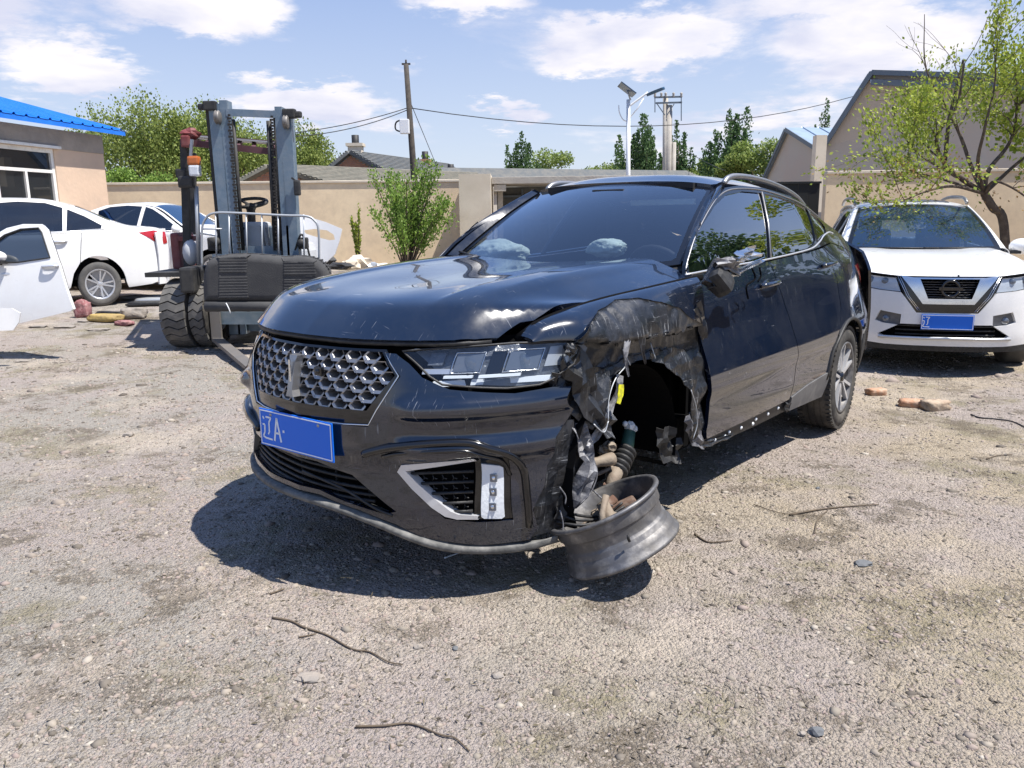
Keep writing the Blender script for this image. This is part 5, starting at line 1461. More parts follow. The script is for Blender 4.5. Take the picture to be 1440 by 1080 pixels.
# ---------------- doors, quarter panel, sill (left side), mirrored on the right
Bl = [(-1.795, 1.168), (-1.812, 1.06), (-1.895, .86), (-1.945, .62), (-1.925, .45), (-1.90, .345)]
belt = pch([-.74, -1.8, -2.47, -2.85, -3.3, -3.8][::-1], [1.148, 1.168, 1.198, 1.235, 1.20, 1.07][::-1])
AC = (-2.97, .30); AR = .425
dlo = .003
for s in (1, -1):
    fd = panel('front_door', side(s), [(-.725, 1.145), (-.715, 1.05), (-.735, .90), (-.752, .75), (-.765, .58), (-.745, .40), (-.77, .352)] + [(-1.897 - 0, .345)] + Bl[::-1][1:] , M['paint'], car, step=.03, flange=.02, flip=(s > 0))
    Br = [(x - .008, z) for x, z in Bl]
    rd_edge = [(-2.60, .52), (-2.70, .66), (-2.79, .80), (-2.84, 1.0), (-2.80, 1.215)]
    arcf = arc(AC[0], AC[1], AR, 8, 45, 8)
    rd_ = panel('rear_door', side(s), Br + [(-2.53, .34)] + [p for p in arcf if p[1] < .52] + [(-2.60, .535), (-2.70, .67), (-2.79, .81), (-2.835, 1.0), (-2.80, 1.208), (-2.47, 1.190), (-2.1, 1.178)], M['paint'], car, step=.03, flange=.02, flip=(s > 0))
    rq = panel('quarter_panel', side(s), [(-2.808, 1.214), (-2.843, 1.0), (-2.798, .81), (-2.708, .68)] + arc(AC[0], AC[1], AR, 50, 185, 18) + [(-3.45, .33), (-3.72, .36), (-3.76, .62), (-3.78, .95), (-3.80, 1.075), (-3.55, 1.14), (-3.3, 1.193), (-3.0, 1.228)], M['paint'], car, step=.03, flange=.03, flip=(s > 0))
    # upper frame with window openings
    W1 = [(-.745, 1.165), (-.79, 1.215), (-.886, 1.292), (-1.011, 1.365), (-1.287, 1.480), (-1.50, 1.542), (-1.748, 1.566), (-2.030, 1.560), (-1.93, 1.38), (-1.810, 1.185)]
    W2 = [(-2.075, 1.557), (-2.30, 1.538), (-2.497, 1.508), (-2.774, 1.458), (-2.735, 1.36), (-2.665, 1.262), (-2.60, 1.235), (-2.484, 1.215), (-1.845, 1.186), (-1.96, 1.38)]
    W3 = [(-2.815, 1.445), (-3.02, 1.395), (-3.09, 1.340), (-3.02, 1.300), (-2.85, 1.262), (-2.715, 1.255), (-2.78, 1.36)]
    top = [(-1.40, 1.548), (-1.51, 1.582), (-1.75, 1.600), (-2.1, 1.592), (-2.52, 1.545), (-2.85, 1.480), (-3.10, 1.400), (-3.35, 1.335), (-3.6, 1.262), (-3.8, 1.18), (-3.84, 1.10)]
    OUT = [(-.725, 1.152), (-.76, 1.205), (-.86, 1.290), (-.99, 1.368), (-1.22, 1.475)] + top + [(-3.80, 1.082), (-3.55, 1.147), (-3.3, 1.200), (-3.0, 1.235), (-2.80, 1.222), (-2.47, 1.197), (-2.1, 1.184), (-1.79, 1.175), (-1.2, 1.163)]
    uf = panel('window_frame', side(s), OUT, M['gloss'], car, step=.03, holes=[W1, W2, W3], flange=.02, flip=(s > 0))
    for nm, W in (('front_window', W1), ('rear_window', W2), ('quarter_window', W3)):
        panel(nm, side(s, -.008), W, M['glass'] if nm == 'front_window' else M['glass_dark'], uf, step=.05, flange=0, flip=(s > 0))
    cs = crv([(-.722, 1.158), (-1.2, 1.170), (-1.8, 1.181), (-2.47, 1.207), (-2.72, 1.245), (-2.9, 1.285), (-3.12, 1.302), (-3.25, 1.290)], 5)
    MB().tube([(x, (float(SY(x, z)) + .003) * s, z) for x, z in cs], .0055, 6).build('chrome_strip', M['silver'], uf)
    cs = crv([(-.74, 1.18), (-.80, 1.235), (-.96, 1.345), (-1.26, 1.487), (-1.50, 1.560), (-1.75, 1.582), (-2.1, 1.575), (-2.5, 1.525), (-2.85, 1.457), (-3.06, 1.408)], 5)
    MB().tube([(x, (float(SY(x, z)) + .002) * s, z) for x, z in cs], .0045, 6).build('window_trim', M['satin'], uf)
    MB().tube([(x, (float(SY(x, z)) + .001) * s, z) for x, z in ((-2.04, 1.565), (-1.94, 1.38), (-1.822, 1.185))], .007, 6).build('pillar_trim', M['satin'], uf)
    # door handles: pull bar over a scooped recess
    for (xa, xb, za, zb, par) in ((-1.56, -1.80, 1.045, 1.052, fd), (-2.62, -2.86, 1.098, 1.106, rd_)):
        p = [Vector((xa, (float(SY(xa, za)) + .006) * s, za)), Vector((xa - .03, (float(SY(xa, za)) + .034) * s, za + .003)), Vector(((xa + xb) / 2, (float(SY(xa, za)) + .042) * s, (za + zb) / 2 + .004)), Vector((xb + .02, (float(SY(xb, zb)) + .030) * s, zb)), Vector((xb, (float(SY(xb, zb)) + .004) * s, zb))]
        MB().tube(crv(p, 4), .013, 8, flat=1.).build('door_handle', M['paint'], par)
        MB().ball(((xa + xb) / 2 + .02, (float(SY(xa, za)) - .012) * s, za - .004), .05, 14, sq=(1.5, .35, .55)).build('handle_recess', M['gloss'], par)
    # sill
    panel('sill', side(s, -.012), [(-.74, .348), (-1.90, .340), (-1.935, .335), (-1.935, .262), (-1.4, .272), (-.78, .296)], M['plastic'], car, step=.05, flange=.05, flip=(s > 0))
    panel('sill_moulding', side(s, .006), [(-1.925, .352), (-2.2, .385), (-2.545, .405), (-2.60, .36), (-2.57, .235), (-2.2, .250), (-1.945, .262)], M['plastic_grey'], car, step=.04, flange=.06, flip=(s > 0))
    # arch edge
    MB().tube([(x, (float(SY(x, z)) + .002) * s, z) for x, z in arc(AC[0], AC[1], AR - .004, 8, 185, 26)], .012, 6).build('arch_trim', M['plastic'], rq)
    # inside of the rear arch
    la = MB(); 
    for i in range(18):
        a0, a1 = R_(-5 + 190 * i / 18), R_(-5 + 190 * (i + 1) / 18); P = []
        for a in (a0, a1):
            for y in (.93, .60): P.append((AC[0] + (AR + .004) * math.cos(a), y * s, AC[1] + (AR + .004) * math.sin(a)))
        la.add(P, [(0, 1, 3, 2)], True)
    la.build('arch_liner', M['void'], car)
for x, dz in ((-.82, 0), (-.90, .004), (-1.02, -.004), (-1.07, .008), (-1.22, .0), (-1.38, -.012), (-1.42, .006), (-1.60, .0), (-1.76, .004)):
    MB().lathe([(0, .008), (.008, .006), (.011, 0)], (x, float(SY(x, .31)) - .010, .312 + dz), axis='Y', n=8).build('sill_clip', M['plate_white'], car)
ragged('torn_bracket', [(-.74, .93, .335), (-.84, .94, .318), (-.98, .945, .305), (-1.10, .945, .300)], (.045, .02), M['scuff'], 31, .010)
ragged('torn_bracket', [(-1.84, .945, .315), (-1.90, .95, .292), (-1.96, .945, .28)], (.06, .05), M['plastic'], 32, .012)

# ---------------- roof, windscreen, pillars
roofpoly = [(-1.45, 0), (-1.455, .3), (-1.49, .59), (-1.75, .645), (-2.1, .655), (-2.6, .665), (-3.1, .675), (-3.5, .66), (-3.85, .60), (-4.12, .5), (-4.16, 0)]
roofpoly = roofpoly + mirror_y(roofpoly[1:-1])[::-1]
roof = panel('roof', lambda x, y: (x, y, RZ(x, y)), roofpoly, M['paint'], car, step=.05, flange=.02)
for s in (1, -1):
    rp_ = [(x, .615 * s, float(RZ(x, .615)) + h) for x, h in ((-1.60, .0), (-1.66, .030), (-1.80, .044), (-2.1, .046), (-2.45, .044), (-2.75, .038), (-2.93, .020), (-3.0, .0))]
    MB().tube(crv(rp_, 5), .017, 8).build('roof_rail', M['satin'], roof)
def ws(u, v, bulge=.045):
    bx, by, bz = -.70 - .15 * u * u, .745 * u, 1.155 + .055 * u * u
    tx, ty, tz = -1.445 - .055 * u * u, .605 * u, 1.622 - .038 * u * u
    k = bulge * 4 * v * (1 - v) * (1 - .5 * u * u)
    return (bx + (tx - bx) * v + k * .45, by + (ty - by) * v, bz + (tz - bz) * v + k * .8)
wsp = [(-1, .0), (1, .0), (1, 1), (-1, 1)]
wsf = panel('windscreen_frame', lambda u, v: ws(u, v), [(-1.01, -.02), (1.01, -.02), (1.01, 1.015), (-1.01, 1.015)], M['gloss'], car, holes=[[(-.955, .05), (-.93, .03), (.93, .03), (.955, .05), (.955, .92), (.92, .955), (-.92, .955), (-.955, .92)]], step=.08, flange=.01, edge=.05)
panel('windscreen', lambda u, v: ws(u, v), [(-.955, .05), (-.93, .03), (.93, .03), (.955, .05), (.955, .92), (.92, .955), (-.92, .955), (-.955, .92)], M['glass'], wsf, step=.07, flange=0, edge=.05)
MB().box((-1.40, 0, 1.565), (.10, .22, .05), bev=.01).build('sensor_pod', M['interior'], wsf)
_pf = pch([0, .18, .42, .62, .85, 1.0], [-.725, -.80, -1.0, -1.22, -1.42, -1.50])
_pfz = pch([0, .18, .42, .62, .85, 1.0], [1.150, 1.235, 1.372, 1.475, 1.552, 1.580])
for s in (1, -1):
    def pil(v, w, s=s):
        a = ws(1.0, v); fx = _pf(v); fz = _pfz(v); fy = SY(fx, fz)
        b = .022 * np.sin(w * math.pi)
        return (a[0] + (fx - a[0]) * w + b * .4, (a[1] + (fy - a[1]) * w + b) * s, a[2] + (fz - a[2]) * w + b)
    panel('windscreen_pillar', pil, [(0, 0), (1, 0), (1, 1), (0, 1)], M['paint'], car, step=.06, flange=.01, edge=.05, flip=(s < 0))
# cowl and wipers
cw = MB(); n = 20; V = []
for i in range(n + 1):
    u = -1 + 2 * i / n; a = ws(u, 0.0); hx = -.68 - .09 * abs(u) ** 1.6; y = .86 * u
    V += [(a[0] - .02, a[1], a[2] - .004), (hx + .03, y, float(HZ(hx, abs(y) if abs(y) < .86 else .86)) - .022)]
cw.add(V, [(2 * i, 2 * i + 1, 2 * i + 3, 2 * i + 2) for i in range(n)], True)
cowl = cw.build('cowl', M['plastic'], car)
for (u0, u1, v1) in ((-.55, -.98, .035), (.1, .55, .045)):
    a = Vector(ws(u0, .0)) + Vector((.03, 0, .012)); b_ = Vector(ws(u1, v1)) + Vector((.02, 0, .012))
    MB().tube([a, a.lerp(b_, .5) + Vector((.01, 0, .012)), b_], .007, 6).build('wiper', M['plastic'], cowl)
# ---------------- tail
def rearf(y, z): return (RX(y, z), y, z)
panel('tailgate', rearf, [(-.84, .36), (.84, .36), (.86, .7), (.86, 1.0), (.78, 1.14), (.6, 1.22), (-.6, 1.22), (-.78, 1.14), (-.86, 1.0), (-.86, .7)], M['paint'], car, step=.06, flange=.02, flip=True)
for s in (1, -1):
    panel('tail_lamp', side(s, .006), [(-3.50, 1.055), (-3.79, 1.050), (-3.83, 1.0), (-3.83, .90), (-3.72, .93)], M['red_lens'], car, step=.05, flange=.01, flip=(s > 0))
    panel('rear_bumper_side', side(s, .004), [(-3.44, .42), (-3.40, .30), (-3.6, .27), (-3.86, .30), (-3.86, .62), (-3.62, .64), (-3.48, .55)], M['plastic'], car, step=.05, flange=.02, flip=(s > 0))

# ---------------- cabin
MB().box((-1.02, 0, 1.06), (.56, 1.44, .14), bev=.05).box((-1.2, 0, .96), (.3, 1.4, .2), bev=.05).build('dashboard', M['interior'], car)
cab = MB().box((-1.32, .0, .80), (.4, .22, .3)).build('centre_console', M['interior'], car)
for (x, y) in ((-1.95, .38), (-1.95, -.38)):
    st = MB().box((x + .12, y, .72), (.5, .5, .16), bev=.05).box((x - .18, y, 1.02), (.14, .48, .58), M=Matrix.Rotation(-.18, 3, 'Y'), bev=.05).build('seat', M['seat_cloth'], car)
    MB().box((x - .24, y, 1.37), (.10, .26, .18), bev=.04).tube([(x - .22, y - .05, 1.2), (x - .24, y - .05, 1.32)], .008, 6).tube([(x - .22, y + .05, 1.2), (x - .24, y + .05, 1.32)], .008, 6).build('headrest', M['seat_cloth'], st)
MB().box((-2.9, 0, .98), (.18, 1.3, .6), M=Matrix.Rotation(-.2, 3, 'Y'), bev=.06).box((-2.7, 0, .7), (.5, 1.3, .18), bev=.05).build('rear_seat', M['seat_cloth'], car)
sw = MB(); 
Ms = Matrix.Rotation(R_(-62), 3, 'Y')
sw.tube([Vector((-1.30, .38, 1.10)) + Ms @ Vector((.185 * math.cos(a), .185 * math.sin(a), 0)) for a in np.linspace(0, 6.283, 25)[:-1]], .016, 8, closed=True)
sw.tube([(-1.30, .38, 1.10), (-1.05, .38, 1.0)], .03, 8).build('steering_wheel', M['interior'], car)
def bag(c, r, sq, seed, nm='airbag', m='airbag'):
    bm = bmesh.new(); bmesh.ops.create_icosphere(bm, subdivisions=4, radius=1)
    for v in bm.verts:
        p = v.co.copy(); k = 1 + .22 * noise.noise(p * 1.6 + Vector((seed, 0, 0))) + .10 * (1 - abs(noise.noise(p * 4 + Vector((0, seed, 0)))) * 3)
        v.co = Vector((p.x * sq[0], p.y * sq[1], p.z * sq[2])) * r * k + Vector(c)
    me = bpy.data.meshes.new(nm); bm.to_mesh(me); bm.free(); me.materials.append(M[m]); me.polygons.foreach_set('use_smooth', [True] * len(me.polygons))
    o = bpy.data.objects.new(nm, me); COL.objects.link(o); o.parent = car; return o
bag((-.99, -.54, 1.225), .12, (.8, 1.6, .60), 1)
bag((-1.06, .18, 1.262), .105, (.45, 1.15, .48), 5)
MB().box((-1.56, .25, 1.512), (.02, .50, .034), rz=-.25, bev=.006).build('sun_visor', M['airbag'], car)
MB().box((-1.9, 0, 1.60), (.9, 1.0, .03)).build('headlining', M['interior'], car)

# ---------------- smashed left mirror
mir = ragged('mirror_shell', [onray((1000, 378), 1.0), onray((1012, 386), 1.03), onray((1024, 398), 1.05)], (.13, .11), M['gloss'], 41, .006, thick=.05, jag=.08)
b = MB(); a = onray((1003, 383), 1.02); c = onray((1018, 404), 1.02)
mbx = MB().box(onray((1012, 394), 1.02), (.12, .09, .13), M=Matrix.Rotation(.5, 3, 'X') @ Matrix.Rotation(.55, 3, 'Y'), bev=.03).build('mirror_housing', M['plastic'], car)
ragged('mirror_scrap', [onray((1010, 372), 1.03), onray((1025, 370), 1.05), onray((1042, 375), 1.04)], (.06, .07), M['torn'], 42, .02, par=mbx)
ragged('mirror_scrap', [onray((1030, 362), 1.05), onray((1048, 358), 1.05), onray((1066, 353), 1.04)], (.05, .06), M['chrome'], 43, .03, par=mbx)
ragged('mirror_scrap', [onray((1026, 378), 1.04), onray((1045, 380), 1.04), onray((1068, 366), 1.03)], (.05, .03), M['chrome'], 44, .03, par=mbx)
ragged('mirror_scrap', [onray((1016, 384), 1.03), onray((1034, 386), 1.02)], (.03, .03), M['plate_white'], 45, .02, par=mbx)
for pts in ([(1058, 378), (1062, 392), (1050, 402), (1052, 420)], [(1068, 376), (1070, 388), (1066, 396)]):
    MB().tube(crv([onray(p, .965) for p in pts], 4), .005, 5).build('mirror_cable', M['void'], mbx)

# ---------------- wheels
def tyre_wheel(parent, loc, rz, R=.360, W=.235, rim_r=.245, m_t='rubber', label=None):
    w = bpy.data.objects.new('wheel', None); COL.objects.link(w); w.parent = parent; w.location = loc; w.rotation_euler = (0, 0, rz)
    h = W / 2
    prof = [(rim_r, -h + .015), (rim_r + .02, -h + .002), (R - .07, -h - .006), (R - .022, -h + .006), (R - .006, -h + .028), (R, -h + .05), (R, h - .05), (R - .006, h - .028), (R - .022, h - .006), (R - .07, h + .006), (rim_r + .02, h - .002), (rim_r, h - .015)]
    t = MB().lathe(prof, axis='Y', n=64)
    # tread blocks: circumferential ribs plus shoulder lugs
    for yy in (-.062, -.022, .022, .062):
        t.lathe([(R - .002, yy - .015), (R + .005, yy - .015), (R + .005, yy + .015), (R - .002, yy + .015)], axis='Y', n=64, smooth=False)
    for k in range(60):
        a = 2 * math.pi * k / 60
        for sg in (1, -1):
            t.box((math.sin(a) * (R - .006), sg * (h - .022), math.cos(a) * (R - .006)), (.022, .036, .02), M=Matrix.Rotation(a, 3, 'Y'))
    t.build('tyre', M[m_t], w)
    r = MB(); r.lathe([(rim_r + .008, h - .012), (rim_r + .006, h - .002), (rim_r - .008, h - .006), (rim_r - .016, h - .03), (rim_r - .03, h - .05), (rim_r - .034, -h + .03), (rim_r, -h + .012)], axis='Y', n=48)
    r.build('rim', M['alu'], w)
    MB().lathe([(0, -.01), (.16, -.01), (.16, .01), (0, .01)], axis='Y', n=32).build('brake_disc', M['disc'], w)
    MB().lathe([(0, h - .012), (.028, h - .012), (.030, h - .03), (.06, h - .045), (.065, h - .09)], axis='Y', n=20).build('hub', M['gloss'], w)
    for k in range(5):
        a = 2 * math.pi * k / 5 + .3
        sp = MB()
        for da in (-.16, .16):
            p0 = Vector((math.sin(a + da * .6) * .045, h - .035, math.cos(a + da * .6) * .045)); p1 = Vector((math.sin(a + da * 1.5) * (rim_r - .012), h - .022, math.cos(a + da * 1.5) * (rim_r - .012)))
            sp.bar(p0, p1, .020, .026, up=(0, 1, 0))
        sp.build('spoke', M['silver'], w)
        sp2 = MB(); p0 = Vector((math.sin(a + .62) * .05, h - .055, math.cos(a + .62) * .05)); p1 = Vector((math.sin(a + .62) * (rim_r - .02), h - .045, math.cos(a + .62) * (rim_r - .02)))
        sp2.bar(p0, p1, .045, .02, up=(0, 1, 0)); sp2.build('spoke_web', M['gloss'], w)
    return w
tyre_wheel(car, (-2.97, .845, .302), R_(3))
tyre_wheel(car, (-2.97, -.845, .36), math.pi)
tyre_wheel(car, (-.10, -.84, .36), math.pi)

# ---------------- torn-off rim lying under the bumper
def loose_rim():
    n = Vector((-.42, .10, .90)).normalized(); q = Vector((0, 0, 1)).rotation_difference(n)
    t = empty('bare_wheel_rim', 'dusty bare alloy wheel rim lying tilted on the ground under the torn bumper corner', 'wheel rim', RIM_C)
    Mx = q.to_matrix() @ Matrix.Diagonal((.93, .93, .88))
    pf = [(.238, .224), (.240, .232), (.252, .236), (.262, .232), (.263, .222), (.256, .214), (.244, .210), (.244, .206), (.240, .160), (.239, .158), (.231, .150), (.230, .148), (.226, .105), (.226, .103), (.233, .092), (.234, .090), (.236, .066), (.237, .064), (.246, .056), (.250, .040), (.251, .038), (.252, .018), (.262, .010), (.265, .0), (.260, -.008), (.246, -.006)]
    MB().lathe(pf + [(.240, .004), (.232, .03), (.218, .045), (.214, .09), (.218, .15), (.228, .205), (.238, .224)], n=80, M=Mx).build('barrel', M['alu'], t)
    MB().lathe([(.0, .03), (.07, .03), (.075, .05), (.05, .06), (0, .06)], n=24, M=Mx).build('hub', M['rust'], t)
    for k in range(5):
        a = 2 * math.pi * k / 5
        MB().bar(Mx @ Vector((math.cos(a) * .06, math.sin(a) * .06, .045)), Mx @ Vector((math.cos(a) * .212, math.sin(a) * .212, .04)), .06, .022, up=n).build('spoke', M['alu'], t)
    MB().lathe([(0, .09), (.15, .09), (.155, .10), (.15, .112), (0, .112)], n=36, M=Mx).build('brake_disc', M['rust'], t)
    cp = MB().box(Mx @ Vector((.08, .11, .13)), (.12, .09, .07), M=Mx, bev=.015).build('brake_caliper', M['rust'], t)
    for k in range(3):
        MB().tube(crv([Mx @ Vector(p) for p in ((-.22 + .03 * k, -.05, .26 + .02 * k), (-.12, -.08 + .02 * k, .20 + .02 * k), (-.02, -.02 + .03 * k, .16), (.08, .04, .14 + .02 * k))], 5), .006, 6).build('brake_hose', M['plastic'], t)
    MB().tube([Mx @ Vector(p) for p in ((-.15, .05, .08), (-.05, .10, .16), (.06, .13, .19))], .018, 8).build('suspension_link', M['rust'], t)
    MB().ball(Mx @ Vector((-.10, -.02, .15)), .035, 10, jit=.25).ball(Mx @ Vector((-.04, .05, .17)), .028, 10, jit=.25).build('bushing', M['cast'], t)
    MB().lathe([(0, .11), (.05, .11), (.05, .15), (.03, .17), (.028, .23), (0, .23)], n=16, M=Mx).build('wheel_hub_stub', M['cast'], t)
    MB().tube([Mx @ Vector(p) for p in ((-.05, -.12, .12), (-.02, -.06, .20), (.03, -.02, .26))], .014, 8).build('suspension_link', M['cast'], t)
    MB().tube([Mx @ Vector(p) for p in ((.04, -.252, .10), (.04, -.262, .115), (.045, -.266, .13))], .006, 6).build('valve', M['plastic'], t)
RIM_C = (.445, 3.13, .118)
loose_rim()
# ================================================================== WHITE CARS
M['white_car'] = mat('white_car_paint', (.80, .80, .79), .22, coat=.8, coat_rough=.05, dust=((.62, .59, .54), .25))
M['car_glass'] = glassmat('car_window_glass', (.10, .13, .17), .55, ior=1.75, body=(.006, .008, .012))
M['blue_glass'] = glassmat('blue_screen_glass', (.25, .38, .55), .6, ior=1.9, body=(.012, .04, .09))
M['white_car_in'] = mat('white_car_cabin', (.05, .05, .05), .8)

def side_fn(pw, pz, s, off=0., tail=None):
    return lambda x, z: (x, (pw(x) + pz(z) + off) * s, z)
def simple_wheel(parent, loc, R=.315, W=.20, ns=10, s=1, name='wheel'):
    w = bpy.data.objects.new(name, None); COL.objects.link(w); w.parent = parent; w.location = loc
    if s < 0: w.rotation_euler = (0, 0, math.pi)
    h = W / 2; rr = R * .68
    MB().lathe([(rr, -h + .01), (R - .05, -h - .004), (R - .01, -h + .015), (R, -h + .04), (R, h - .04), (R - .01, h - .015), (R - .05, h + .004), (rr, h - .01)], axis='Y', n=48).build('tyre', M['rubber_dusty'], w)
    MB().lathe([(rr + .004, h - .008), (rr - .012, h - .006), (rr - .02, h - .04), (rr - .02, -h + .02)], axis='Y', n=40).lathe([(0, -.02), (rr - .02, -.02)], axis='Y', n=24).build('rim', M['silver'], w)
    MB().lathe([(0, h - .022), (.022, h - .022), (.045, h - .03), (.05, h - .06)], axis='Y', n=16).build('hub', M['silver'], w)
    for k in range(ns):
        a = 2 * math.pi * k / ns + (.12 if k % 2 else -.12)
        MB().bar((math.sin(a) * .03, h - .035, math.cos(a) * .03), (math.sin(a) * (rr - .01), h - .02, math.cos(a) * (rr - .01)), .022, .02, up=(0, 1, 0)).build('spoke', M['silver'], w)
    return w

def build_sedan(name, label, loc, yaw, group):
    t = empty(name, label, 'car', loc, yaw, group)
    pw = pch([-3.80, -3.70, -3.45, -3.0, -2.4, -1.2, 0, .4, .7, .82], [.55, .68, .80, .865, .88, .885, .87, .82, .70, .52])
    pz = pch([.15, .3, .5, .75, .9, .98, 1.1, 1.25, 1.40, 1.46], [-.04, -.005, .0, -.008, -.015, -.05, -.12, -.21, -.31, -.36])
    P = lambda s, off=0.: side_fn(pw, pz, s, off)
    wm, g = M['white_car'], M['car_glass']
    rcz = pch([-3.78, -3.6, -3.25, -3.0, -2.5, -2.0, -1.6, -1.2, -.5, 0, .5, .75, .84], [1.0, 1.055, 1.085, 1.16, 1.37, 1.465, 1.475, 1.42, 1.06, .97, .86, .74, .62])
    MB().box((-1.5, 0, .42), (3.0, 1.3, .3)).box((-1.6, 0, .62), (2.0, 1.62, .5)).box((.3, 0, .5), (.8, 1.1, .4)).box((-3.3, 0, .6), (.7, 1.2, .5)).build('dark_core', M['void'], t)
    for s in (1, -1):
        a1 = arc(0, .315, .37, 178, 2, 16); a2 = arc(-2.70, .315, .37, 178, 2, 16)
        panel('front_fender', P(s), [(-.42, .22)] + [(-.37, .26)] + a1 + [(.40, .24), (.72, .26), (.72, .62), (.5, .82), (0, .90), (-.42, .955)], wm, t, step=.06, flange=.03, edge=.05, flip=(s > 0))
        fd = panel('front_door', P(s), [(-.428, .953), (-.428, .22), (-1.40, .22), (-1.425, .6), (-1.40, .975)], wm, t, step=.06, flange=.02, edge=.05, flip=(s > 0))
        rd = panel('rear_door', P(s), [(-1.408, .976), (-1.433, .6), (-1.408, .22), (-2.24, .22), (-2.30, .28), (-2.36, .46), (-2.46, .60), (-2.52, .99)], wm, t, step=.06, flange=.02, edge=.05, flip=(s > 0))
        panel('rear_fender', P(s), [(-2.53, .992), (-2.468, .60), (-2.368, .46), (-2.325, .33)] + a2[::-1][::1][::-1][2:] [::-1][::-1] if False else [(-2.53, .992), (-2.468, .61)] + arc(-2.70, .315, .37, 52, 178, 14)[0:] + [(-3.10, .24), (-3.45, .27), (-3.70, .36), (-3.74, .6), (-3.76, .90), (-3.60, 1.04), (-3.2, 1.055), (-2.9, 1.03)], wm, t, step=.06, flange=.03, edge=.05, flip=(s > 0))
        W1 = [(-.58, .985), (-1.00, 1.235), (-1.22, 1.345), (-1.38, 1.39), (-1.405, 1.0)]
        W2 = [(-1.47, 1.0), (-1.45, 1.395), (-1.75, 1.415), (-2.10, 1.395), (-2.32, 1.33), (-2.28, 1.02)]
        W3 = [(-2.33, 1.022), (-2.38, 1.31), (-2.60, 1.215), (-2.82, 1.09), (-2.80, 1.045)]
        uf = panel('window_frame', P(s), [(-.43, .962), (-.60, 1.05), (-.98, 1.27), (-1.20, 1.375), (-1.5, 1.43), (-1.9, 1.445), (-2.2, 1.42), (-2.5, 1.33), (-2.8, 1.20), (-3.05, 1.10), (-3.25, 1.062), (-2.9, 1.038), (-2.53, 1.0), (-1.4, .985)], wm, t, step=.05, holes=[W1, W2, W3], flange=.02, edge=.05, flip=(s > 0))
        for nm, W in (('front_window', W1), ('rear_window', W2), ('quarter_window', W3)):
            panel(nm, P(s, -.008), W, g, uf, step=.1, flange=0, edge=.1, flip=(s > 0))
        MB().tube([(x, float(pw(x) + pz(z)) * s, z) for x, z in ((-.6, .977), (-1.4, .992), (-2.3, 1.012), (-2.84, 1.04))], .007, 6).build('window_trim', M['silver'], uf)
        for x, z, par in ((-1.22, .86, fd), (-2.22, .885, rd)):
            y = float(pw(x) + pz(z))
            MB().tube(crv([(x + .10, (y) * s, z), (x + .06, (y + .028) * s, z), (x - .06, (y + .028) * s, z + .004), (x - .10, y * s, z + .004)], 3), .014, 6).box((x, (y + .002) * s, z - .002), (.15, .012, .035), bev=.005).build('door_handle', M['silver'], par)
        MB().ball((-.58, (.98) * s, 1.02), .10, 14, sq=(.7, 1.05, .75)).bar((-.60, .84 * s, .98), (-.58, .93 * s, 1.0), .05).build('door_mirror', wm, t)
        panel('tail_lamp', P(s, .006), [(-3.32, .985), (-3.55, 1.01), (-3.73, .985), (-3.745, .83), (-3.62, .80), (-3.48, .90)], M['red_lens'], t, step=.05, flange=.01, edge=.04, flip=(s > 0))
        panel('headlight', P(s, .004), [(.20, .80), (.45, .80), (.66, .68), (.66, .58), (.5, .60), (.3, .70)], M['lens'], t, step=.05, flange=.01, edge=.04, flip=(s > 0))
        for x in (0, -2.70): simple_wheel(t, (x, .775 * s, .300), R=.30, s=s)
        for x in (0, -2.70):
            la = MB()
            for i in range(14):
                P4 = []
                for a in (R_(-5 + 190 * i / 14), R_(-5 + 190 * (i + 1) / 14)):
                    for y in (.865, .55): P4.append((x + .374 * math.cos(a), y * s, .315 + .374 * math.sin(a)))
                la.add(P4, [(0, 1, 3, 2)], True)
            la.build('arch_liner', M['void'], t)
    hw = lambda x: pw(x) - .05
    def top(x, y):
        a = np.abs(y); return rcz(x) - .045 * (a / .6) ** 2.6
    def strip(nm, x0, x1, w0, w1, m, off=0., par=None):
        return panel(nm, lambda x, y: (x, y, top(x, y) + off), [(x0, -w0), (x0, w0), (x1, w1), (x1, -w1)], m, par or t, step=.08, flange=.01, edge=.08)
    strip('roof', -1.28, -2.42, .54, .55, wm)
    fs = strip('windscreen_frame', -.45, -1.275, .68, .545, wm); strip('windscreen', -.55, -1.22, .62, .52, M['blue_glass'], .004, fs)
    rs = strip('rear_window_frame', -2.425, -3.02, .55, .60, wm); strip('rear_screen', -2.5, -2.96, .50, .54, g, .004, rs)
    panel('boot_lid', lambda x, y: (x, y, rcz(x) - .03 * (np.abs(y) / .75) ** 3), [(-3.025, -.72), (-3.025, .72), (-3.55, .70), (-3.70, .60), (-3.74, 0), (-3.70, -.60), (-3.55, -.70)], wm, t, step=.08, flange=.02, edge=.08)
    panel('bonnet', lambda x, y: (x, y, rcz(x) - .05 * (np.abs(y) / .75) ** 3), [(-.44, -.78), (.2, -.76), (.6, -.62), (.78, -.3), (.78, .3), (.6, .62), (.2, .76), (-.44, .78)][::-1], wm, t, step=.08, flange=.02, edge=.08)
    rx = pch([0, .4, .65, .78, .86], [-3.80, -3.76, -3.68, -3.58, -3.42])
    panel('rear_bumper', lambda y, z: (rx(np.abs(y)) - .03 * np.sin((z - .25) * 4), y, z), [(-.80, .26), (.80, .26), (.80, .98), (.62, 1.03), (-.62, 1.03), (-.80, .98)], wm, t, step=.1, flange=.03, edge=.08, flip=True)
    fx = pch([0, .4, .65, .78, .86], [.84, .80, .70, .58, .42])
    panel('front_bumper', lambda y, z: (fx(np.abs(y)) + .02 * np.sin((z - .2) * 5), y, z), [(-.8, .22), (.8, .22), (.8, .6), (.55, .72), (-.55, .72), (-.8, .6)], wm, t, step=.1, flange=.03, edge=.08)
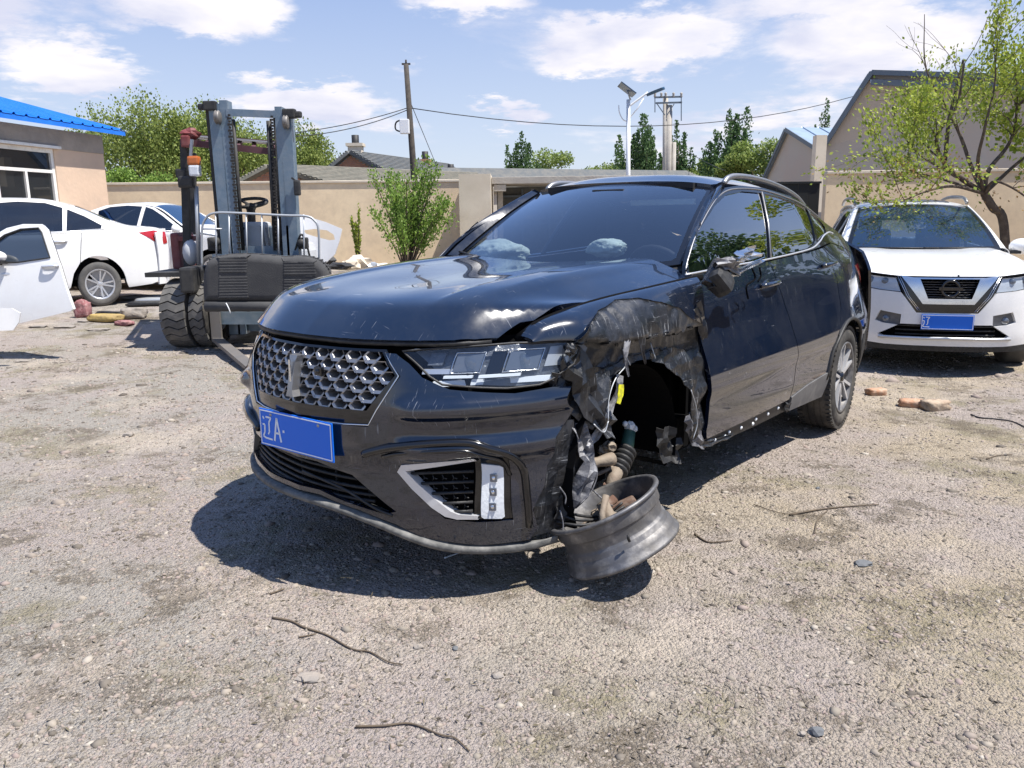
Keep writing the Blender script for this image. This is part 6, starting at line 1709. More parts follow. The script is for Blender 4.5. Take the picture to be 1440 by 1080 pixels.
    MB().box((-1.35, 0, .75), (.4, 1.3, .5), bev=.05).box((-2.35, 0, .8), (.3, 1.3, .6), bev=.05).build('seat', M['white_car_in'], t)
    return t
GS = 'white sedans parked by the left building'
sx, sy = -6.72, 13.35
s1 = build_sedan('sedan_car', 'white sedan seen from its rear left, standing behind the loose door by the tan building', (sx - 2.70 * math.cos(.52), sy - 2.70 * math.sin(.52), .15), math.pi + .52, GS)
s1.scale = (1, 1, 1.12)
v = at(262, 400, 15.8)
s2 = build_sedan('sedan_car', 'second white sedan nosing out behind the forklift with blue reflecting windscreen', (v.x + .98, 15.8, .18), -.16, GS)
s2.scale = (1, 1, 1.08)

# loose white front door leaning at the left edge
def loose_door():
    D = 8.6
    o = at(60, 452, D); t = empty('loose_door', 'loose white car door with dark window and mirror at the left edge of the photo', 'door', (o.x, D, o.z), 0)
    t.rotation_euler = (R_(-9), 0, 0)
    # outline traced in its own plane (metres), bowed outwards
    pl = lambda px, py: ((px - 60) / F_PX * D, (455 - py) / F_PX * D)
    O = [pl(*p) for p in ((-70, 470), (-70, 395), (-62, 372), (-30, 350), (-8, 335), (12, 323), (35, 317.5), (62, 318), (68, 324), (78, 350), (88, 378), (96, 410), (104, 438), (100, 441), (50, 452), (0, 463))]
    W = [pl(*p) for p in ((-35, 372), (-12, 350), (10, 333), (32, 325), (57, 323.5), (62, 330), (75, 366), (30, 372))]
    f = lambda u, v: (u, .05 * ((v - .55) ** 2) * 2 - .02 + .10 * np.maximum(v - .62, 0) * .9 - .0 * u, v)
    panel('door_skin', f, O, M['white_car'], t, step=.05, holes=[W], flange=.05, edge=.04)
    gw = panel('window', lambda u, v: (u, f(u, v)[1] + .012, v), W, M['car_glass'], t, step=.1, flange=0, edge=.06)
    pan = [(a * .96, b * .97 + .012) for a, b in O]
    panel('inner_panel', lambda u, v: (u, f(u, v)[1] + .08, v), pan, M['white_car_in'], t, step=.1, holes=[W], flange=.0, edge=.05)
    tr = [(a, f(np.array(a), np.array(b))[1] - .004, b) for a, b in densify(W, .06)]
    MB().tube([(a, float(y), b) for a, y, b in tr], .008, 6, closed=True).build('window_seal', M['plastic'], gw)
    u, w_ = pl(76, 379); y = float(f(u, w_)[1])
    MB().tube(crv([(u - .09, y, w_), (u - .06, y - .035, w_), (u + .05, y - .035, w_ + .006), (u + .08, y, w_ + .006)], 3), .013, 8).box((u, y - .004, w_), (.14, .01, .04), bev=.004).build('door_handle', M['silver'], t)
    u, w_ = pl(2, 365)
    MB().ball((u, -.10, w_), .11, 16, sq=(1.3, .7, .62)).build('door_mirror', M['white_car'], t)
    MB().box((u + .0, -.10, w_ - .055), (.24, .12, .03), bev=.01).bar((u + .02, -.06, w_ - .04), (u + .02, .0, w_ - .06), .05).build('mirror_foot', M['plastic'], t)
    u, w_ = pl(12, 388)
    MB().ball((u, float(f(u, w_)[1]) + .012, w_), .05, 12, sq=(1.7, .3, .7)).build('side_badge', M['silver'], t)
loose_door()
o_ = at(10, 462, 8.2)
t = panel('bumper_fragment', lambda u, v: (u, .03 * np.sin(u * 9) + .05 * v, v), [(-.5, -.02), (.05, -.02), (.11, .06), (.13, .15), (.06, .20), (-.5, .24)], M['white_car'], None, step=.04, flange=.02)
t.location = (o_.x, 8.2, o_.z + .0); tag(t, 'broken white bumper piece lying below the loose door', 'bumper piece')

# ================================================================== WHITE CROSSOVER, RIGHT
def build_suv():
    t = empty('crossover_car', 'white crossover with chrome V grille parked behind the black car on the right', 'car', (4.29, 8.41, -.075), R_(-106.4))
    wm = M['white_car']
    pw = pch([-3.72, -3.5, -3.0, -2.0, -.6, 0, .35, .55, .70], [.70, .80, .875, .905, .905, .90, .86, .78, .62])
    pz = pch([.2, .4, .6, .8, .95, 1.05, 1.15, 1.35, 1.55, 1.65], [-.03, 0, .0, -.008, -.02, -.045, -.09, -.19, -.30, -.40])
    fp = pch([0, .3, .5, .65, .78, .86, .92], [.95, .925, .87, .79, .66, .50, .2]); fq = pch([.2, .4, .6, .8, .9, .95, 1.0], [-.03, .0, .0, -.01, -.03, -.06, -.10])
    F = lambda y, z: fp(np.abs(y)) + fq(z)
    fr = lambda off=0.: (lambda y, z: (F(y, z) + off, y, z))
    P = lambda s, off=0.: side_fn(pw, pz, s, off)
    MB().box((-1.3, 0, .5), (3.6, 1.25, .45)).box((-1.6, 0, .7), (2.0, 1.7, .5)).box((.45, 0, .62), (.5, 1.3, .5)).build('dark_core', M['void'], t)
    MESH = [(-.248, .896), (.248, .896), (.19, .718), (-.175, .718)]
    VO = [(-.41, .925), (-.318, .806), (-.215, .668), (.215, .668), (.318, .806), (.41, .925), (.30, .91), (-.30, .91)]
    BV = [(-.455, .935), (-.372, .735), (-.26, .585), (.26, .585), (.372, .735), (.455, .935)]
    LL = [(-.455, .925), (-.62, .935), (-.80, .950), (-.84, .90), (-.80, .83), (-.573, .79), (-.40, .775)]
    LR = mirror_y([(b, a) for a, b in LL]); LR = [(-a, b) for a, b in LL]
    LOW = [(-.57, .37), (-.384, .478), (.384, .478), (.55, .37), (.5, .345), (-.5, .345)]
    FG = [(.385, .565), (.56, .595), (.60, .50), (.54, .478), (.39, .462)]; FGm = [(-a, b) for a, b in FG]
    outer = [(-.88, .30), (-.5, .275), (.5, .275), (.88, .30), (.90, .60), (.87, .80), (.82, .82)] + [(.573, .785), (.40, .77), (.372, .735), (.26, .585), (-.26, .585), (-.372, .735), (-.40, .77), (-.573, .785)] + [(-.82, .82), (-.87, .80), (-.90, .60)]
    panel('front_bumper', fr(), outer, wm, t, step=.05, holes=[LOW, FG, FGm], flange=.03, edge=.04)
    panel('front_backing', fr(-.07), [(-.7, .97), (.7, .97), (.8, .8), (.75, .30), (-.75, .30), (-.8, .8)], M['void'], t, step=.2, flange=0, edge=.2)
    bv = panel('black_surround', fr(-.012), BV, M['gloss'], t, step=.06, holes=[VO], flange=.03, edge=.05)
    for s in (1, -1):
        for k in (.432, .415): MB().tube([(float(F(k - .0, .9)) - .004, s * k, .915), (float(F(.34, .74)) - .004, s * (k - .085), .735), (float(F(.24, .60)) - .004, s * (k - .19), .60)], .004, 5).build('surround_line', M['chrome'], bv)
    vg = panel('chrome_v', fr(.012), VO, M['chrome'], t, step=.05, holes=[MESH], flange=.05, edge=.04)
    gr = MB()
    for k in range(8):
        z = .732 + k * .0225; w = .182 + (.25 - .182) * (z - .718) / .178
        pts = [(float(F(y, z)) - .022 - .006 * ((i + k) % 2), y, z) for i, y in enumerate(np.linspace(-w, w, 15))]
        gr.tube(pts, .0062, 5)
    gr_o = gr.build('grille_bars', M['gloss'], vg); tag(gr_o, kind='stuff')
    e = MB(); c = Vector((float(F(0, .81)) + .018, .005, .812))
    e.lathe([(.060, -.012), (.060, .006), (.072, .010), (.082, .006), (.082, -.012)], c, axis='X', n=32)
    e.box(c, (.016, .20, .034), bev=.004)
    e.build('emblem', M['gloss'], vg)
    for LP in (LL, LR):
        h = panel('headlight', fr(-.02), LP, M['lamp_white'], t, step=.05, flange=.02, edge=.05)
        s = 1 if LP is LR else -1
        MB().ball((float(F(.66, .87)) - .02, s * .66, .875), .05, 14, sq=(.5, 1, .8)).ball((float(F(.54, .86)) - .02, s * .53, .87), .035, 12, sq=(.5, 1, .8)).build('projector', M['lens'], h)
        panel('lamp_cover', fr(.0), LP, M['clear'], h, step=.08, flange=0, edge=.05)
        fg = panel('fog_bay', fr(-.03), FG if s > 0 else FGm, M['plastic_grey'], t, step=.1, flange=0, edge=.1)
        MB().lathe([(0, .02), (.03, .016), (.036, 0)], (float(F(.5, .5)) - .03, s * .50, .515), axis='X', n=14).build('fog_lamp', M['lens'], fg)
    for z in (.38, .42, .46): MB().tube([(float(F(y, z)) - .03, y, z) for y in np.linspace(-.42, .42, 11)], .008, 5).build('intake_slat', M['plastic'], t)
    MB().tube([(float(F(y, .35)) + .006, y, .352 - .01 * abs(y)) for y in np.linspace(-.56, .56, 15)], .016, 6, flat=.9).build('skid_trim', M['silver'], t)
    panel('lower_lip', fr(.002), [(-.86, .30), (-.6, .275), (.6, .275), (.86, .30), (.80, .225), (-.80, .225)], M['plastic'], t, step=.08, flange=.05, edge=.06)
    pl_ = MB().box((float(F(0, .5)) + .02, .0, .505), (.006, .44, .14), bev=.002).build('number_plate', M['plate_blue'], t)
    b = MB(); x = float(F(0, .5)) + .0245
    for a, c2 in (((-.213, .442), (.213, .442)), ((.213, .442), (.213, .568)), ((.213, .568), (-.213, .568)), ((-.213, .568), (-.213, .442))):
        b.bar((x, *a), (x, *c2), .005, .002, up=(1, 0, 0))
    b.build('plate_border', M['plate_white'], pl_)
    b = MB(); cc = -.178
    def st(p):
        for a, c2 in zip(p[:-1], p[1:]): b.bar((x, a[0], a[1] - .105), (x, c2[0], c2[1] - .105), .007, .002, up=(1, 0, 0))
    st([(cc - .026, .655), (cc - .018, .645)]); st([(cc - .030, .622), (cc - .016, .622), (cc - .018, .590), (cc - .030, .572), (cc - .014, .566), (cc + .030, .564)]); st([(cc - .006, .655), (cc + .028, .655), (cc + .014, .635), (cc + .012, .592), (cc + .004, .584)])
    b.build('plate_character', M['plate_white'], pl_)
    # bonnet
    ld = lambda y: float(F(y, .93)) + .0
    hzc = pch([0, .04, .12, .3, .6, 1.0, 1.5], [.925, .945, .985, 1.03, 1.07, 1.10, 1.115])
    def HZ2(x, y):
        a = np.abs(y); s = fp(a) - .04 - x
        return hzc(s) + .015 * smooth01((a - .3) / .2) * smooth01(s / .4) - .10 * np.clip((a - .62) / .28, 0, 2) ** 1.6 * smooth01(s / .3)
    yy = np.linspace(.84, -.84, 25)
    panel('bonnet', lambda x, y: (x, y, HZ2(x, y)), [(-.55, .84), (0, .86), (.35, .85)] + [(float(fp(abs(y))) - .035, y) for y in yy] + [(.35, -.85), (0, -.86), (-.55, -.84), (-.48, -.5), (-.42, 0), (-.48, .5)], wm, t, step=.05, flange=.03, edge=.05)
    MB().tube([(float(fp(abs(y))) - .045, y, .912 + .03 * smooth01((abs(y) - .4) / .4)) for y in yy], .014, 6).build('bonnet_gap', M['void'], t)
    MB().ball((float(F(0, .9)) - .02, .07, .925), .012, 8).build('washer_jet', M['gloss'], t)
    for s in (1, -1):
        panel('front_fender', P(s), [(-.62, .30)] + [(-.45, .36)] + arc(0, .36, .42, 178, 2, 14) + [(.55, .40), (.60, .60), (.60, .80), (.45, .93), (0, 1.0), (-.62, 1.05)], wm, t, step=.07, flange=.03, edge=.05, flip=(s > 0))
        MB().tube([(x, float(pw(x) + pz(z) + .006) * s, z) for x, z in arc(0, .36, .42, 182, -2, 18)], .025, 6).build('arch_trim', M['plastic'], t)
        for i, (x0, x1) in enumerate(((-.63, -1.60), (-1.61, -2.45))):
            dr = panel(('front_door', 'rear_door')[i], P(s), [(x0, 1.05), (x0, .30), (x1, .30), (x1, 1.06)], wm, t, step=.1, flange=.02, edge=.08, flip=(s > 0))
            MB().box((x1 + .18, float(pw(x1) + pz(.9) + .02) * s, .93), (.2, .03, .03), bev=.01).build('door_handle', wm, dr)
        panel('rear_fender', P(s), [(-2.46, 1.06), (-2.46, .60)] + arc(-2.70, .36, .42, 50, 178, 12) + [(-3.2, .35), (-3.6, .4), (-3.62, 1.0), (-3.2, 1.08)], wm, t, step=.08, flange=.02, edge=.06, flip=(s > 0))
        W1 = [(-.88, 1.09), (-1.30, 1.40), (-1.58, 1.50), (-1.60, 1.10)]; W2 = [(-1.66, 1.10), (-1.64, 1.51), (-2.2, 1.52), (-2.42, 1.48), (-2.45, 1.12)]; W3 = [(-2.52, 1.13), (-2.50, 1.46), (-2.95, 1.38), (-3.1, 1.2)]
        uf = panel('window_frame', P(s), [(-.62, 1.055), (-.90, 1.22), (-1.25, 1.45), (-1.55, 1.56), (-2.2, 1.59), (-2.9, 1.53), (-3.3, 1.35), (-3.5, 1.07), (-2.46, 1.07)], wm, t, step=.08, holes=[W1, W2, W3], flange=.02, edge=.06, flip=(s > 0))
        for nm, W in (('front_window', W1), ('rear_window', W2), ('quarter_window', W3)): panel(nm, P(s, -.008), W, M['car_glass'], uf, step=.1, flange=0, edge=.1, flip=(s > 0))
        MB().ball((-.78, 1.01 * s, 1.125), .12, 16, sq=(.7, 1.0, .72)).build('door_mirror', wm, t)
        MB().box((-.76, .93 * s, 1.07), (.10, .14, .04), bev=.01).build('mirror_foot', M['plastic'], t)
        for x in (0, -2.70): simple_wheel(t, (x, .80 * s, .36 - .01), R=.36, W=.225, s=s)
        rp2 = [(x, .60 * s, z) for x, z in ((-1.50, 1.595), (-1.60, 1.640), (-1.85, 1.665), (-2.4, 1.672), (-2.8, 1.645), (-2.95, 1.60))]
        MB().tube(crv(rp2, 4), .02, 8).build('roof_rail', M['satin'], t)
    def w2(u, v):
        bx, by, bz = -.46 - .12 * u * u, .76 * u, 1.105 + .01 * u * u; tx, ty, tz = -1.30 - .06 * u * u, .575 * u, 1.585 - .03 * u * u
        k = .04 * 4 * v * (1 - v); return (bx + (tx - bx) * v + k * .4, by + (ty - by) * v, bz + (tz - bz) * v + k * .8)
    SQ = [(-.94, .04), (.94, .04), (.93, .93), (-.93, .93)]
    wf = panel('windscreen_frame', w2, [(-1, -.03), (1, -.03), (1, 1.01), (-1, 1.01)], M['gloss'], t, step=.1, holes=[SQ], flange=.01, edge=.06)
    panel('windscreen', w2, SQ, M['blue_glass'], wf, step=.1, flange=0, edge=.06)
    pfx = pch([0, .4, 1.0], [-.62, -.95, -1.50]); pfz = pch([0, .4, 1.0], [1.055, 1.26, 1.545])
    for s in (1, -1):
        def pil(v, w, s=s):
            a = w2(1.0, v); fx = pfx(v); fz = pfz(v); fy = pw(fx) + pz(fz); b = .015 * np.sin(w * math.pi)
            return (a[0] + (fx - a[0]) * w + b * .4, (a[1] + (fy - a[1]) * w + b) * s, a[2] + (fz - a[2]) * w + b)
        panel('windscreen_pillar', pil, [(0, 0), (1, 0), (1, 1), (0, 1)], wm, t, step=.08, flange=.01, edge=.06, flip=(s < 0))
        MB().box((-.98, .60 * s * .9, 1.31), (.01, .05, .01)).build('screen_sticker', M['plate_white'], wf)
    rz2 = pch([-3.5, -3.2, -2.8, -2.2, -1.7, -1.31], [1.35, 1.50, 1.60, 1.650, 1.635, 1.588])
    rf = panel('roof', lambda x, y: (x, y, rz2(x) - .06 * (np.abs(y) / .62) ** 3), [(-1.305, .55), (-1.6, .62), (-2.8, .64), (-3.4, .6), (-3.4, -.6), (-2.8, -.64), (-1.6, -.62), (-1.305, -.55)][::-1], wm, t, step=.08, flange=.02, edge=.08)
    panel('sunroof', lambda x, y: (x, y, rz2(x) - .06 * (np.abs(y) / .62) ** 3 + .006), [(-1.52, .42), (-2.6, .45), (-2.6, -.45), (-1.52, -.42)][::-1], M['gloss'], rf, step=.1, flange=.006, edge=.1)
    MB().box((-.55, 0, 1.085), (.14, 1.5, .02)).build('cowl', M['plastic'], t)
    for a, b_ in (((-.45, .15, 1.12), (-.50, -.55, 1.125)), ((-.46, .6, 1.12), (-.46, .0, 1.125))):
        MB().tube([a, b_], .008, 5).build('wiper', M['plastic'], wf)
    MB().box((-3.55, 0, .75), (.1, 1.3, .8), bev=.03).build('tailgate', wm, t)
    MB().box((-.95, 0, 1.02), (.5, 1.4, .12), bev=.04).build('dashboard', M['interior'], t)
    for y in (.38, -.38):
        MB().box((-1.75, y, 1.0), (.14, .48, .6), M=Matrix.Rotation(-.18, 3, 'Y'), bev=.05).box((-1.8, y, 1.36), (.1, .26, .18), bev=.04).build('seat', M['seat_cloth'], t)
    sw = MB(); Ms = Matrix.Rotation(R_(-62), 3, 'Y')
    sw.tube([Vector((-1.20, .38, 1.10)) + Ms @ Vector((.185 * math.cos(a), .185 * math.sin(a), 0)) for a in np.linspace(0, 6.283, 21)[:-1]], .015, 6, closed=True).build('steering_wheel', M['interior'], t)
build_suv()

# ================================================================== FORKLIFT
M['fork_blue'] = mat('mast_blue_grey', (.13, .19, .25), .42, metal=.25, coat=.2, var=(7, (.20, .25, .30), .45, .7), bump=(40, .001), dust=((.30, .30, .29), .35))
M['fork_black'] = mat('forklift_black', (.02, .02, .021), .55, dust=((.16, .15, .13), .4))
M['fork_white'] = mat('forklift_white', (.50, .52, .54), .5, dust=((.32, .29, .25), .45))
M['fork_red'] = mat('forklift_red', (.17, .035, .035), .5, dust=((.30, .22, .2), .4))
M['chain'] = mat('mast_chain', (.05, .045, .04), .5, metal=.6)
M['orange'] = mat('orange_lens', (.48, .13, .03), .4, coat=.3)
M['steel'] = mat('worn_steel', (.22, .21, .20), .5, metal=.6, dust=((.25, .20, .16), .5))
M['maroon'] = mat('maroon_guard', (.10, .035, .045), .55, dust=((.2, .15, .13), .4))
def forklift():
    D = 9.35
    o = at(350, 470, D); bx, by = o.x, D
    z0 = float(gz(bx, by)) - .0
    t = empty('forklift', 'old forklift with blue grey mast and twin front tyres carrying a car seat', 'forklift', (bx, by, z0), 0)
    O = Vector((bx, by, z0))
    def P(px, py, dy=0.): return at(px, py, D + dy) - O
    # mast: two outer channels, two inner channels, cross ties
    for (xt, xb) in (((296, 306), (321, 331)), ((386, 400), (407, 422))):
        pass
    def channel(nm, pt, pb, w, d, open_in):
        b = MB(); pt = Vector(pt); pb = Vector(pb)
        b.bar(pb, pt, w, .022, up=(0, 1, 0))                      # web, facing the viewer
        sgn = 1
        for k in (-1, 1):
            off = Vector((k * (w / 2 - .011), d / 2, 0)); b.bar(pb + off, pt + off, .022, d, up=(0, 1, 0))
        return b.build(nm, M['fork_blue'], t)
    # left outer rail
    channel('mast_rail', P(301, 146), P(331, 470), .125, .13, 1)
    channel('mast_rail', P(313.5, 141), P(341, 470), .085, .16, 1)
    channel('mast_rail', P(401, 156), P(419, 470), .125, .13, 1)
    channel('mast_rail', P(391, 150), P(410, 470), .075, .16, 1)
    MB().bar(P(306, 150, .1), P(335, 470, .1), .24, .10, up=(0, 1, 0)).bar(P(398, 156, .1), P(416, 470, .1), .20, .10, up=(0, 1, 0)).build('mast_core', M['fork_black'], t)
    MB().bar(P(318, 158), P(388, 161), .03, .075).build('mast_cross_tie', M['fork_blue'], t)
    MB().bar(P(330, 352, .1), P(412, 352, .1), .05, .10).build('mast_cross_tie', M['fork_blue'], t)
    MB().bar(P(338, 455, .1), P(420, 455, .1), .05, .16).build('mast_cross_tie', M['fork_blue'], t)
    for (px, py) in ((306, 165), (402, 172)):
        MB().lathe([(0, -.03), (.055, -.03), (.075, -.015), (.06, 0), (.075, .015), (.055, .03), (0, .03)], P(px, py, -.06), axis='X', n=20).build('mast_pulley', M['steel'], t)
    for (px, py, s) in ((296, 149, -1), (407, 160, 1)):
        MB().box(P(px, py), (.14, .10, .10), bev=.015).box(P(px, py) + Vector((.09 * s, 0, -.01)), (.09, .07, .07), bev=.02).build('mast_bracket', M['fork_black'], t)
    # lift chains: real links
    for (a, b_) in (((322, 160), (337, 352)), ((382, 162), (391, 352))):
        pa, pb = P(*a, -.02), P(*b_, -.02); ch = MB(); n = 46
        for k in range(n):
            c = pa.lerp(pb, (k + .5) / n)
            ch.box(c, (.045 if k % 2 else .022, .02, (pb - pa).length / n * .72))
        q = ch.build('lift_chain', M['chain'], t); tag(q, kind='stuff')
        MB().tube([P(a[0] + 6, a[1] + 8, .02), P(b_[0] + 5, b_[1], .02)], .022, 8).build('lift_cylinder', M['fork_black'], t)
    MB().tube([P(378, 170, .08), P(388, 352, .08)], .03, 8).build('hose', M['fork_black'], t)
    # load backrest of bent tube with bars
    fr_ = crv([P(284, 380, -.25), P(284, 325, -.25), P(289, 308, -.25), P(300, 300, -.25), P(330, 299.5, -.25), P(400, 303, -.25), P(430, 304, -.25), P(442, 310, -.25), P(448, 325, -.25), P(449, 380, -.25)], 5)
    MB().tube(fr_, .013, 8).build('backrest_frame', M['galv'], t)
    for x0, x1 in ((303, 305), (322, 323), (346, 348), (368, 369), (391, 392), (427, 428)):
        MB().tube([P(x0, 301.5, -.25), P(x1, 380, -.25)], .009, 6).build('backrest_bar', M['galv'], t)
    MB().tube([P(284, 322, -.25), P(312, 322, -.25)], .010, 6).build('backrest_rail', M['galv'], t)
    # carriage and forks reaching towards the viewer
    MB().bar(P(300, 365, -.16), P(440, 368, -.16), .06, .12).bar(P(300, 447, -.16), P(420, 447, -.16), .06, .14).build('carriage', M['fork_blue'], t)
    MB().box(P(330, 436, -.10), (.50, .10, .16)).build('carriage_plate', M['fork_black'], t)
    f0 = P(303, 462, -.25); 
    fk = MB()
    a = Vector((f0.x, -.22, .10)); tip = Vector((f0.x + .86, -1.72, .03))
    fk.bar(a, tip, .11, .04); fk.bar(Vector((a.x, a.y, .08)), Vector((a.x, a.y, .78)), .11, .045, up=(0, 1, 0))
    fk.build('fork', M['steel'], t)
    a = Vector((f0.x + .86, -.22, .22)); fk = MB(); fk.bar(a, a + Vector((.66, -1.2, -.05)), .11, .04).bar(a - Vector((0, 0, .03)), a + Vector((0, 0, .6)), .11, .045, up=(0, 1, 0)); fk.build('fork', M['steel'], t)
    # drive tyres (twin) with blocky tread
    def drive(px0, px1, py0, py1, dy, seed):
        c0 = P((px0 + px1) / 2, (py0 + py1) / 2, dy); R0 = .385; W = (px1 - px0) / F_PX * D * .97
        c0.z = R0 - .01 + 0
        w = bpy.data.objects.new('drive_wheel', None); COL.objects.link(w); w.parent = t; w.location = c0; w.rotation_euler = (0, 0, R_(-7))
        h = W / 2
        MB().lathe([(.21, -h), (.33, -h - .005), (R0 - .03, -h + .01), (R0 - .012, -h + .03), (R0 - .012, h - .03), (R0 - .03, h - .01), (.33, h + .005), (.21, h)], axis='X', n=56).build('tyre', M['rubber'], w)
        MB().lathe([(.21, -h), (.19, -h + .04), (.05, -h + .05), (0, -h + .05)], axis='X', n=32).lathe([(.21, h), (.19, h - .04), (0, h - .05)], axis='X', n=32).build('rim', M['fork_white'], w)
        n = 26
        for k in range(n):
            a0 = 2 * math.pi * k / n; da = 2 * math.pi / n
            b = MB(); V = []; 
            for r in (R0 - .016, R0 + .012):
                for (u, s_) in ((-h + .006, 0), (-h * .33, .35), (h * .33, -.05), (h - .006, .30)):
                    for e in (.06, .90):
                        a_ = a0 + (s_ + e) * da; V.append((u, r * math.sin(a_), r * math.cos(a_)))
            Fq = []
            for j in range(3):
                q = j * 2; Fq += [(8 + q, 8 + q + 1, 8 + q + 3, 8 + q + 2), (q, q + 2, 8 + q + 2, 8 + q), (q + 1, 8 + q + 1, 8 + q + 3, q + 3)]
            Fq += [(0, 8, 9, 1), (6, 7, 15, 14)]
            b.add(V, Fq); b.build('tread_block', M['rubber_dusty'], w)
    drive(247, 285, 388, 482, 0.05, 1); drive(287, 309, 388, 480, .05, 2)
    MB().box(P(256, 383, .25), (.52, .8, .05)).box(P(274, 392, -.10), (.16, .5, .28), bev=.03).build('mudguard', M['fork_black'], t)
    # chassis, counterweight, cowl, steps
    MB().box((-.12, 1.1, .60), (.80, 1.9, .62), bev=.06).build('chassis', M['fork_white'], t)
    MB().box((-.14, 2.2, .68), (.86, .5, .85), bev=.12).build('counterweight', M['fork_white'], t)
    MB().box(P(357, 344, .35), (.40, .22, .52), bev=.04).build('dash_cowl', M['fork_white'], t)
    MB().box(P(392, 348, .4), (.16, .2, .50), bev=.02).build('side_cowl', M['fork_blue'], t)
    MB().box(P(356, 325, .45), (.20, .10, .12), bev=.02).build('instrument_panel', M['galv'], t)
    MB().tube([P(347, 372, .3), P(341, 330, .2)], .012, 6).tube([P(384, 366, .2), P(374, 320, .2)], .012, 6).tube([P(377, 366, .2), P(367, 318, .2)], .012, 6).build('control_lever', M['steel'], t)
    MB().tube(crv([P(322, 352, .15), P(328, 325, .15), P(338, 318, .2), P(348, 330, .3), P(352, 352, .3)], 5), .014, 6).build('hydraulic_hose', M['fork_black'], t)
    MB().tube(crv([P(415, 352, .0), P(423, 330, -.05), P(430, 340, .05), P(436, 362, .1)], 5), .012, 6).build('hydraulic_hose', M['fork_black'], t)
    sw = MB(); c = P(352, 285, .55); Mt = Matrix.Rotation(R_(16), 3, 'X')
    sw.tube([c + Mt @ Vector((.19 * math.cos(a), .19 * math.sin(a), 0)) for a in np.linspace(0, 6.283, 29)[:-1]], .020, 8, closed=True)
    for a in (.4, 2.5, 4.7): sw.tube([c + Vector((0, 0, -.03)), c + Mt @ Vector((.18 * math.cos(a), .18 * math.sin(a), 0))], .016, 6)
    sw.lathe([(0, .0), (.06, -.01), (.07, -.05), (.05, -.09), (.04, -.5)], c, n=14).build('steering_wheel', M['fork_black'], t)
    MB().box(P(356, 352, .9), (.46, .42, .12), bev=.04).box(P(356, 340, 1.15), (.44, .10, .34), bev=.04).build('operator_seat', M['seat_cloth'], t)
    # overhead guard
    pt, pb = P(259, 196, .2), P(265, 392, .2)
    MB().bar(pb, pt, .075, .075, up=(0, 1, 0)).build('guard_post', M['fork_black'], t)
    MB().tube([P(276, 262, .1), P(280, 372, .1)], .024, 10).build('guard_post', M['galv'], t)
    MB().tube([P(391, 208, .5), P(399, 352, .5)], .03, 8).build('guard_post', M['fork_black'], t)
    rb = P(259, 203, 1.5)
    MB().bar(P(272, 215, 1.55), P(272, 330, 1.55), .06, .06, up=(0, 1, 0)).bar(P(386, 222, 1.55), P(386, 330, 1.55), .06, .06, up=(0, 1, 0)).build('guard_post', M['fork_black'], t)
    MB().bar(P(257, 200, .2), P(390, 214, .2), .07, .07).bar(P(270, 192, 1.5), P(387, 201, 1.5), .06, .05).bar(P(257, 200, .2), P(272, 196, 1.55), .06, .06).bar(P(391, 213, .2), P(386, 203, 1.55), .06, .06).build('guard_frame', M['maroon'], t)
    for k in range(6):
        f = (k + .5) / 6; MB().bar(P(257, 199, .2).lerp(P(390, 213, .2), f), P(270, 194, 1.5).lerp(P(387, 203, 1.5), f), .045, .05).build('guard_slat', M['maroon'], t)
    MB().add([P(272, 192, .5), P(386, 201, .5), P(386, 203, 1.4), P(276, 196, 1.4), P(272, 190, .5), P(386, 199, .5), P(386, 201, 1.4), P(276, 194, 1.4)], [(0, 1, 2, 3), (7, 6, 5, 4), (0, 4, 5, 1), (1, 5, 6, 2), (2, 6, 7, 3), (3, 7, 4, 0)]).build('rain_sheet', M['fork_white'], t)
    MB().ball(P(268, 188, .2), .10, 10, sq=(1.1, .8, .65), jit=.2).box(P(262, 199, .15), (.10, .1, .13), bev=.02).build('work_lamp', M['fork_red'], t)
    MB().bar(P(270, 196, .1), P(268, 226, .1), .03).build('lamp_bracket', M['galv'], t)
    MB().box(P(273, 226, 0), (.13, .10, .10), bev=.025).build('turn_lamp', M['orange'], t)
    MB().box(P(274.5, 240, 0), (.115, .10, .12), bev=.02).build('turn_lamp', M['lamp_white'], t)
    MB().box(P(262, 256, .05), (.17, .10, .13), bev=.03).box(P(255, 244, .1), (.12, .06, .10), bev=.02).build('headlamp', M['fork_black'], t)
    MB().box(P(418, 264, -.05), (.07, .07, .17), bev=.02).bar(P(410, 250, -.05), P(418, 256, -.05), .02).build('mirror', M['fork_black'], t)
    MB().box(P(424, 342, .05), (.15, .1, .13), bev=.02).lathe([(0, -.05), (.045, -.05), (.05, 0)], P(424, 342, -.01), axis='Y', n=14).build('headlamp', M['fork_black'], t)
    MB().box(P(303, 343, .05), (.15, .12, .15), bev=.02).lathe([(0, -.05), (.05, -.05), (.055, 0)], P(303, 340, -.02), axis='Y', n=14).build('headlamp', M['fork_black'], t)
    MB().ball(P(268, 355, .2), .11, 14, sq=(.8, .8, 1.4)).build('gas_bottle', M['fork_white'], t)
    MB().box(P(258, 352, .5), (.10, .5, .42), bev=.03).box(P(268, 335, .4), (.18, .3, .06), bev=.01).build('side_step', M['fork_red'], t)
    # steered wheels at the back
    for x in (-.45, .22):
        w = bpy.data.objects.new('steer_wheel', None); COL.objects.link(w); w.parent = t; w.location = (x, 1.9, .27)
        MB().lathe([(.14, -.09), (.25, -.09), (.27, -.07), (.27, .07), (.25, .09), (.14, .09)], axis='X', n=32).build('tyre', M['rubber'], w)
        MB().lathe([(0, -.07), (.14, -.08), (.14, .08), (0, .07)], axis='X', n=20).build('rim', M['fork_white'], w)
